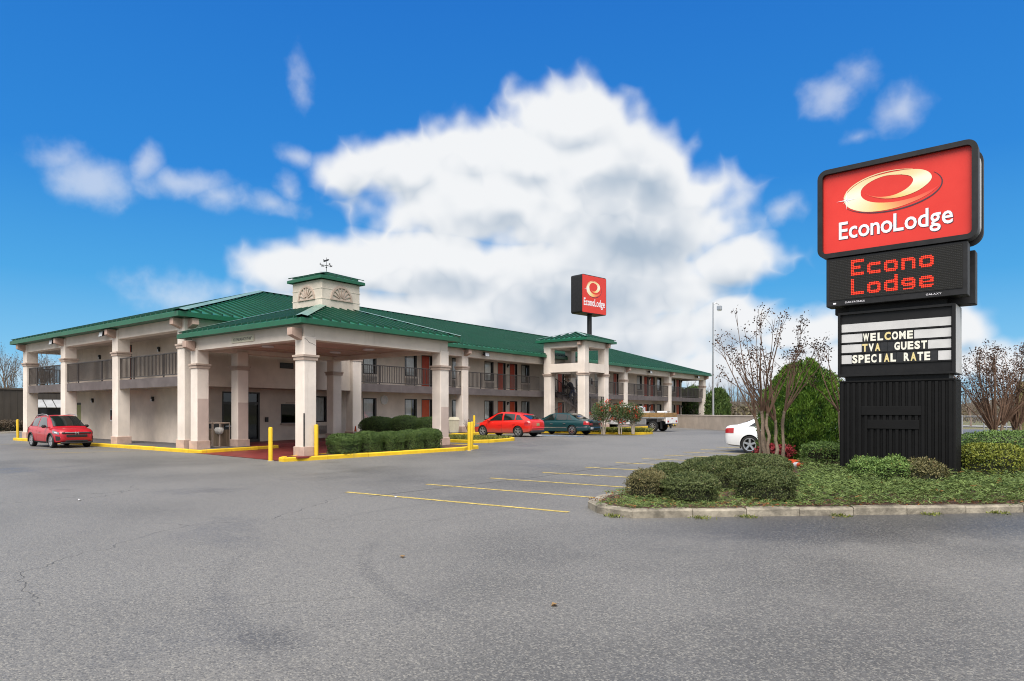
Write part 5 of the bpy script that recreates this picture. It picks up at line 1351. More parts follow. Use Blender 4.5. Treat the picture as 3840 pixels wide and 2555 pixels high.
for j in range(nrow):
    for i in range(cols):
        x = gx0 + (i + .5) * px_; z = gz0 + (j + .5) * pz_
        if (i, j) in lit_: b1.lathe([(px_ * .48, 0), (px_ * .30, -.008)], 6, 'y', (x, -.113, z))
        else: b2.add([(x - px_ * .36, -.114, z - pz_ * .06), (x + px_ * .36, -.114, z - pz_ * .06), (x + px_ * .36, -.122, z + pz_ * .20), (x - px_ * .36, -.122, z + pz_ * .20)], [(0, 1, 2, 3)])
tag(b1.build('lit_dots', M['led'], lb), kind='stuff'); tag(b2.build('louvre_rows', M['led_off'], lb), kind='stuff')
word(lb, 'DAKTRONICS', .052, M['sign_white'], Vector((-.95, -.103, lz0 + .055)), Euler((R(90), 0, 0)), width=.40, extrude=.001)
word(lb, 'GALAXY', .052, M['sign_white'], Vector((.62, -.103, lz0 + .055)), Euler((R(90), 0, 0)), width=.28, extrude=.001)
b = MB(); b.box((-1.2, -.103, lz0 + .05), (-1.14, -.1005, lz0 + .085)); b.build('sticker', M['sign_white'], lb)
# brand cabinet
bz, bh, bw = 6.245, 2.02, 3.06
b = MB(); pts = rrect(bw, bh, .20); inn = rrect(bw - .21, bh - .21, .09); n = len(pts)
vs = [(x, -.14, bz + z) for x, z in pts] + [(x, .16, bz + z) for x, z in pts] + [(x, -.14, bz + z) for x, z in inn] + [(x, -.02, bz + z) for x, z in inn]
fs = []
for i in range(n):
    j = (i + 1) % n; fs += [(i, n + i, n + j, j), (i, j, 2 * n + j, 2 * n + i), (2 * n + i, 2 * n + j, 3 * n + j, 3 * n + i)]
fs.append(tuple(range(2 * n - 1, n - 1, -1))); b.add(vs, fs); bc = b.build('brand_cabinet', M['sign_frame'], sg, smooth=30)
b = MB(); plate(b, rrect(bw - .06, bh - .2, .24), .161, .46, .03, bz - .02); b.build('rear_cabinet', M['sign_side'], sg, smooth=30)
b = MB(); plate(b, rrect(bw, bh, .26), .461, .60, .03, bz - .02); b.build('rear_frame', M['sign_frame'], sg, smooth=30)
b = MB(); plate(b, rrect(bw - .1, bh - .1, .22), -.146, -.139, 0, bz)
fc = brand_face(bc, bw, bh, -.03, bz, .10)

# ---- tall pylon sign behind the roof
def atd(x, y, d):
    t = (x - 1920) / 2540; fw = (-math.sin(YAW), math.cos(YAW)); rt = (math.cos(YAW), math.sin(YAW))
    return Vector(((fw[0] + rt[0] * t) * d, (fw[1] + rt[1] * t) * d, EYE + (1547 - y) / 2540 * d))
pc = atd(2218, 1400, 102)
pyl = thing('pylon_sign', 'square red motel sign on a tall black pole rising behind the roof', 'sign', (pc.x, pc.y, 0), R(80))
b = MB(); b.tube((0, .4, 0), (0, .4, 17.4), .36, .36, 16); b.build('pole', M['sign_frame'], pyl, smooth=40)
pw, ph, pz = 5.6, 5.7, 19.35
b = MB(); plate(b, rrect(pw, ph, .3), -.55, 1.6, 0, pz); pcab = b.build('cabinet', M['sign_frame'], pyl, smooth=30)
brand_face(pcab, pw, ph, -.57, pz, .10, pw * .86)

# ================================================================== SMALL THINGS
def bollard(x, y, label, z=None, h=1.22, tilt=0.0):
    z = gz(x, y) if z is None else z
    t = thing('bollard', label, 'bollard', (x, y, z), 0, 'yellow steel bollards'); t.rotation_euler = (0, R(tilt), 0)
    b = MB(); b.lathe([(.074, -.03), (.074, h - .05), (.066, h - .015), (.04, h), (.0, h + .004)], 20); b.build('post', M['yellow'], t, smooth=40)
    b = MB(); b.lathe([(.13, -.02), (.12, .012), (.086, .014)], 16); b.build('footing', M['concrete'], t)
bollard(-21.68, 14.12, 'yellow bollard at the left end of the canopy kerb')
bollard(-20.95, 15.55, 'yellow bollard just right of the near canopy column', .0, 1.30)
bollard(-18.85, 21.75, 'front one of two yellow bollards at the far canopy column')
bollard(-19.22, 22.3, 'rear yellow bollard half hidden behind another at the far canopy column', None, 1.22, 3)
bollard(-28.95, 33.9, 'yellow bollard beside the planter near the red hatchback', None, 1.25)
bollard(-51.2, 15.25, 'yellow bollard at the far left corner of the motel', 0, 1.3, -3)
# litter bin by the entrance
t = thing('litter_bin', 'square wooden-slatted double litter bin beside the entrance column', 'bin', (-29.95, 16.75, .155), R(4))
M['bin_wood'] = mat('weathered_bin_slats', (.22, .16, .11), .85, .25, 3, .3, 40, stretch=(1, 1, .15))
for k, x in enumerate((-.29, .29)):
    b = MB(); b.bev((x - .265, -.27, 0), (x + .265, .27, .04), .01); b.bev((x - .265, -.27, 1.08), (x + .265, .27, 1.14), .01)
    for a in (-.265, .225):
        for c in (-.27, .23): b.box((x + a, c, .04), (x + a + .04, c + .04, 1.08))
    p = b.build('bin_frame', M['band'], t)
    for j in range(5):
        b = MB(); b.box((x - .22 + j * .09, -.262, .05), (x - .14 + j * .09, -.235, .80)); b.build('slat', M['bin_wood'], p)
        b = MB(); b.box((x + .235 if x > 0 else x - .262, -.22 + j * .09, .05), (x + .262 if x > 0 else x - .235, -.14 + j * .09, .80)); b.build('slat', M['bin_wood'], p)
    b = MB(); b.box((x - .2, -.255, .84), (x + .2, -.24, 1.06)); b.build('opening', M['interior'], p)
b = MB()
for k in range(5): a = R(72 * k); b.lathe([(.0, -.22), (.12, -.16), (.17, .0), (.13, .10), (.0, .12)], 10, 'z', (.50 + .05 * math.cos(a), -.25 + .04 * math.sin(a), .80))
M['bag'] = mat('clear_bag', (.6, .6, .58), .3, .1, 9)
b.build('plastic_bag', M['bag'], t, smooth=50)
# pale bin near the first wing column
t = thing('waste_bin', 'pale beige lidded waste bin beside the first wing column', 'bin', (-29.55, 32.6, gz(0, 33) + .155))
b = MB(); b.loft([[(-.2, -.2, 0), (.2, -.2, 0), (.2, .2, 0), (-.2, .2, 0)], [(-.25, -.25, .8), (.25, -.25, .8), (.25, .25, .8), (-.25, .25, .8)]]); b.build('body', M['plate'], t)
b = MB(); b.loft([[(-.27, -.27, .80), (.27, -.27, .80), (.27, .27, .80), (-.27, .27, .80)], [(-.2, -.2, 1.0), (.2, -.2, 1.0), (.2, .2, 1.0), (-.2, .2, 1.0)]]); b.build('lid', M['plate'], t)
# cones
M['orange'] = mat('cone_orange', (.75, .10, .02), .5, .06, 5)
def cone(loc, label, rot=(0, 0, 0)):
    t = thing('traffic_cone', label, 'cone', loc); t.rotation_euler = rot
    b = MB(); b.bev((-.18, -.18, 0), (.18, .18, .035), .01); b.lathe([(.135, .035), (.10, .22)], 18); b.lathe([(.068, .42), (.03, .70), (.02, .71)], 18); b.build('body', M['orange'], t, smooth=35)
    b = MB(); b.lathe([(.1, .22), (.068, .42)], 18); b.build('collar', M['white_paint'], t, smooth=35)
cone((-28.62, 23.75, gz(0, 23.7) + .155), 'orange traffic cone standing in front of the canopy hedge')
cone((-5.15, 19.55, .27), 'toppled orange cone lying behind the crape myrtle trunks', (R(82), 0, R(35)))
# flood lights on the beams
def flood(loc, rz, label):
    t = thing('flood_light', label, 'flood light', loc, rz, 'flood lights on the motel beams')
    b = MB(); b.tube((0, 0, 0), (0, -.16, -.02), .022, None, 8); b.box((-.06, -.0, -.06), (.06, .02, .06)); b.build('arm', M['black'], t)
    b = MB(); b.loft([[(-.21, -.12, -.02), (.21, -.12, -.02), (.21, -.14, .16), (-.21, -.14, .16)], [(-.24, -.34, -.14), (.24, -.34, -.14), (.24, -.30, .13), (-.24, -.30, .13)]]); h = b.build('housing', M['black'], t)
    b = MB(); b.add([(-.2, -.348, -.12), (.2, -.348, -.12), (.2, -.312, .11), (-.2, -.312, .11)], [(0, 1, 2, 3)]); b.build('lens', M['lamp_glass'], h)
flood((-44.4, SY + .02, 5.76), 0, 'black flood light on the south beam beside the second column')
flood((-37.7, SY + .02, 5.76), 0, 'black flood light on the south beam beside the third column')
flood((EX + .0, 35.9, 5.72), R(90), 'black flood light on the wing beam above the red hatchback')
flood((EX + .0, 61.3, 5.72), R(90), 'black flood light on the wing beam above the truck')
flood((EX + .0, 73.4, 5.72), R(90), 'black flood light at the far end of the wing beam')
def wall_lamp(loc, rz, label):
    t = thing('wall_lamp', label, 'wall lamp', loc, rz, 'small black wall lamps along the walkways')
    b = MB(); b.bev((-.075, -.12, -.11), (.075, 0, .14), .02); h = b.build('housing', M['black'], t)
    b = MB(); b.bev((-.06, -.132, -.12), (.06, -.04, .02), .02); b.build('diffuser', M['lamp_glass'], h)
for x, z, lb_ in ((-43.6, 5.0, 'black wall lamp upstairs on the south wall, left of the red door'), (-36.3, 5.05, 'black wall lamp upstairs on the south wall, right of the red door'),
                  (-44.6, 2.45, 'black wall lamp downstairs on the south wall above the red crossover'), (-37.0, 2.45, 'black wall lamp downstairs on the south wall near the canopy')): wall_lamp((x, WS - .001, z), 0, lb_)
for y, lb_ in ((32.95, 'near the canopy'), (40.93, 'above the red hatchback'), (49.1, 'behind the stair tower'), (65.3, 'above the truck'), (73.45, 'at the far end of the wing')):
    wall_lamp((WE + .001, y, 5.28), R(90), 'black wall lamp upstairs between doors ' + lb_)
    wall_lamp((WE + .001, y, 2.42), R(90), 'black wall lamp downstairs between doors ' + lb_)
def cabinet(loc, rz, label):
    t = thing('extinguisher_cabinet', label, 'cabinet', loc, rz, 'white fire extinguisher cabinets')
    b = MB(); b.bev((-.17, -.16, -.36), (.17, 0, .36), .015); b.build('case', M['white_paint'], t)
    b = MB(); b.box((-.11, -.166, -.28), (.11, -.161, .28)); b.build('window', M['interior'], t)
    b = MB(); b.lathe([(.06, -.24), (.065, .05), (.03, .12), (.02, .2)], 12, 'z', (0, -.10, 0)); b.build('extinguisher', mat('extinguisher_red', (.45, .02, .02), .4), t)
    b = MB(); b.bev((-.03, -.172, -.26), (.05, -.1675, -.05), .003); b.build('label_card', M['redlens'], t)
cabinet((-41.75, WS - .001, 1.6), 0, 'white extinguisher cabinet on the south wall beside the third column')
cabinet((WE + .001, 35.95, 4.55), R(90), 'white extinguisher cabinet upstairs above the red hatchback')
cabinet((WE + .001, 35.95, 1.62), R(90), 'white extinguisher cabinet downstairs behind the yellow bollard')
cabinet((WE + .001, 53.2, 4.55), R(90), 'white extinguisher cabinet upstairs just beyond the stair tower')
# low rendered wall at the far end of the lot
t = thing('boundary_wall', 'low beige rendered wall along the far edge of the lot', 'wall')
A, Bp = Vector((-28.6, 63.2)), Vector((-6.5, 41.1)); d = (Bp - A).normalized(); nn = Vector((-d.y, d.x)) * .12
M['wall_paint'] = mat('peeling_wall_paint', (.52, .44, .375), .9, .08, 1.0, .3, 40, stain=.5, stain_col=(.3, .25, .2))
b = MB(); q4 = [A - nn, Bp - nn, Bp + nn, A + nn]; b.prism([(p.x, p.y) for p in q4], .2, 1.47); b.build('wall_body', M['wall_paint'], t)
nn2 = nn * 1.35; q4 = [A - nn2, Bp - nn2, Bp + nn2, A + nn2]; b = MB(); b.prism([(p.x, p.y) for p in q4], 1.47, 1.53); b.build('coping', M['beam'], t)
# lamp pole beyond the wall
lp_ = atd(2674, 1560, 70)
t = thing('lamp_pole', 'tall thin steel light pole with one hanging floodlight beyond the low wall', 'lamp pole', (lp_.x, lp_.y, gz(0, 60)))
b = MB(); b.tube((0, 0, 0), (0, 0, 12.8), .125, .06, 14); b.build('shaft', M['alu'], t, smooth=40)
b = MB(); dv = Vector((math.cos(YAW), math.sin(YAW), 0)); b.path([Vector((0, 0, 12.6)), Vector((0, 0, 12.75)) + dv * .3, Vector((0, 0, 12.6)) + dv * .62], .035, 8); b.build('bracket_arm', M['alu'], t, smooth=40)
b = MB(); c = Vector((0, 0, 12.25)) + dv * .66; b.bev((c.x - .22, c.y - .22, c.z - .25), (c.x + .22, c.y + .22, c.z + .22), .06); h = b.build('lamp_head', M['alu'], t)
b = MB(); b.bev((c.x - .19, c.y - .19, c.z - .30), (c.x + .19, c.y + .19, c.z - .251), .02); b.build('lens', M['lamp_glass'], h)
# litter specks on the lot
for k, (x, y) in enumerate(((-25.5, 4.1), (-44.6, 7.0), (-10.3, 9.6), (-15.0, 5.5), (-3.4, 5.1), (-2.55, 12.1), (-6.0, 5.7))):
    b = MB(); a = rng.uniform(0, 6.28); L = .055; pts = [(math.cos(a + j * 1.57) * L * rng.uniform(.5, 1), math.sin(a + j * 1.57) * L * rng.uniform(.4, .7), .006 + .01 * (j % 2)) for j in range(4)]
    b.add(pts, [(0, 1, 2, 3)]); b.add([(x_, y_, z_ + .012) for x_, y_, z_ in pts], [(3, 2, 1, 0)])
    o = b.build('litter', M['white_paint'] if k < 4 else M['wood'], None, loc=(x, y, gz(x, y)))
    tag(o, ['white paper scrap on the asphalt left of the canopy', 'white paper scrap on the asphalt below the red crossover', 'white paper scrap near the end of the nearest stall line', 'white paper scrap in the middle of the asphalt', 'dry brown leaf on the asphalt in the right foreground', 'dry brown leaf at the foot of the sign island kerb', 'dry brown leaf on the asphalt at bottom centre'][k], 'litter', 'litter on the lot')

# ================================================================== PLANTING
def leaf_mesh(name, P, D, L, asp, material, rnd, fold=.25, N=None):
    """one rhombic leaf per row of P, long axis D (unit), length L"""
    n = len(P); P = np.asarray(P, dtype=np.float64); D = np.asarray(D, dtype=np.float64)
    D /= np.maximum(np.linalg.norm(D, axis=1, keepdims=True), 1e-6)
    Q = rng.normal(size=(n, 3))
    if N is not None: Q = N + Q * .26
    W = np.cross(D, Q); W /= np.maximum(np.linalg.norm(W, axis=1, keepdims=True), 1e-6)
    Nn = np.cross(D, W); L = np.broadcast_to(np.asarray(L, dtype=np.float64).reshape(-1, 1), (n, 1))
    mid = P + D * L * .5 + Nn * L * fold * .3
    V = np.stack([P, mid + W * L * asp * .5, P + D * L, mid - W * L * asp * .5], axis=1).reshape(-1, 3)
    me = bpy.data.meshes.new(name); me.vertices.add(4 * n); me.vertices.foreach_set('co', V.astype(np.float32).ravel())
    me.loops.add(4 * n); me.loops.foreach_set('vertex_index', np.arange(4 * n, dtype=np.int32))
    me.polygons.add(n); me.polygons.foreach_set('loop_start', np.arange(0, 4 * n, 4, dtype=np.int32)); me.polygons.foreach_set('loop_total', np.full(n, 4, dtype=np.int32))
    me.materials.append(material); me.update(calc_edges=True)
    at = me.attributes.new('rnd', 'FLOAT', 'POINT'); at.data.foreach_set('value', np.repeat(np.asarray(rnd, dtype=np.float32), 4))
    return me
def lumps(U, k, seed):
    """cheap smooth noise on unit vectors"""
    r_ = np.random.default_rng(seed); out = np.zeros(len(U))
    for j in range(6):
        w = r_.normal(size=3) * k * (1 + .4 * j); out += np.sin(U @ w + r_.uniform(0, 6.28)) / (1 + .5 * j)
    return out / 3.0
M['leaf_box'] = leaf_mat('boxwood_leaf', (.022, .044, .010), (.115, .140, .046), (.22, .18, .09))
M['leaf_dark'] = leaf_mat('dark_hedge_leaf', (.022, .055, .012), (.105, .165, .040))
M['leaf_olive'] = leaf_mat('bronzed_leaf', (0.046, 0.052, 0.018), (0.176, 0.156, 0.065), (0.260, 0.169, 0.091))
M['leaf_lime'] = leaf_mat('lime_leaf', (.055, .085, .012), (.225, .245, .032))
M['leaf_fresh'] = leaf_mat('fresh_leaf', (0.046, 0.098, 0.021), (0.156, 0.247, 0.058), (0.208, 0.182, 0.052))
M['leaf_cedar'] = leaf_mat('arborvitae_spray', (.016, .062, .006), (.145, .26, .030), (.22, .26, .045))
M['leaf_juniper'] = leaf_mat('juniper_frond', (.036, .072, .018), (.165, .230, .066), (.26, .14, .045))
M['leaf_red'] = leaf_mat('red_leaf', (.10, .010, .012), (.36, .04, .05))
M['flower_red'] = leaf_mat('red_blossom', (.40, .012, .008), (.62, .06, .02))
M['seed'] = leaf_mat('seed_head', (.020, .010, .007), (.085, .040, .022))
M['blade'] = leaf_mat('grass_blade', (.06, .085, .012), (.22, .24, .05), (.30, .24, .10))
M['hedge_brown'] = leaf_mat('dormant_hedge', (.05, .036, .024), (.13, .095, .06))
M['leaf_mulch'] = leaf_mat('fallen_leaf', (.09, .04, .02), (.28, .12, .04))
def shrub(name, x, y, rx, ry, h, label, material, n=6000, leaf=.045, pw=2.6, rough=.10, legs=0.0, rz=0.0, cat='shrub', group='clipped shrubs', z=None, seed=0, loose=.0):
    """clipped mound: dark core painted as the shaded inside and leaves over a lumpy super-ellipsoid"""
    zb = (gz(x, y) + .10) if z is None else z
    t = thing(name, label, cat, (x, y, zb), rz, group)
    U = rng.normal(size=(n, 3)); U /= np.linalg.norm(U, axis=1, keepdims=True); U[:, 2] = np.where(U[:, 2] < -.35, -U[:, 2], U[:, 2])
    sh = (np.abs(U[:, 0]) ** pw + np.abs(U[:, 1]) ** pw + np.abs(U[:, 2]) ** pw) ** (-1 / pw)
    lm = lumps(U, 3.2, seed + 3); fine = lumps(U, 11.0, seed + 9)
    dep = rng.random(n) ** 1.8 * .13
    rad = sh * (1 + rough * lm + rough * .8 * fine - dep + loose * rng.random(n) ** 3)
    hh = (h - legs) / 2; c = np.array([0, 0, legs + hh])
    P = U * rad[:, None] * np.array([rx, ry, hh]) + c
    hor = np.maximum(np.hypot(U[:, 0], U[:, 1]), 1e-3); cu, su = U[:, 0] / hor, U[:, 1] / hor     # sides drop straight to the ground
    wall = (np.abs(cu) ** pw + np.abs(su) ** pw) ** (-1 / pw) * (.96 + rough * lm + rough * .8 * fine - dep); dn = U[:, 2] < 0
    P[dn, 0] = (cu * wall * rx)[dn]; P[dn, 1] = (su * wall * ry)[dn]; P[dn, 2] = (c[2] + U[:, 2] / .35 * hh)[dn]
    P[:, 2] = np.maximum(P[:, 2], .01)
    D = U * .40 + rng.normal(size=(n, 3)) * .8 + np.array([0, 0, .20])
    Nrm = np.sign(U) * np.abs(U * sh[:, None]) ** (pw - 1) / np.array([rx, ry, max(hh, .1)]); Nrm /= np.linalg.norm(Nrm, axis=1, keepdims=True)
    rnd = np.clip(.45 + .22 * rng.normal(size=n) + .22 * fine + .12 * lm, 0, .89); rnd[rng.random(n) < .012] = .99
    me = leaf_mesh('foliage', P, D, leaf * rng.uniform(.6, 1.25, n), .55, material, rnd, N=Nrm)
    link('foliage', me, t)
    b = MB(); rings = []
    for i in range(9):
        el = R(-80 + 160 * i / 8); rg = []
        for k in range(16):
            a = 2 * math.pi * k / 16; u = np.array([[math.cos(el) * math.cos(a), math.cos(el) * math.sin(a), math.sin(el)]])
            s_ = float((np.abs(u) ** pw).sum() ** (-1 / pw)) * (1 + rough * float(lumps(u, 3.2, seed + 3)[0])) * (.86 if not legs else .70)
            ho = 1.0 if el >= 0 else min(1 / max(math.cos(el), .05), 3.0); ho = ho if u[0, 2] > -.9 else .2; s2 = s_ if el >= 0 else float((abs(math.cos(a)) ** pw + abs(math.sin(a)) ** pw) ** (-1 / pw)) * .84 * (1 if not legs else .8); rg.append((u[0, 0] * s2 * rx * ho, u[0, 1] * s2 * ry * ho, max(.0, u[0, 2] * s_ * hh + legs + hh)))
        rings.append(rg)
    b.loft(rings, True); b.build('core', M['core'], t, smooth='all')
    if legs:
        b = MB()
        for k in range(12):
            a = rng.uniform(0, 6.28); q_ = rng.uniform(.3, .9); b.path([(rx * .25 * math.cos(a), ry * .25 * math.sin(a), -.05), (rx * .4 * q_ * math.cos(a), ry * .4 * q_ * math.sin(a), legs * .6), (rx * q_ * math.cos(a), ry * q_ * math.sin(a), legs + hh * .8)], [.014, .011, .006], 5)
        b.build('stems', M['twig_grey'], t)
    return t
# canopy bed: clipped row and the tall hedge behind
for k, (x, y, rx, ry, h) in enumerate(((-20.95, 16.8, .60, .52, .78), (-20.8, 17.88, .56, .46, .83), (-20.62, 18.88, .58, .44, .78), (-20.45, 19.83, .56, .42, .82), (-20.28, 20.75, .55, .44, .84))):
    shrub('clipped_shrub', x, y, rx, ry, h, ['first', 'second', 'third', 'fourth', 'fifth'][k] + ' clipped dark green shrub of the row beside the canopy, counted from the near column', M['leaf_dark'], 14000, .046, 3.8, .055, seed=k * 5, group='clipped row beside the canopy')
for k, (x, y, rx, ry, h) in enumerate(((-27.4, 24.3, 1.05, .95, 1.25), (-26.35, 25.2, 1.0, .95, 1.28), (-25.5, 26.05, .9, .85, 1.2))):
    shrub('rounded_hedge', x, y, rx, ry, h, ['left', 'middle', 'right'][k] + ' rounded green hedge mound behind the clipped row at the canopy', M['leaf_dark'], 14000, .054, 2.4, .05, seed=40 + k, cat='hedge', group='rounded hedge behind the canopy row')
# sign island: kerb, bed, ground cover
front = [(-6.66, 12.6), (-6.72, 11.6), (-6.42, 10.72), (-5.95, 10.26), (-5.2, 10.1), (-4.45, 10.82), (-3.07, 12.06), (-1.65, 13.34), (-.06, 14.86), (3.0, 17.75), (7.0, 21.6)]
back = [(9.5, 27.0), (2.0, 25.6), (-3.2, 24.8), (-4.9, 23.4), (-5.9, 20.5), (-6.5, 16.5)]
kerb(front, .20, .135, M['kerb_old'], 1.15, jitter=.010)
kerb([(7.0, 21.6)] + back + [(-6.66, 12.6)], .20, .135, M['kerb_old'], 1.2, jitter=.014)
poly = front + back
b = MB(); cen = (-2.0, 17.5)
ring_in = [(x + (cen[0] - x) * .028, y + (cen[1] - y) * .028) for x, y in poly]
ring_mid = [(x + (cen[0] - x) * .25, y + (cen[1] - y) * .25) for x, y in poly]
b.loft([[(x, y, gz(x, y) + .115) for x, y in ring_in], [(x, y, gz(x, y) + .16) for x, y in ring_mid], [(cen[0] + (x - cen[0]) * .02, cen[1] + (y - cen[1]) * .02, .20) for x, y in ring_mid]], False)
tag(b.build('planting_bed', M['mulch'], smooth='all'), kind='structure')
def inside(x, y, pg):
    c = False; j = len(pg) - 1
    for i in range(len(pg)):
        if (pg[i][1] > y) != (pg[j][1] > y) and x < (pg[j][0] - pg[i][0]) * (y - pg[i][1]) / (pg[j][1] - pg[i][1]) + pg[i][0]: c = not c
        j = i
    return c
def dist_front(x, y):
    best = 9
    for a, c in zip(front[:-1], front[1:]):
        ax, ay = a; dx, dy = c[0] - ax, c[1] - ay; t = max(0, min(1, ((x - ax) * dx + (y - ay) * dy) / (dx * dx + dy * dy))); best = min(best, math.hypot(x - ax - dx * t, y - ay - dy * t))
    return best
IS = [(2868, 12.45, .55, .42, .60, 'large clipped shrub nearest the kerb, right front of the sign island group', 'leaf_box', 9500),
      (2850, 15.2, .68, .46, .66, 'broad clipped shrub behind the nearest one, in front of the crape myrtle', 'leaf_box', 9500),
      (2655, 14.1, .56, .46, .66, 'central clipped shrub mound of the island group', 'leaf_box', 9500),
      (2712, 16.0, .45, .40, .56, 'small dome of clipped shrub peeking out at the back of the island group', 'leaf_box', 4500),
      (2512, 14.3, .35, .34, .54, 'small rounded shrub at the left back of the island group', 'leaf_box', 5000),
      (2432, 12.75, .38, .34, .50, 'shaggy bronzed shrub at the left tip of the island', 'leaf_olive', 5500),
      (2590, 12.2, .48, .36, .50, 'loose green shrub at the front centre of the island group', 'leaf_box', 7500)]
IS = [(atd(px, 1600, d_).x, atd(px, 1600, d_).y, *rest_) for px, d_, *rest_ in IS]
ISP = [(t_[0], t_[1], t_[2], t_[3]) for t_ in IS]
# creeping juniper: feathery fronds
PP, DD, RN, LL = [], [], [], []
cnt = 0
SHF = [(p[0], p[1], max(p[2], p[3]) * .9) for p in ISP]
while cnt < 25000:
    x, y = rng.uniform(-6.6, 4.5), rng.uniform(10.2, 22.5)
    if not inside(x, y, poly): continue
    if any((x - a_) ** 2 + (y - b_) ** 2 < r_ * r_ for a_, b_, r_ in SHF): continue
    df = dist_front(x, y)
    if df < .10 and rng.random() < .6: continue
    if df > 4.2 and rng.random() < .6: continue
    left = (.7955 * x + .606 * y) / (-.606 * x + .7955 * y) < .425        # the shrub half of the island: thin cover
    if left and y > 11.5 + (x + 6.6) * .2 and rng.random() < .35: continue
    if x < -6.0 and y < 11.6: continue
    hgt = (.12 + .22 * min(df / .6, 1) + .06 * math.sin(x * 3.1) * math.sin(y * 2.7 + 1)) * (.22 if left else 1.0)
    zb = gz(x, y) + .14 + rng.random() * max(hgt, .06)
    a = rng.uniform(0, 6.28); up = rng.uniform(.05, .75); d = np.array([math.cos(a), math.sin(a), up]); d /= np.linalg.norm(d)
    L = rng.uniform(.10, .20) * (.75 if left else 1.0); m_ = 6; tone = rng.uniform(.15, .85) if rng.random() > (.012 if not left else .05) else 1.0
    side = np.cross(d, [0, 0, 1]); side /= np.linalg.norm(side)
    for j in range(m_):
        f = j / m_; p0 = np.array([x, y, zb]) + d * L * f - np.array([0, 0, .04]) * f * f
        PP.append(p0); s_ = 1 if j % 2 else -1; DD.append(d * .8 + side * s_ * .7 + rng.normal(size=3) * .15); LL.append(L * (.55 - .25 * f)); RN.append(1.0 if tone == 1.0 else min(tone + rng.uniform(-.08, .12), .89))
    cnt += 1
jo = link('ground_cover', leaf_mesh('ground_cover', np.array(PP), np.array(DD), np.array(LL), .19, M['leaf_juniper'], np.array(RN)))
tag(jo, 'creeping juniper ground cover spread around the foot of the black sign', 'ground cover', kind='stuff')
# fallen leaves in the bed edge
n = 420; PP = []
while len(PP) < n:
    x, y = rng.uniform(-6.7, 2), rng.uniform(10.1, 17)
    if inside(x, y, poly) and dist_front(x, y) < .55: PP.append((x, y, gz(x, y) + .16 + rng.random() * .03))
fo = link('fallen_leaves', leaf_mesh('fallen_leaves', np.array(PP), rng.normal(size=(n, 3)) * np.array([1, 1, .25]), .06, .5, M['leaf_mulch'], rng.random(n) * .9))
tag(fo, 'brown fallen leaves and mulch chips along the sign island kerb', 'leaf litter', kind='stuff')
# mounds on the left half of the island
for k, (x, y, rx, ry, h, lb_, mt, n) in enumerate(IS):
    shrub('island_shrub', x, y, rx, ry, h, lb_, M[mt], int(n * 1.8), .033, 2.8 if k < 5 else 2.2, .05 if k < 5 else .15, seed=80 + k, group='island shrubs', z=gz(x, y) + .14, loose=.02 if k < 5 else .22)
p_ = atd(3085, 1700, 17.2); shrub('leggy_shrub', p_.x, p_.y, .52, .45, .80, 'green shrub on bare legs just left of the black sign', M['leaf_fresh'], 4500, .045, 2.2, .14, .30, seed=101, group='shrubs at the sign foot', z=.2, loose=.1)
for k, (px, rx, h) in enumerate(((3255, .36, .58), (3350, .40, .58), (3460, .42, .56))):
    p_ = atd(px, 1780, 14.0 - .25 * k); shrub('foot_shrub', p_.x, p_.y, rx, .30, h, ['left', 'middle', 'right'][k] + ' one of three low green shrubs in front of the sign base', M['leaf_fresh'] if k < 2 else M['leaf_olive'], 4500, .045, 2.1, .20, seed=110 + k, group='shrubs at the sign foot', z=.22, loose=.2)
p_ = atd(3712, 1780, 14.6); shrub('lime_shrub', p_.x, p_.y, .62, .5, .86, 'yellow-green clipped shrub right of the sign base', M['leaf_lime'], 8000, .05, 3.2, .09, seed=120, group='shrubs at the sign foot', z=.2)
p_ = atd(3790, 1700, 17.0); shrub('green_hedge', p_.x, p_.y, 1.35, .8, 1.06, 'dark green hedge behind the yellow-green shrub at the right edge', M['leaf_fresh'], 10000, .055, 3.0, .06, rz=R(35), seed=121, cat='hedge', group='shrubs at the sign foot', z=.2)

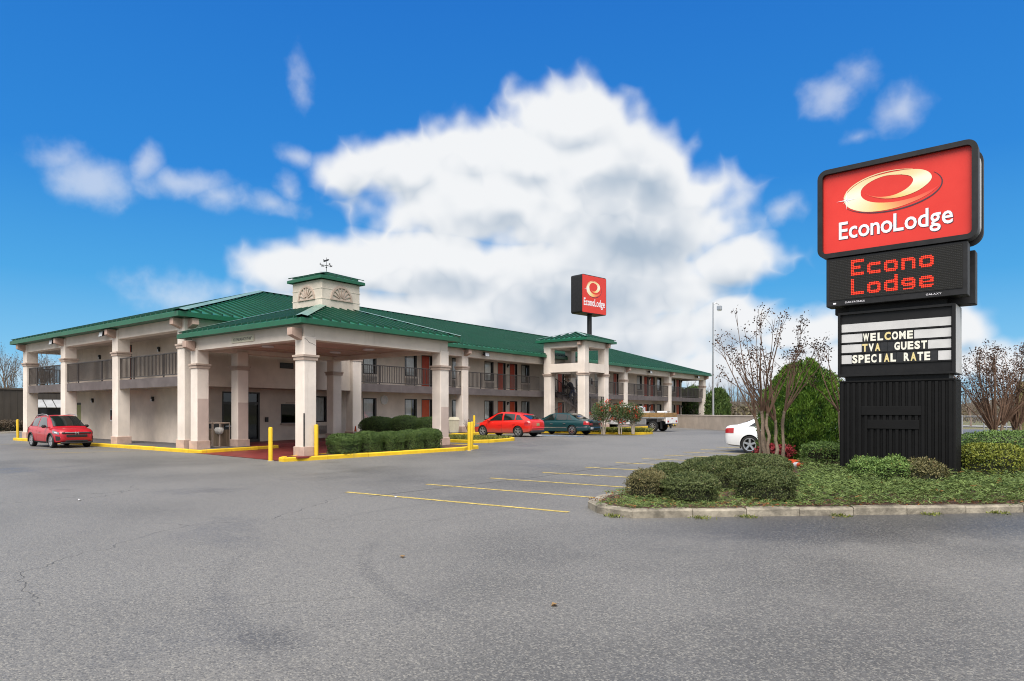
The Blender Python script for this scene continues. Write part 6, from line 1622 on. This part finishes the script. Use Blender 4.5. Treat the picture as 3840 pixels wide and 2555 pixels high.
# arborvitae ---------------------------------------------------------------
def cedar(x, y, h, r, label, n, leaf, z=None, seed=0, material='leaf_cedar'):
    zb = gz(x, y) + .08 if z is None else z
    t = thing('arborvitae', label, 'tree', (x, y, zb), 0, 'clipped arborvitae')
    f = rng.random(n) ** .8; a = rng.uniform(0, 2 * math.pi, n)
    prof = np.sin(np.pi * np.clip(.26 + .74 * f, 0, 1)) ** .45
    U = np.stack([np.cos(a), np.sin(a), f * 2], 1); lm = lumps(U, 2.4, seed); fn = lumps(U, 7.0, seed + 1)
    dep = rng.random(n) ** 1.6 * .22
    ridge = np.sin(a * 6 + 1.3 * np.sin(f * 5)) * .5 + np.sin(a * 11 + 2 + 2 * np.sin(f * 3.1)) * .5
    rr = r * prof * (1 + .08 * lm + .09 * fn + .10 * ridge - dep)
    P = np.stack([np.cos(a) * rr, np.sin(a) * rr, f * h * (1 + .03 * fn + .05 * ridge * f)], 1)
    D = np.stack([np.cos(a) * .45, np.sin(a) * .45, np.full(n, .95)], 1) + rng.normal(size=(n, 3)) * .35
    Nrm = np.stack([np.cos(a), np.sin(a), .25 + .5 * f], 1) + rng.normal(size=(n, 3)) * .25
    rnd = np.clip(.42 + .2 * rng.normal(size=n) + .34 * fn, 0, .93)
    link('crown', leaf_mesh('crown', P, D, leaf * rng.uniform(.6, 1.3, n), .34, M[material], rnd, N=Nrm), t)
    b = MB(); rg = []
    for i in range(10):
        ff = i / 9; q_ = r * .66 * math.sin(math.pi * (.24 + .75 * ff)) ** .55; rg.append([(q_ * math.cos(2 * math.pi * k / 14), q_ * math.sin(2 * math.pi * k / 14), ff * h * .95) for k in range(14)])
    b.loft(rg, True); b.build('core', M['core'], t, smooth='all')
    b = MB(); b.tube((0, 0, -.1), (0, 0, h * .5), .09, .05, 8); b.build('trunk', M['bark'], t)
cedar(atd(3012, 1600, 21.2).x, atd(3012, 1600, 21.2).y, 3.0, 1.27, 'big bright green arborvitae behind the crape myrtle and left of the sign', 60000, .090, seed=3)
for k, (px, d_, h, r_) in enumerate(((2692, 74, 3.9, 1.3), (2600, 83, 4.4, 2.2), (2545, 84, 4.2, 2.2))):
    p_ = atd(px, 1560, d_); cedar(p_.x, p_.y, h, r_, ['dark evergreen just right of the last motel column', 'dark evergreen under the far end of the balcony', 'dark evergreen deepest under the far balcony'][k], 7000, .28, .3, 20 + k, 'leaf_dark')
# crape myrtles ------------------------------------------------------------
def myrtle(x, y, label, clumps, h, spread, nshoot, heads, z=None, seed=0, lean=(0, 0), knob=1.55):
    """many-stemmed tree cut back to knuckles, long bare shoots with dry seed heads"""
    r_ = np.random.default_rng(seed); zb = gz(x, y) + .12 if z is None else z
    t = thing('crape_myrtle', label, 'tree', (x, y, zb), 0, 'bare crape myrtles')
    tips = []; b = MB(); b2 = MB(); PP, DD, RN = [], [], []
    for (cx, cy, nst, ld) in clumps:
        for k in range(nst):
            a = 2 * math.pi * k / nst + r_.uniform(-.4, .4); sp = r_.uniform(.05, .17)
            p0 = Vector((cx + .07 * math.cos(a), cy + .07 * math.sin(a), -.15)); kh = knob * r_.uniform(.8, 1.12)
            p3 = Vector((cx + ld[0] + math.cos(a) * sp, cy + ld[1] + math.sin(a) * sp, kh)); pts = [p0]
            for j in range(1, 6):
                f = j / 6; pts.append(p0.lerp(p3, f) + Vector((r_.normal() * .025, r_.normal() * .025, 0)))
            pts.append(p3); b.path(pts, [q0_ * r_.uniform(.82, 1.18) for q0_ in (.075, .062, .052, .046, .043, .042, .036)], 9)
            b.lathe([(.025, -.06), (.045, -.01), (.036, .04), (.012, .07)], 8, 'z', tuple(p3))
            for s_ in range(max(2, nshoot // nst // len(clumps))):
                aa = a + r_.normal() * .9; out = spread * r_.uniform(.12, 1.0); hh = (h - kh) * r_.uniform(.45, 1.0) * (1 - .22 * (out / spread))
                e = Vector((p3.x + math.cos(aa) * out + lean[0] * hh, p3.y + math.sin(aa) * out + lean[1] * hh, kh + hh)); bow = r_.uniform(-.10, .16)
                ps = [p3]; 
                for j in range(1, 7):
                    f = j / 6; q_ = p3.lerp(e, f) + Vector((math.cos(aa) * bow * math.sin(f * math.pi), math.sin(aa) * bow * math.sin(f * math.pi), .10 * math.sin(f * math.pi)))
                    ps.append(q_ + Vector((r_.normal(), r_.normal(), r_.normal())) * .012)
                rad = [.021 * (1 - j / 6) ** 1.3 + .004 for j in range(7)]; b2.path(ps, rad, 5)
                tp = [(ps[-1], .12), (ps[5], .10)]
                for j in (2, 3, 4, 4, 5, 5):
                    if r_.random() < .5:
                        d = Vector((r_.normal() * .6 + math.cos(aa) * .3, r_.normal() * .6 + math.sin(aa) * .3, 1.0)).normalized(); L = r_.uniform(.18, .55); q_ = ps[j] + d * L
                        b2.path([ps[j], ps[j] + d * L * .5 + Vector((r_.normal(), r_.normal(), 0)) * .02, q_], [.008, .006, .004], 4); tp.append((q_, .085))
                for q_, rr in tp:
                    if r_.random() > heads: continue
                    for _ in range(15):
                        v = r_.normal(size=3) * rr * .62; PP.append((q_.x + v[0], q_.y + v[1], q_.z + v[2] * 1.2 + .02)); DD.append(r_.normal(size=3)); RN.append(r_.random() * .9)
    b.build('trunk', M['bark_red'], t, smooth=45); tag(b2.build('shoots', M['twig_shoot'], t), kind='stuff')
    if PP: link('seed_heads', leaf_mesh('seed_heads', np.array(PP), np.array(DD), rng.uniform(.035, .065, len(PP)), .75, M['seed'], np.array(RN)), t)['kind'] = 'stuff'
M['twig_shoot'] = mat('shoot_bark', (.155, .092, .060), .85, .2, 5)
myrtle(atd(2872, 1600, 18.0).x, atd(2872, 1600, 18.0).y, 'bare many-trunked crape myrtle with dry seed heads left of the sign', [(0, 0, 4, (-.10, -.06)), (.27, .20, 2, (.06, .05))], 4.55, 1.65, 34, .8, seed=5)
p_ = atd(3170, 1700, 18.6); myrtle(p_.x, p_.y, 'bare crape myrtle half hidden behind the left edge of the sign', [(0, 0, 3, (-.05, 0))], 3.9, .85, 9, .6, seed=8)
p_ = atd(3735, 1700, 20.0); myrtle(p_.x, p_.y, 'bare crape myrtle right of the sign, left of the mossy trunk', [(0, 0, 4, (0, 0))], 3.9, 1.45, 40, .75, seed=13, knob=1.0)
p_ = atd(3815, 1700, 21.0); myrtle(p_.x, p_.y, 'bare crape myrtle at the right edge of the picture', [(0, 0, 4, (0, 0))], 3.8, 1.3, 36, .75, seed=17, knob=1.05)
p_ = atd(3832, 1700, 24.0)
t = thing('mossy_trunk', 'thick moss-covered brown trunk at the right edge behind the crape myrtles', 'tree trunk', (p_.x, p_.y, .2))
b = MB(); b.path([(0, 0, -.2), (.02, 0, .9), (-.02, .03, 1.8), (.03, 0, 2.65)], [.24, .20, .19, .17], 12); b.build('bole', mat('mossy_bark', (.16, .13, .06), .95, .3, 6, .9, 20, stretch=(1, 1, .3), col2=(.07, .075, .02)), t, smooth=50)
# red nandina behind the trunks
p_ = atd(2905, 1700, 20.2); shrub('red_nandina', p_.x, p_.y, .48, .38, .50, 'low crimson-leaved shrub behind the crape myrtle trunks', M['leaf_red'], 2200, .08, 2.0, .2, seed=140, group='red shrubs', z=.25, loose=.3)
# flowering shrubs in the far planter
def flowering(x, y, h, r, label, seed):
    r_ = np.random.default_rng(seed); t = thing('flowering_shrub', label, 'shrub', (x, y, gz(x, y) + .12), 0, 'red flowering shrubs')
    b = MB(); n = 3600
    for k in range(9):
        a = r_.uniform(0, 6.28); b.path([(.1 * math.cos(a), .1 * math.sin(a), -.05), (.22 * r * math.cos(a), .22 * r * math.sin(a), h * .35), (.6 * r * math.cos(a), .6 * r * math.sin(a), h * .75)], [.025, .02, .01], 5)
    b.build('stems', M['twig_pale'], t)
    U = r_.normal(size=(n, 3)); U /= np.linalg.norm(U, axis=1, keepdims=True); rad = r_.random(n) ** .45 * (1 + .22 * lumps(U, 3, seed))
    P = U * rad[:, None] * np.array([r, r, h * .36]) + np.array([0, 0, h * .66])
    link('foliage', leaf_mesh('foliage', P, r_.normal(size=(n, 3)), .10 * r_.uniform(.6, 1.2, n), .45, M['leaf_fresh2'], np.clip(r_.random(n), 0, .95)), t)
    m_ = 170; cc = P[r_.integers(0, n, 12)]; cc = cc + (cc - np.array([0, 0, h * .6])) * .15; F = cc[r_.integers(0, 12, m_)] + r_.normal(size=(m_, 3)) * .075
    link('blossom', leaf_mesh('blossom', F, r_.normal(size=(m_, 3)), .09, .7, M['flower_red'], r_.random(m_) * .9), t)['kind'] = 'stuff'
M['twig_pale'] = mat('pale_stem', (.42, .36, .29), .8, .15, 6); M['leaf_fresh2'] = leaf_mat('nandina_leaf', (.025, .055, .016), (.085, .13, .04), (.30, .03, .02))
for k, (px, d_, h, r_) in enumerate(((2262, 42.6, 2.05, .85), (2325, 42.8, 1.95, .62), (2375, 43.0, 1.9, .66))):
    p_ = atd(px, 1600, d_); flowering(p_.x, p_.y, h, r_, ['leafy shrub with red blossom beside the teal sedan', 'middle red-flowered shrub with pale stems in the far planter', 'red-flowered shrub with bare pale stems in front of the truck cab'][k], 60 + k)
# grass in planters ----------------------------------------------------------
def blades(name, label, pg, n, L, material, z, droop=.5, edge=None):
    PP = []; xs = [p[0] for p in pg]; ys = [p[1] for p in pg]
    while len(PP) < n:
        x, y = rng.uniform(min(xs), max(xs)), rng.uniform(min(ys), max(ys))
        if inside(x, y, pg): PP.append((x, y, gz(x, y) + z))
    a = rng.uniform(0, 6.28, n); D = np.stack([np.cos(a) * droop, np.sin(a) * droop, np.full(n, 1.0)], 1)
    o = link(name, leaf_mesh(name, np.array(PP), D, L * rng.uniform(.5, 1.2, n), .16, material, np.clip(rng.random(n), 0, .95)))
    return tag(o, label, 'grass', kind='stuff')
blades('grass_tufts', 'rough grass filling the yellow-kerbed planter before the hatchback', [(-28.2, 26.2), (-22.3, 26.2), (-21.95, 27.7), (-22.3, 29.2), (-28.2, 29.2)], 9000, .16, M['blade'], .12, .6)
blades('liriope_edging', 'drooping liriope grass edging the yellow-kerbed planter under the flowering shrubs', [(-26.5, 39.3), (-20.9, 39.25), (-19.95, 40.2), (-19.9, 41.6), (-20.9, 42.3), (-26.5, 42.3)], 9000, .42, M['blade'], .12, 1.1)
# tufts in the kerb joint
PP = [];
for (x, y) in ((-5.55, 10.02), (-4.3, 10.75), (-2.5, 12.4), (-1.3, 13.5), (-.4, 14.4), (.5, 15.25), (-3.7, 11.35)):
    for k in range(60): PP.append((x + rng.normal() * .09, y + rng.normal() * .06, .0))
n = len(PP); o = link('kerb_weeds', leaf_mesh('kerb_weeds', np.array(PP), rng.normal(size=(n, 3)) * np.array([.8, .8, .3]) + np.array([0, 0, .8]), .07, .25, M['blade'], rng.random(n) * .9)); tag(o, 'small green weeds growing along the foot of the sign island kerb', 'weeds', kind='stuff')
# bare twiggy shrub by the bollard
p_ = atd(1758, 1620, 42.0); t = thing('bare_shrub', 'small leafless twiggy shrub beside the bollard in the planter', 'shrub', (p_.x, p_.y, gz(0, 30) + .1))
b = MB()
for k in range(26):
    a = rng.uniform(0, 6.28); q_ = rng.uniform(.1, .4); b.path([(0, 0, 0), (q_ * .5 * math.cos(a), q_ * .5 * math.sin(a), .45), (q_ * math.cos(a + .3), q_ * math.sin(a + .3), rng.uniform(.7, 1.0))], [.014, .010, .005], 4)
b.build('twigs', M['twig'], t)

# ================================================================== BACKGROUND
# neighbouring brown metal building
nb = thing('neighbour_building', 'dark brown metal-clad building with a white awning beyond the left end of the motel', 'building')
NX = -71.0
b = MB(); b.box((NX - 14, 8.0, -.1), (NX, 34.0, 3.75)); w = b.build('wall', M['siding'], nb)
for k in range(52):
    y = 8.0 + k * .5; b = MB(); b.box((NX, y + .02, 0), (NX + .035, y + .10, 3.72)); b.build('siding_rib', M['siding'], w)
b = MB(); b.box((NX - 14.1, 7.9, 3.75), (NX + .1, 34.1, 3.9)); b.build('parapet_cap', mat('bronze_cap', (.09, .075, .06), .5), nb)
b = MB(); b.box((NX - 10, 4.0, 3.5), (NX - 3.0, 20.4, 5.5)); b.build('upper_block', mat('taupe_block', (.12, .10, .085), .7), nb)
b = MB(); b.box((NX - 10.1, 3.9, 5.5), (NX - 2.9, 20.5, 5.62)); b.build('upper_cap', M['siding'], nb)
aw = None
M['awning'] = mat('galvanised_awning', (.38, .39, .40), .5, .08, 2)
for k in range(8):
    y = 22.3 + k * .75; b = MB(); b.loft([[(NX + .04, y + .03, 2.85), (NX + .04, y + .70, 2.85), (NX + 1.0, y + .70, 2.15), (NX + 1.0, y + .03, 2.15)], [(NX + .04, y + .03, 2.91), (NX + .04, y + .70, 2.91), (NX + 1.04, y + .70, 2.2), (NX + 1.04, y + .03, 2.2)]])
    if aw is None: aw = b.build('awning', M['awning'], nb)
    else: b.build('awning_panel', M['awning'], aw)
b = MB(); b.box((NX + .036, 22.4, .7), (NX + .06, 28.2, 2.1)); b.build('shop_window', M['carglass'], nb)
kerb([(-65.4, 0.0), (-65.4, 40.0)], .18, .14, M['concrete'], 4.0)
for k, y in enumerate((14.5, 18.3, 22.0)):
    shrub('brown_hedge', -66.6, y, .9, 2.1, 1.05, ['near', 'middle', 'far'][k] + ' stretch of leafless brown hedge in front of the brown building', M['hedge_brown'], 6000, .12, 4.5, .03, seed=160 + k, cat='hedge', group='brown hedge', z=0)
# leafless trees
def bare_tree(x, y, h, label, seed, spread=.5, depth=5, r0=.17, buds=0):
    r_ = np.random.default_rng(seed); t = thing('bare_tree', label, 'tree', (x, y, gz(x, y) - .05), 0, 'leafless trees')
    b, b2 = MB(), MB(); PP, DD = [], []
    def grow(p, d, L, r, k):
        n = 4; pts = [p]; q_ = p.copy(); dd = d.copy()
        for j in range(n):
            dd = (dd + Vector((r_.normal(), r_.normal(), r_.normal() * .4 + .18)) * .10).normalized(); q_ = q_ + dd * L / n; pts.append(q_.copy())
        (b if k >= depth - 1 else b2).path(pts, [r * (1 - .45 * j / n) for j in range(n + 1)], 7 if k >= depth - 1 else 4, caps=False)
        if k == 0:
            if buds:
                for _ in range(buds): PP.append(tuple(q_ + Vector(r_.normal(size=3)) * .12)); DD.append(r_.normal(size=3))
            return
        m_ = 3 if k > 1 else 3
        for j in range(m_ + (1 if r_.random() < .5 else 0)):
            f = r_.uniform(.35, 1.0) if j else 1.0; i = min(int(f * n), n); a = r_.uniform(0, 6.28); s_ = spread * r_.uniform(.6, 1.25) * (1 if j else .45)
            u = dd.orthogonal().normalized(); w_ = dd.cross(u); nd = (dd + (u * math.cos(a) + w_ * math.sin(a)) * s_ + Vector((0, 0, .22))).normalized()
            grow(pts[i], nd, L * r_.uniform(.58, .82), r * .55 * (1 - .3 * (1 - f)), k - 1)
    grow(Vector((0, 0, 0)), Vector((0, 0, 1)), h * .30, r0, depth)
    b.build('trunk', M['bark'], t, smooth=50); tag(b2.build('crown', M['twig_grey'], t), kind='stuff')
    if PP: link('dry_leaves', leaf_mesh('dry_leaves', np.array(PP), np.array(DD), .14, .6, M['hedge_brown'], rng.random(len(PP)) * .9), t)['kind'] = 'stuff'
for k, (px, d_, h) in enumerate(((12, 84, 11.0), (62, 80, 12.0), (150, 92, 13.0), (205, 100, 12.0))):
    p_ = atd(px, 1560, d_); bare_tree(p_.x, p_.y, h, ['leafless tree at the far left edge behind the brown building', 'leafless tree beside the first motel column', 'leafless tree seen through the left end bay', 'distant leafless tree behind the second motel column'][k], 300 + k, .55, 5, .2, 1)
for k, (px, d_, h) in enumerate(((2735, 88, 6.5), (2800, 92, 7.5), (2870, 86, 6.2), (2960, 95, 7.0), (3640, 70, 6.0), (3700, 82, 6.8), (3770, 76, 6.0), (3840, 72, 9.5))):
    p_ = atd(px, 1560, d_); bare_tree(p_.x, p_.y, h, ['leafless sapling right of the light pole', 'taller leafless tree behind the low wall', 'leafless tree behind the white sedan', 'leafless tree behind the arborvitae', 'leafless tree just right of the sign beyond the fence', 'leafless tree beyond the fence between the myrtles', 'leafless tree beyond the fence near the right edge', 'tall leafless tree at the right edge'][k], 330 + k, .6, 4, .11, 0)
# thicket: reads as one mass
def thicket(name, label, spans, n, h0, h1):
    b = MB()
    for k in range(n):
        px = rng.uniform(*spans[0]); d_ = rng.uniform(*spans[1]); p_ = atd(px, 1560, d_); h = rng.uniform(h0, h1); lx, ly = rng.normal() * .5, rng.normal() * .5
        q_ = [(p_.x, p_.y, 0), (p_.x + lx * .4, p_.y + ly * .4, h * .5), (p_.x + lx, p_.y + ly, h)]; b.path(q_, [.05, .035, .012], 3, caps=False)
        for j in range(7):
            f = rng.uniform(.2, .95); a = rng.uniform(0, 6.28); L = rng.uniform(.6, 1.7) * (1.1 - f * .5); c = (p_.x + lx * f, p_.y + ly * f, h * f)
            b.path([c, (c[0] + math.cos(a) * L * .5, c[1] + math.sin(a) * L * .5, c[2] + L * .8)], [.022, .008], 3, caps=False)
    return tag(b.build(name, M['twig_grey']), label, 'thicket', kind='stuff')
thicket('thicket', 'grey-brown leafless thicket behind the low wall', ((2560, 3250), (84, 125)), 420, 3.0, 6.5)
thicket('thicket', 'grey-brown leafless thicket beyond the fence right of the sign', ((3560, 4100), (95, 150)), 260, 3.0, 6.5)
thicket('thicket', 'leafless scrub beyond the brown building on the left', ((-300, 330), (105, 140)), 160, 4.0, 8.0)
def brush(name, label, spans, n, h, material):
    PP = []
    for k in range(n): p_ = atd(rng.uniform(*spans[0]), 1560, rng.uniform(*spans[1])); PP.append((p_.x, p_.y, rng.random() ** 1.5 * h))
    o = link(name, leaf_mesh(name, np.array(PP), rng.normal(size=(n, 3)) + np.array([0, 0, .6]), rng.uniform(.25, .6, n), .5, material, rng.random(n) * .9)); return tag(o, label, 'brush', kind='stuff')
brush('brush', 'dull green and brown undergrowth behind the low wall', ((2560, 3250), (78, 112)), 6000, 2.6, leaf_mat('undergrowth', (.05, .045, .022), (.13, .11, .055)))
brush('brush', 'dull brown undergrowth beyond the field right of the sign', ((3560, 4100), (110, 140)), 4000, 2.8, leaf_mat('undergrowth_brown', (.07, .055, .032), (.15, .12, .07)))
# chain-link fence right of the sign
fn = thing('chain_link_fence', 'grey chain-link fence along the field right of the sign', 'fence')
f0, f1 = atd(3380, 1600, 44.0), atd(4150, 1600, 37.0); f0.z = f1.z = 0; n = 9
for k in range(n + 1):
    p_ = f0.lerp(f1, k / n); z0 = gz(p_.x, p_.y) - .06; b = MB(); b.tube((p_.x, p_.y, z0), (p_.x, p_.y, z0 + 1.32), .035, None, 8); b.build('post', M['alu'], fn)
b = MB(); b.tube((f0.x, f0.y, gz(f0.x, f0.y) + 1.22), (f1.x, f1.y, gz(f1.x, f1.y) + 1.22), .024, None, 6); b.build('top_rail', M['alu'], fn)
b = MB(); L = (f1 - f0).length; dv = (f1 - f0) / L; m_ = int(L / .12)
for k in range(m_):
    for s_ in (1, -1):
        a = f0 + dv * (k * .12); c = a + dv * (1.2 * s_ * .5)
        if (c - f0).dot(dv) < 0 or (c - f0).dot(dv) > L: continue
        za = gz(a.x, a.y) - .02; b.add([(a.x, a.y, za), (a.x + dv.x * .008, a.y + dv.y * .008, za), (c.x + dv.x * .008, c.y + dv.y * .008, za + 1.22), (c.x, c.y, za + 1.22)], [(0, 1, 2, 3)])
tag(b.build('mesh_wire', M['alu'], fn), kind='stuff')
for k, (px, d_, h) in enumerate(((3688, 120, 9.5), (3710, 95, 9.0))):
    p_ = atd(px, 1560, d_); t = thing('street_light', ['distant street light behind the crape myrtle', 'nearer distant street light right of the sign'][k], 'street light', (p_.x, p_.y, 0), YAW)
    b = MB(); b.tube((0, 0, 0), (0, 0, h), .09, .05, 8); b.build('pole', M['alu'], t); b = MB(); b.tube((0, 0, h), (-1.4, 0, h + .15), .035, .03, 6); b.bev((-1.75, -.1, h + .08), (-1.3, .1, h + .2), .03); b.build('arm', M['alu'], t)

# ================================================================== PERSON ON THE STAIRS
def person():
    t = thing('person', 'person in dark jacket and blue jeans climbing the upper stair flight, seen from the side', 'person', (-28.42, 45.15, 2.62), math.pi)
    # local x = walking direction (up the stair), skeleton with radii
    J = [((0, 0, .90), .15, 'pelvis'), ((.07, 0, 1.10), .145, 'waist'), ((.20, 0, 1.33), .165, 'chest'), ((.27, 0, 1.47), .10, 'neckbase'), ((.32, 0, 1.54), .062, 'neck'),
         ((-.02, .10, .86), .105, 'hipL'), ((.16, .11, .56), .075, 'kneeL'), ((.10, .11, .20), .055, 'ankL'), ((.12, .11, .16), .05, 'heelL'), ((.28, .12, .14), .042, 'toeL'),
         ((-.02, -.10, .86), .105, 'hipR'), ((-.02, -.11, .44), .072, 'kneeR'), ((-.16, -.11, .06), .053, 'ankR'), ((-.15, -.11, .0), .05, 'heelR'), ((.02, -.12, -.03), .042, 'toeR'),
         ((.22, .20, 1.40), .075, 'shL'), ((.34, .25, 1.16), .058, 'elL'), ((.56, .22, 1.16), .042, 'wrL'), ((.22, -.20, 1.40), .075, 'shR'), ((.40, -.24, 1.20), .058, 'elR'), ((.60, -.22, 1.24), .042, 'wrR')]
    ix = {j[2]: i for i, j in enumerate(J)}
    E = [('pelvis', 'waist'), ('waist', 'chest'), ('chest', 'neckbase'), ('neckbase', 'neck'), ('pelvis', 'hipL'), ('hipL', 'kneeL'), ('kneeL', 'ankL'), ('ankL', 'heelL'), ('heelL', 'toeL'), ('pelvis', 'hipR'), ('hipR', 'kneeR'), ('kneeR', 'ankR'), ('ankR', 'heelR'), ('heelR', 'toeR'),
         ('chest', 'shL'), ('shL', 'elL'), ('elL', 'wrL'), ('chest', 'shR'), ('shR', 'elR'), ('elR', 'wrR')]
    def skin(name, J, E, mats, root=0):
        me = bpy.data.meshes.new(name); me.from_pydata([j[0] for j in J], E, []); o = bpy.data.objects.new(name, me); COL.objects.link(o)
        md = o.modifiers.new('s', 'SKIN'); md.use_smooth_shade = True
        for i, j in enumerate(J): me.skin_vertices[0].data[i].radius = (j[1], j[1]); me.skin_vertices[0].data[i].use_root = (i == root)
        o.modifiers.new('d', 'SUBSURF').levels = 2; o.modifiers['d'].render_levels = 2
        r_ = bpy.data.meshes.new_from_object(o.evaluated_get(bpy.context.evaluated_depsgraph_get())); bpy.data.objects.remove(o)
        r_.materials.clear()
        for m_ in mats: r_.materials.append(m_)
        return r_
    jk, jn, sk, hr, sh = plain('dark_jacket', (.016, .016, .020), .85), plain('blue_jeans', (.030, .045, .10), .85), plain('skin', (.35, .20, .14), .6), plain('dark_hair', (.02, .015, .012), .6), plain('dark_shoe', (.03, .03, .03), .5)
    me = skin('body', J, [(ix[a], ix[c]) for a, c in E], [jk, jn, sh])
    for p in me.polygons:
        c = p.center; low = c.z < (.16 if c.y > 0 else .03)
        p.material_index = 2 if (low and c.z < .22) else 1 if (c.z < .90 and c.x < .3 and abs(c.y) < .22) else 0
    link('body', me, t)
    # head with face, ears, nose
    b = MB(); hc = Vector((.39, 0, 1.66)); rings = []
    for i in range(11):
        el = R(-88 + 176 * i / 10); rg = []
        for k in range(18):
            a = 2 * math.pi * k / 18; x, y, z = math.cos(el) * math.cos(a), math.cos(el) * math.sin(a), math.sin(el)
            fx = .098 * x * (1 + .10 * (z < -.1) * (x > 0)); fy = .076 * y * (1 - .18 * max(0, -z)); nose = .022 * max(0, 1 - abs(y) * 5) * max(0, 1 - abs(z + .1) * 3.2) * (x > 0)
            eye = -.008 * max(0, 1 - abs(abs(y) - .38) * 6) * max(0, 1 - abs(z - .08) * 7) * (x > 0)
            rg.append((hc.x + fx + nose + eye, hc.y + fy, hc.z + .118 * z))
        rings.append(rg)
    b.loft(rings, True)
    for s_ in (-1, 1): b.lathe([(.0, -.008), (.03, -.004), (.026, .012), (.0, .016)], 10, 'y', (hc.x - .005, hc.y + s_ * .078, hc.z - .005))
    hd = b.build('head', sk, t, smooth='all')
    b = MB(); b.bev((hc.x + .088, -.022, hc.z - .062), (hc.x + .096, .022, hc.z - .052), .003); b.build('mouth', plain('lips', (.25, .09, .08), .6), hd)
    for s_ in (-1, 1): b = MB(); b.lathe([(.0, -.006), (.010, 0), (.0, .006)], 8, 'x', (hc.x + .088, s_ * .03, hc.z + .012)); b.build('eye', hr, hd)
    b = MB(); rings = []
    for i in range(8):
        el = R(-15 + 103 * i / 7); rings.append([(hc.x - .014 + math.cos(el) * math.cos(2 * math.pi * k / 16) * (.104 if math.cos(2 * math.pi * k / 16) < .55 else .088), math.cos(el) * math.sin(2 * math.pi * k / 16) * .086, hc.z + .014 + math.sin(el) * .122) for k in range(16)])
    b.loft(rings, True); b.build('hair', hr, t, smooth='all')
    for s_, wr in ((1, Vector((.56, .22, 1.16))), (-1, Vector((.60, -.22, 1.24)))):
        Jh = [((0, 0, 0), .030), ((.055, 0, -.005), .034), ((.09, 0, -.01), .030)]; Eh = [(0, 1), (1, 2)]
        for k, (yy_, L) in enumerate(((-.028, .070), (-.009, .082), (.010, .078), (.028, .060))):
            i0 = len(Jh); Jh += [((.095, yy_, -.008), .0095), ((.095 + L * .55, yy_ * 1.1, -.018), .0085), ((.095 + L * .85, yy_ * 1.1, -.045), .0075)]; Eh += [(2, i0), (i0, i0 + 1), (i0 + 1, i0 + 2)]
        i0 = len(Jh); Jh += [((.045, -s_ * .038, -.01), .011), ((.075, -s_ * .062, -.022), .0095), ((.10, -s_ * .066, -.035), .008)]; Eh += [(0, i0), (i0, i0 + 1), (i0 + 1, i0 + 2)]
        link('hand', skin('hand', Jh, Eh, [sk]), t, wr)
    bg_ = thing('duffel_bag', 'dark bag held in front by the person on the stairs', 'bag', (-29.06, 45.1, 3.62), 0)
    b = MB(); b.loft([[(x, .16 * math.cos(a), .13 + .13 * math.sin(a)) for a in (2 * math.pi * k / 12 for k in range(12))] for x in (-.16, -.14, .14, .16)], True); b.build('bag_body', jk, bg_, smooth=40)
    b = MB(); b.path([(-.12, 0, .25), (-.08, 0, .36), (.08, 0, .36), (.12, 0, .25)], .012, 6); b.build('strap', M['black'], bg_)
person()
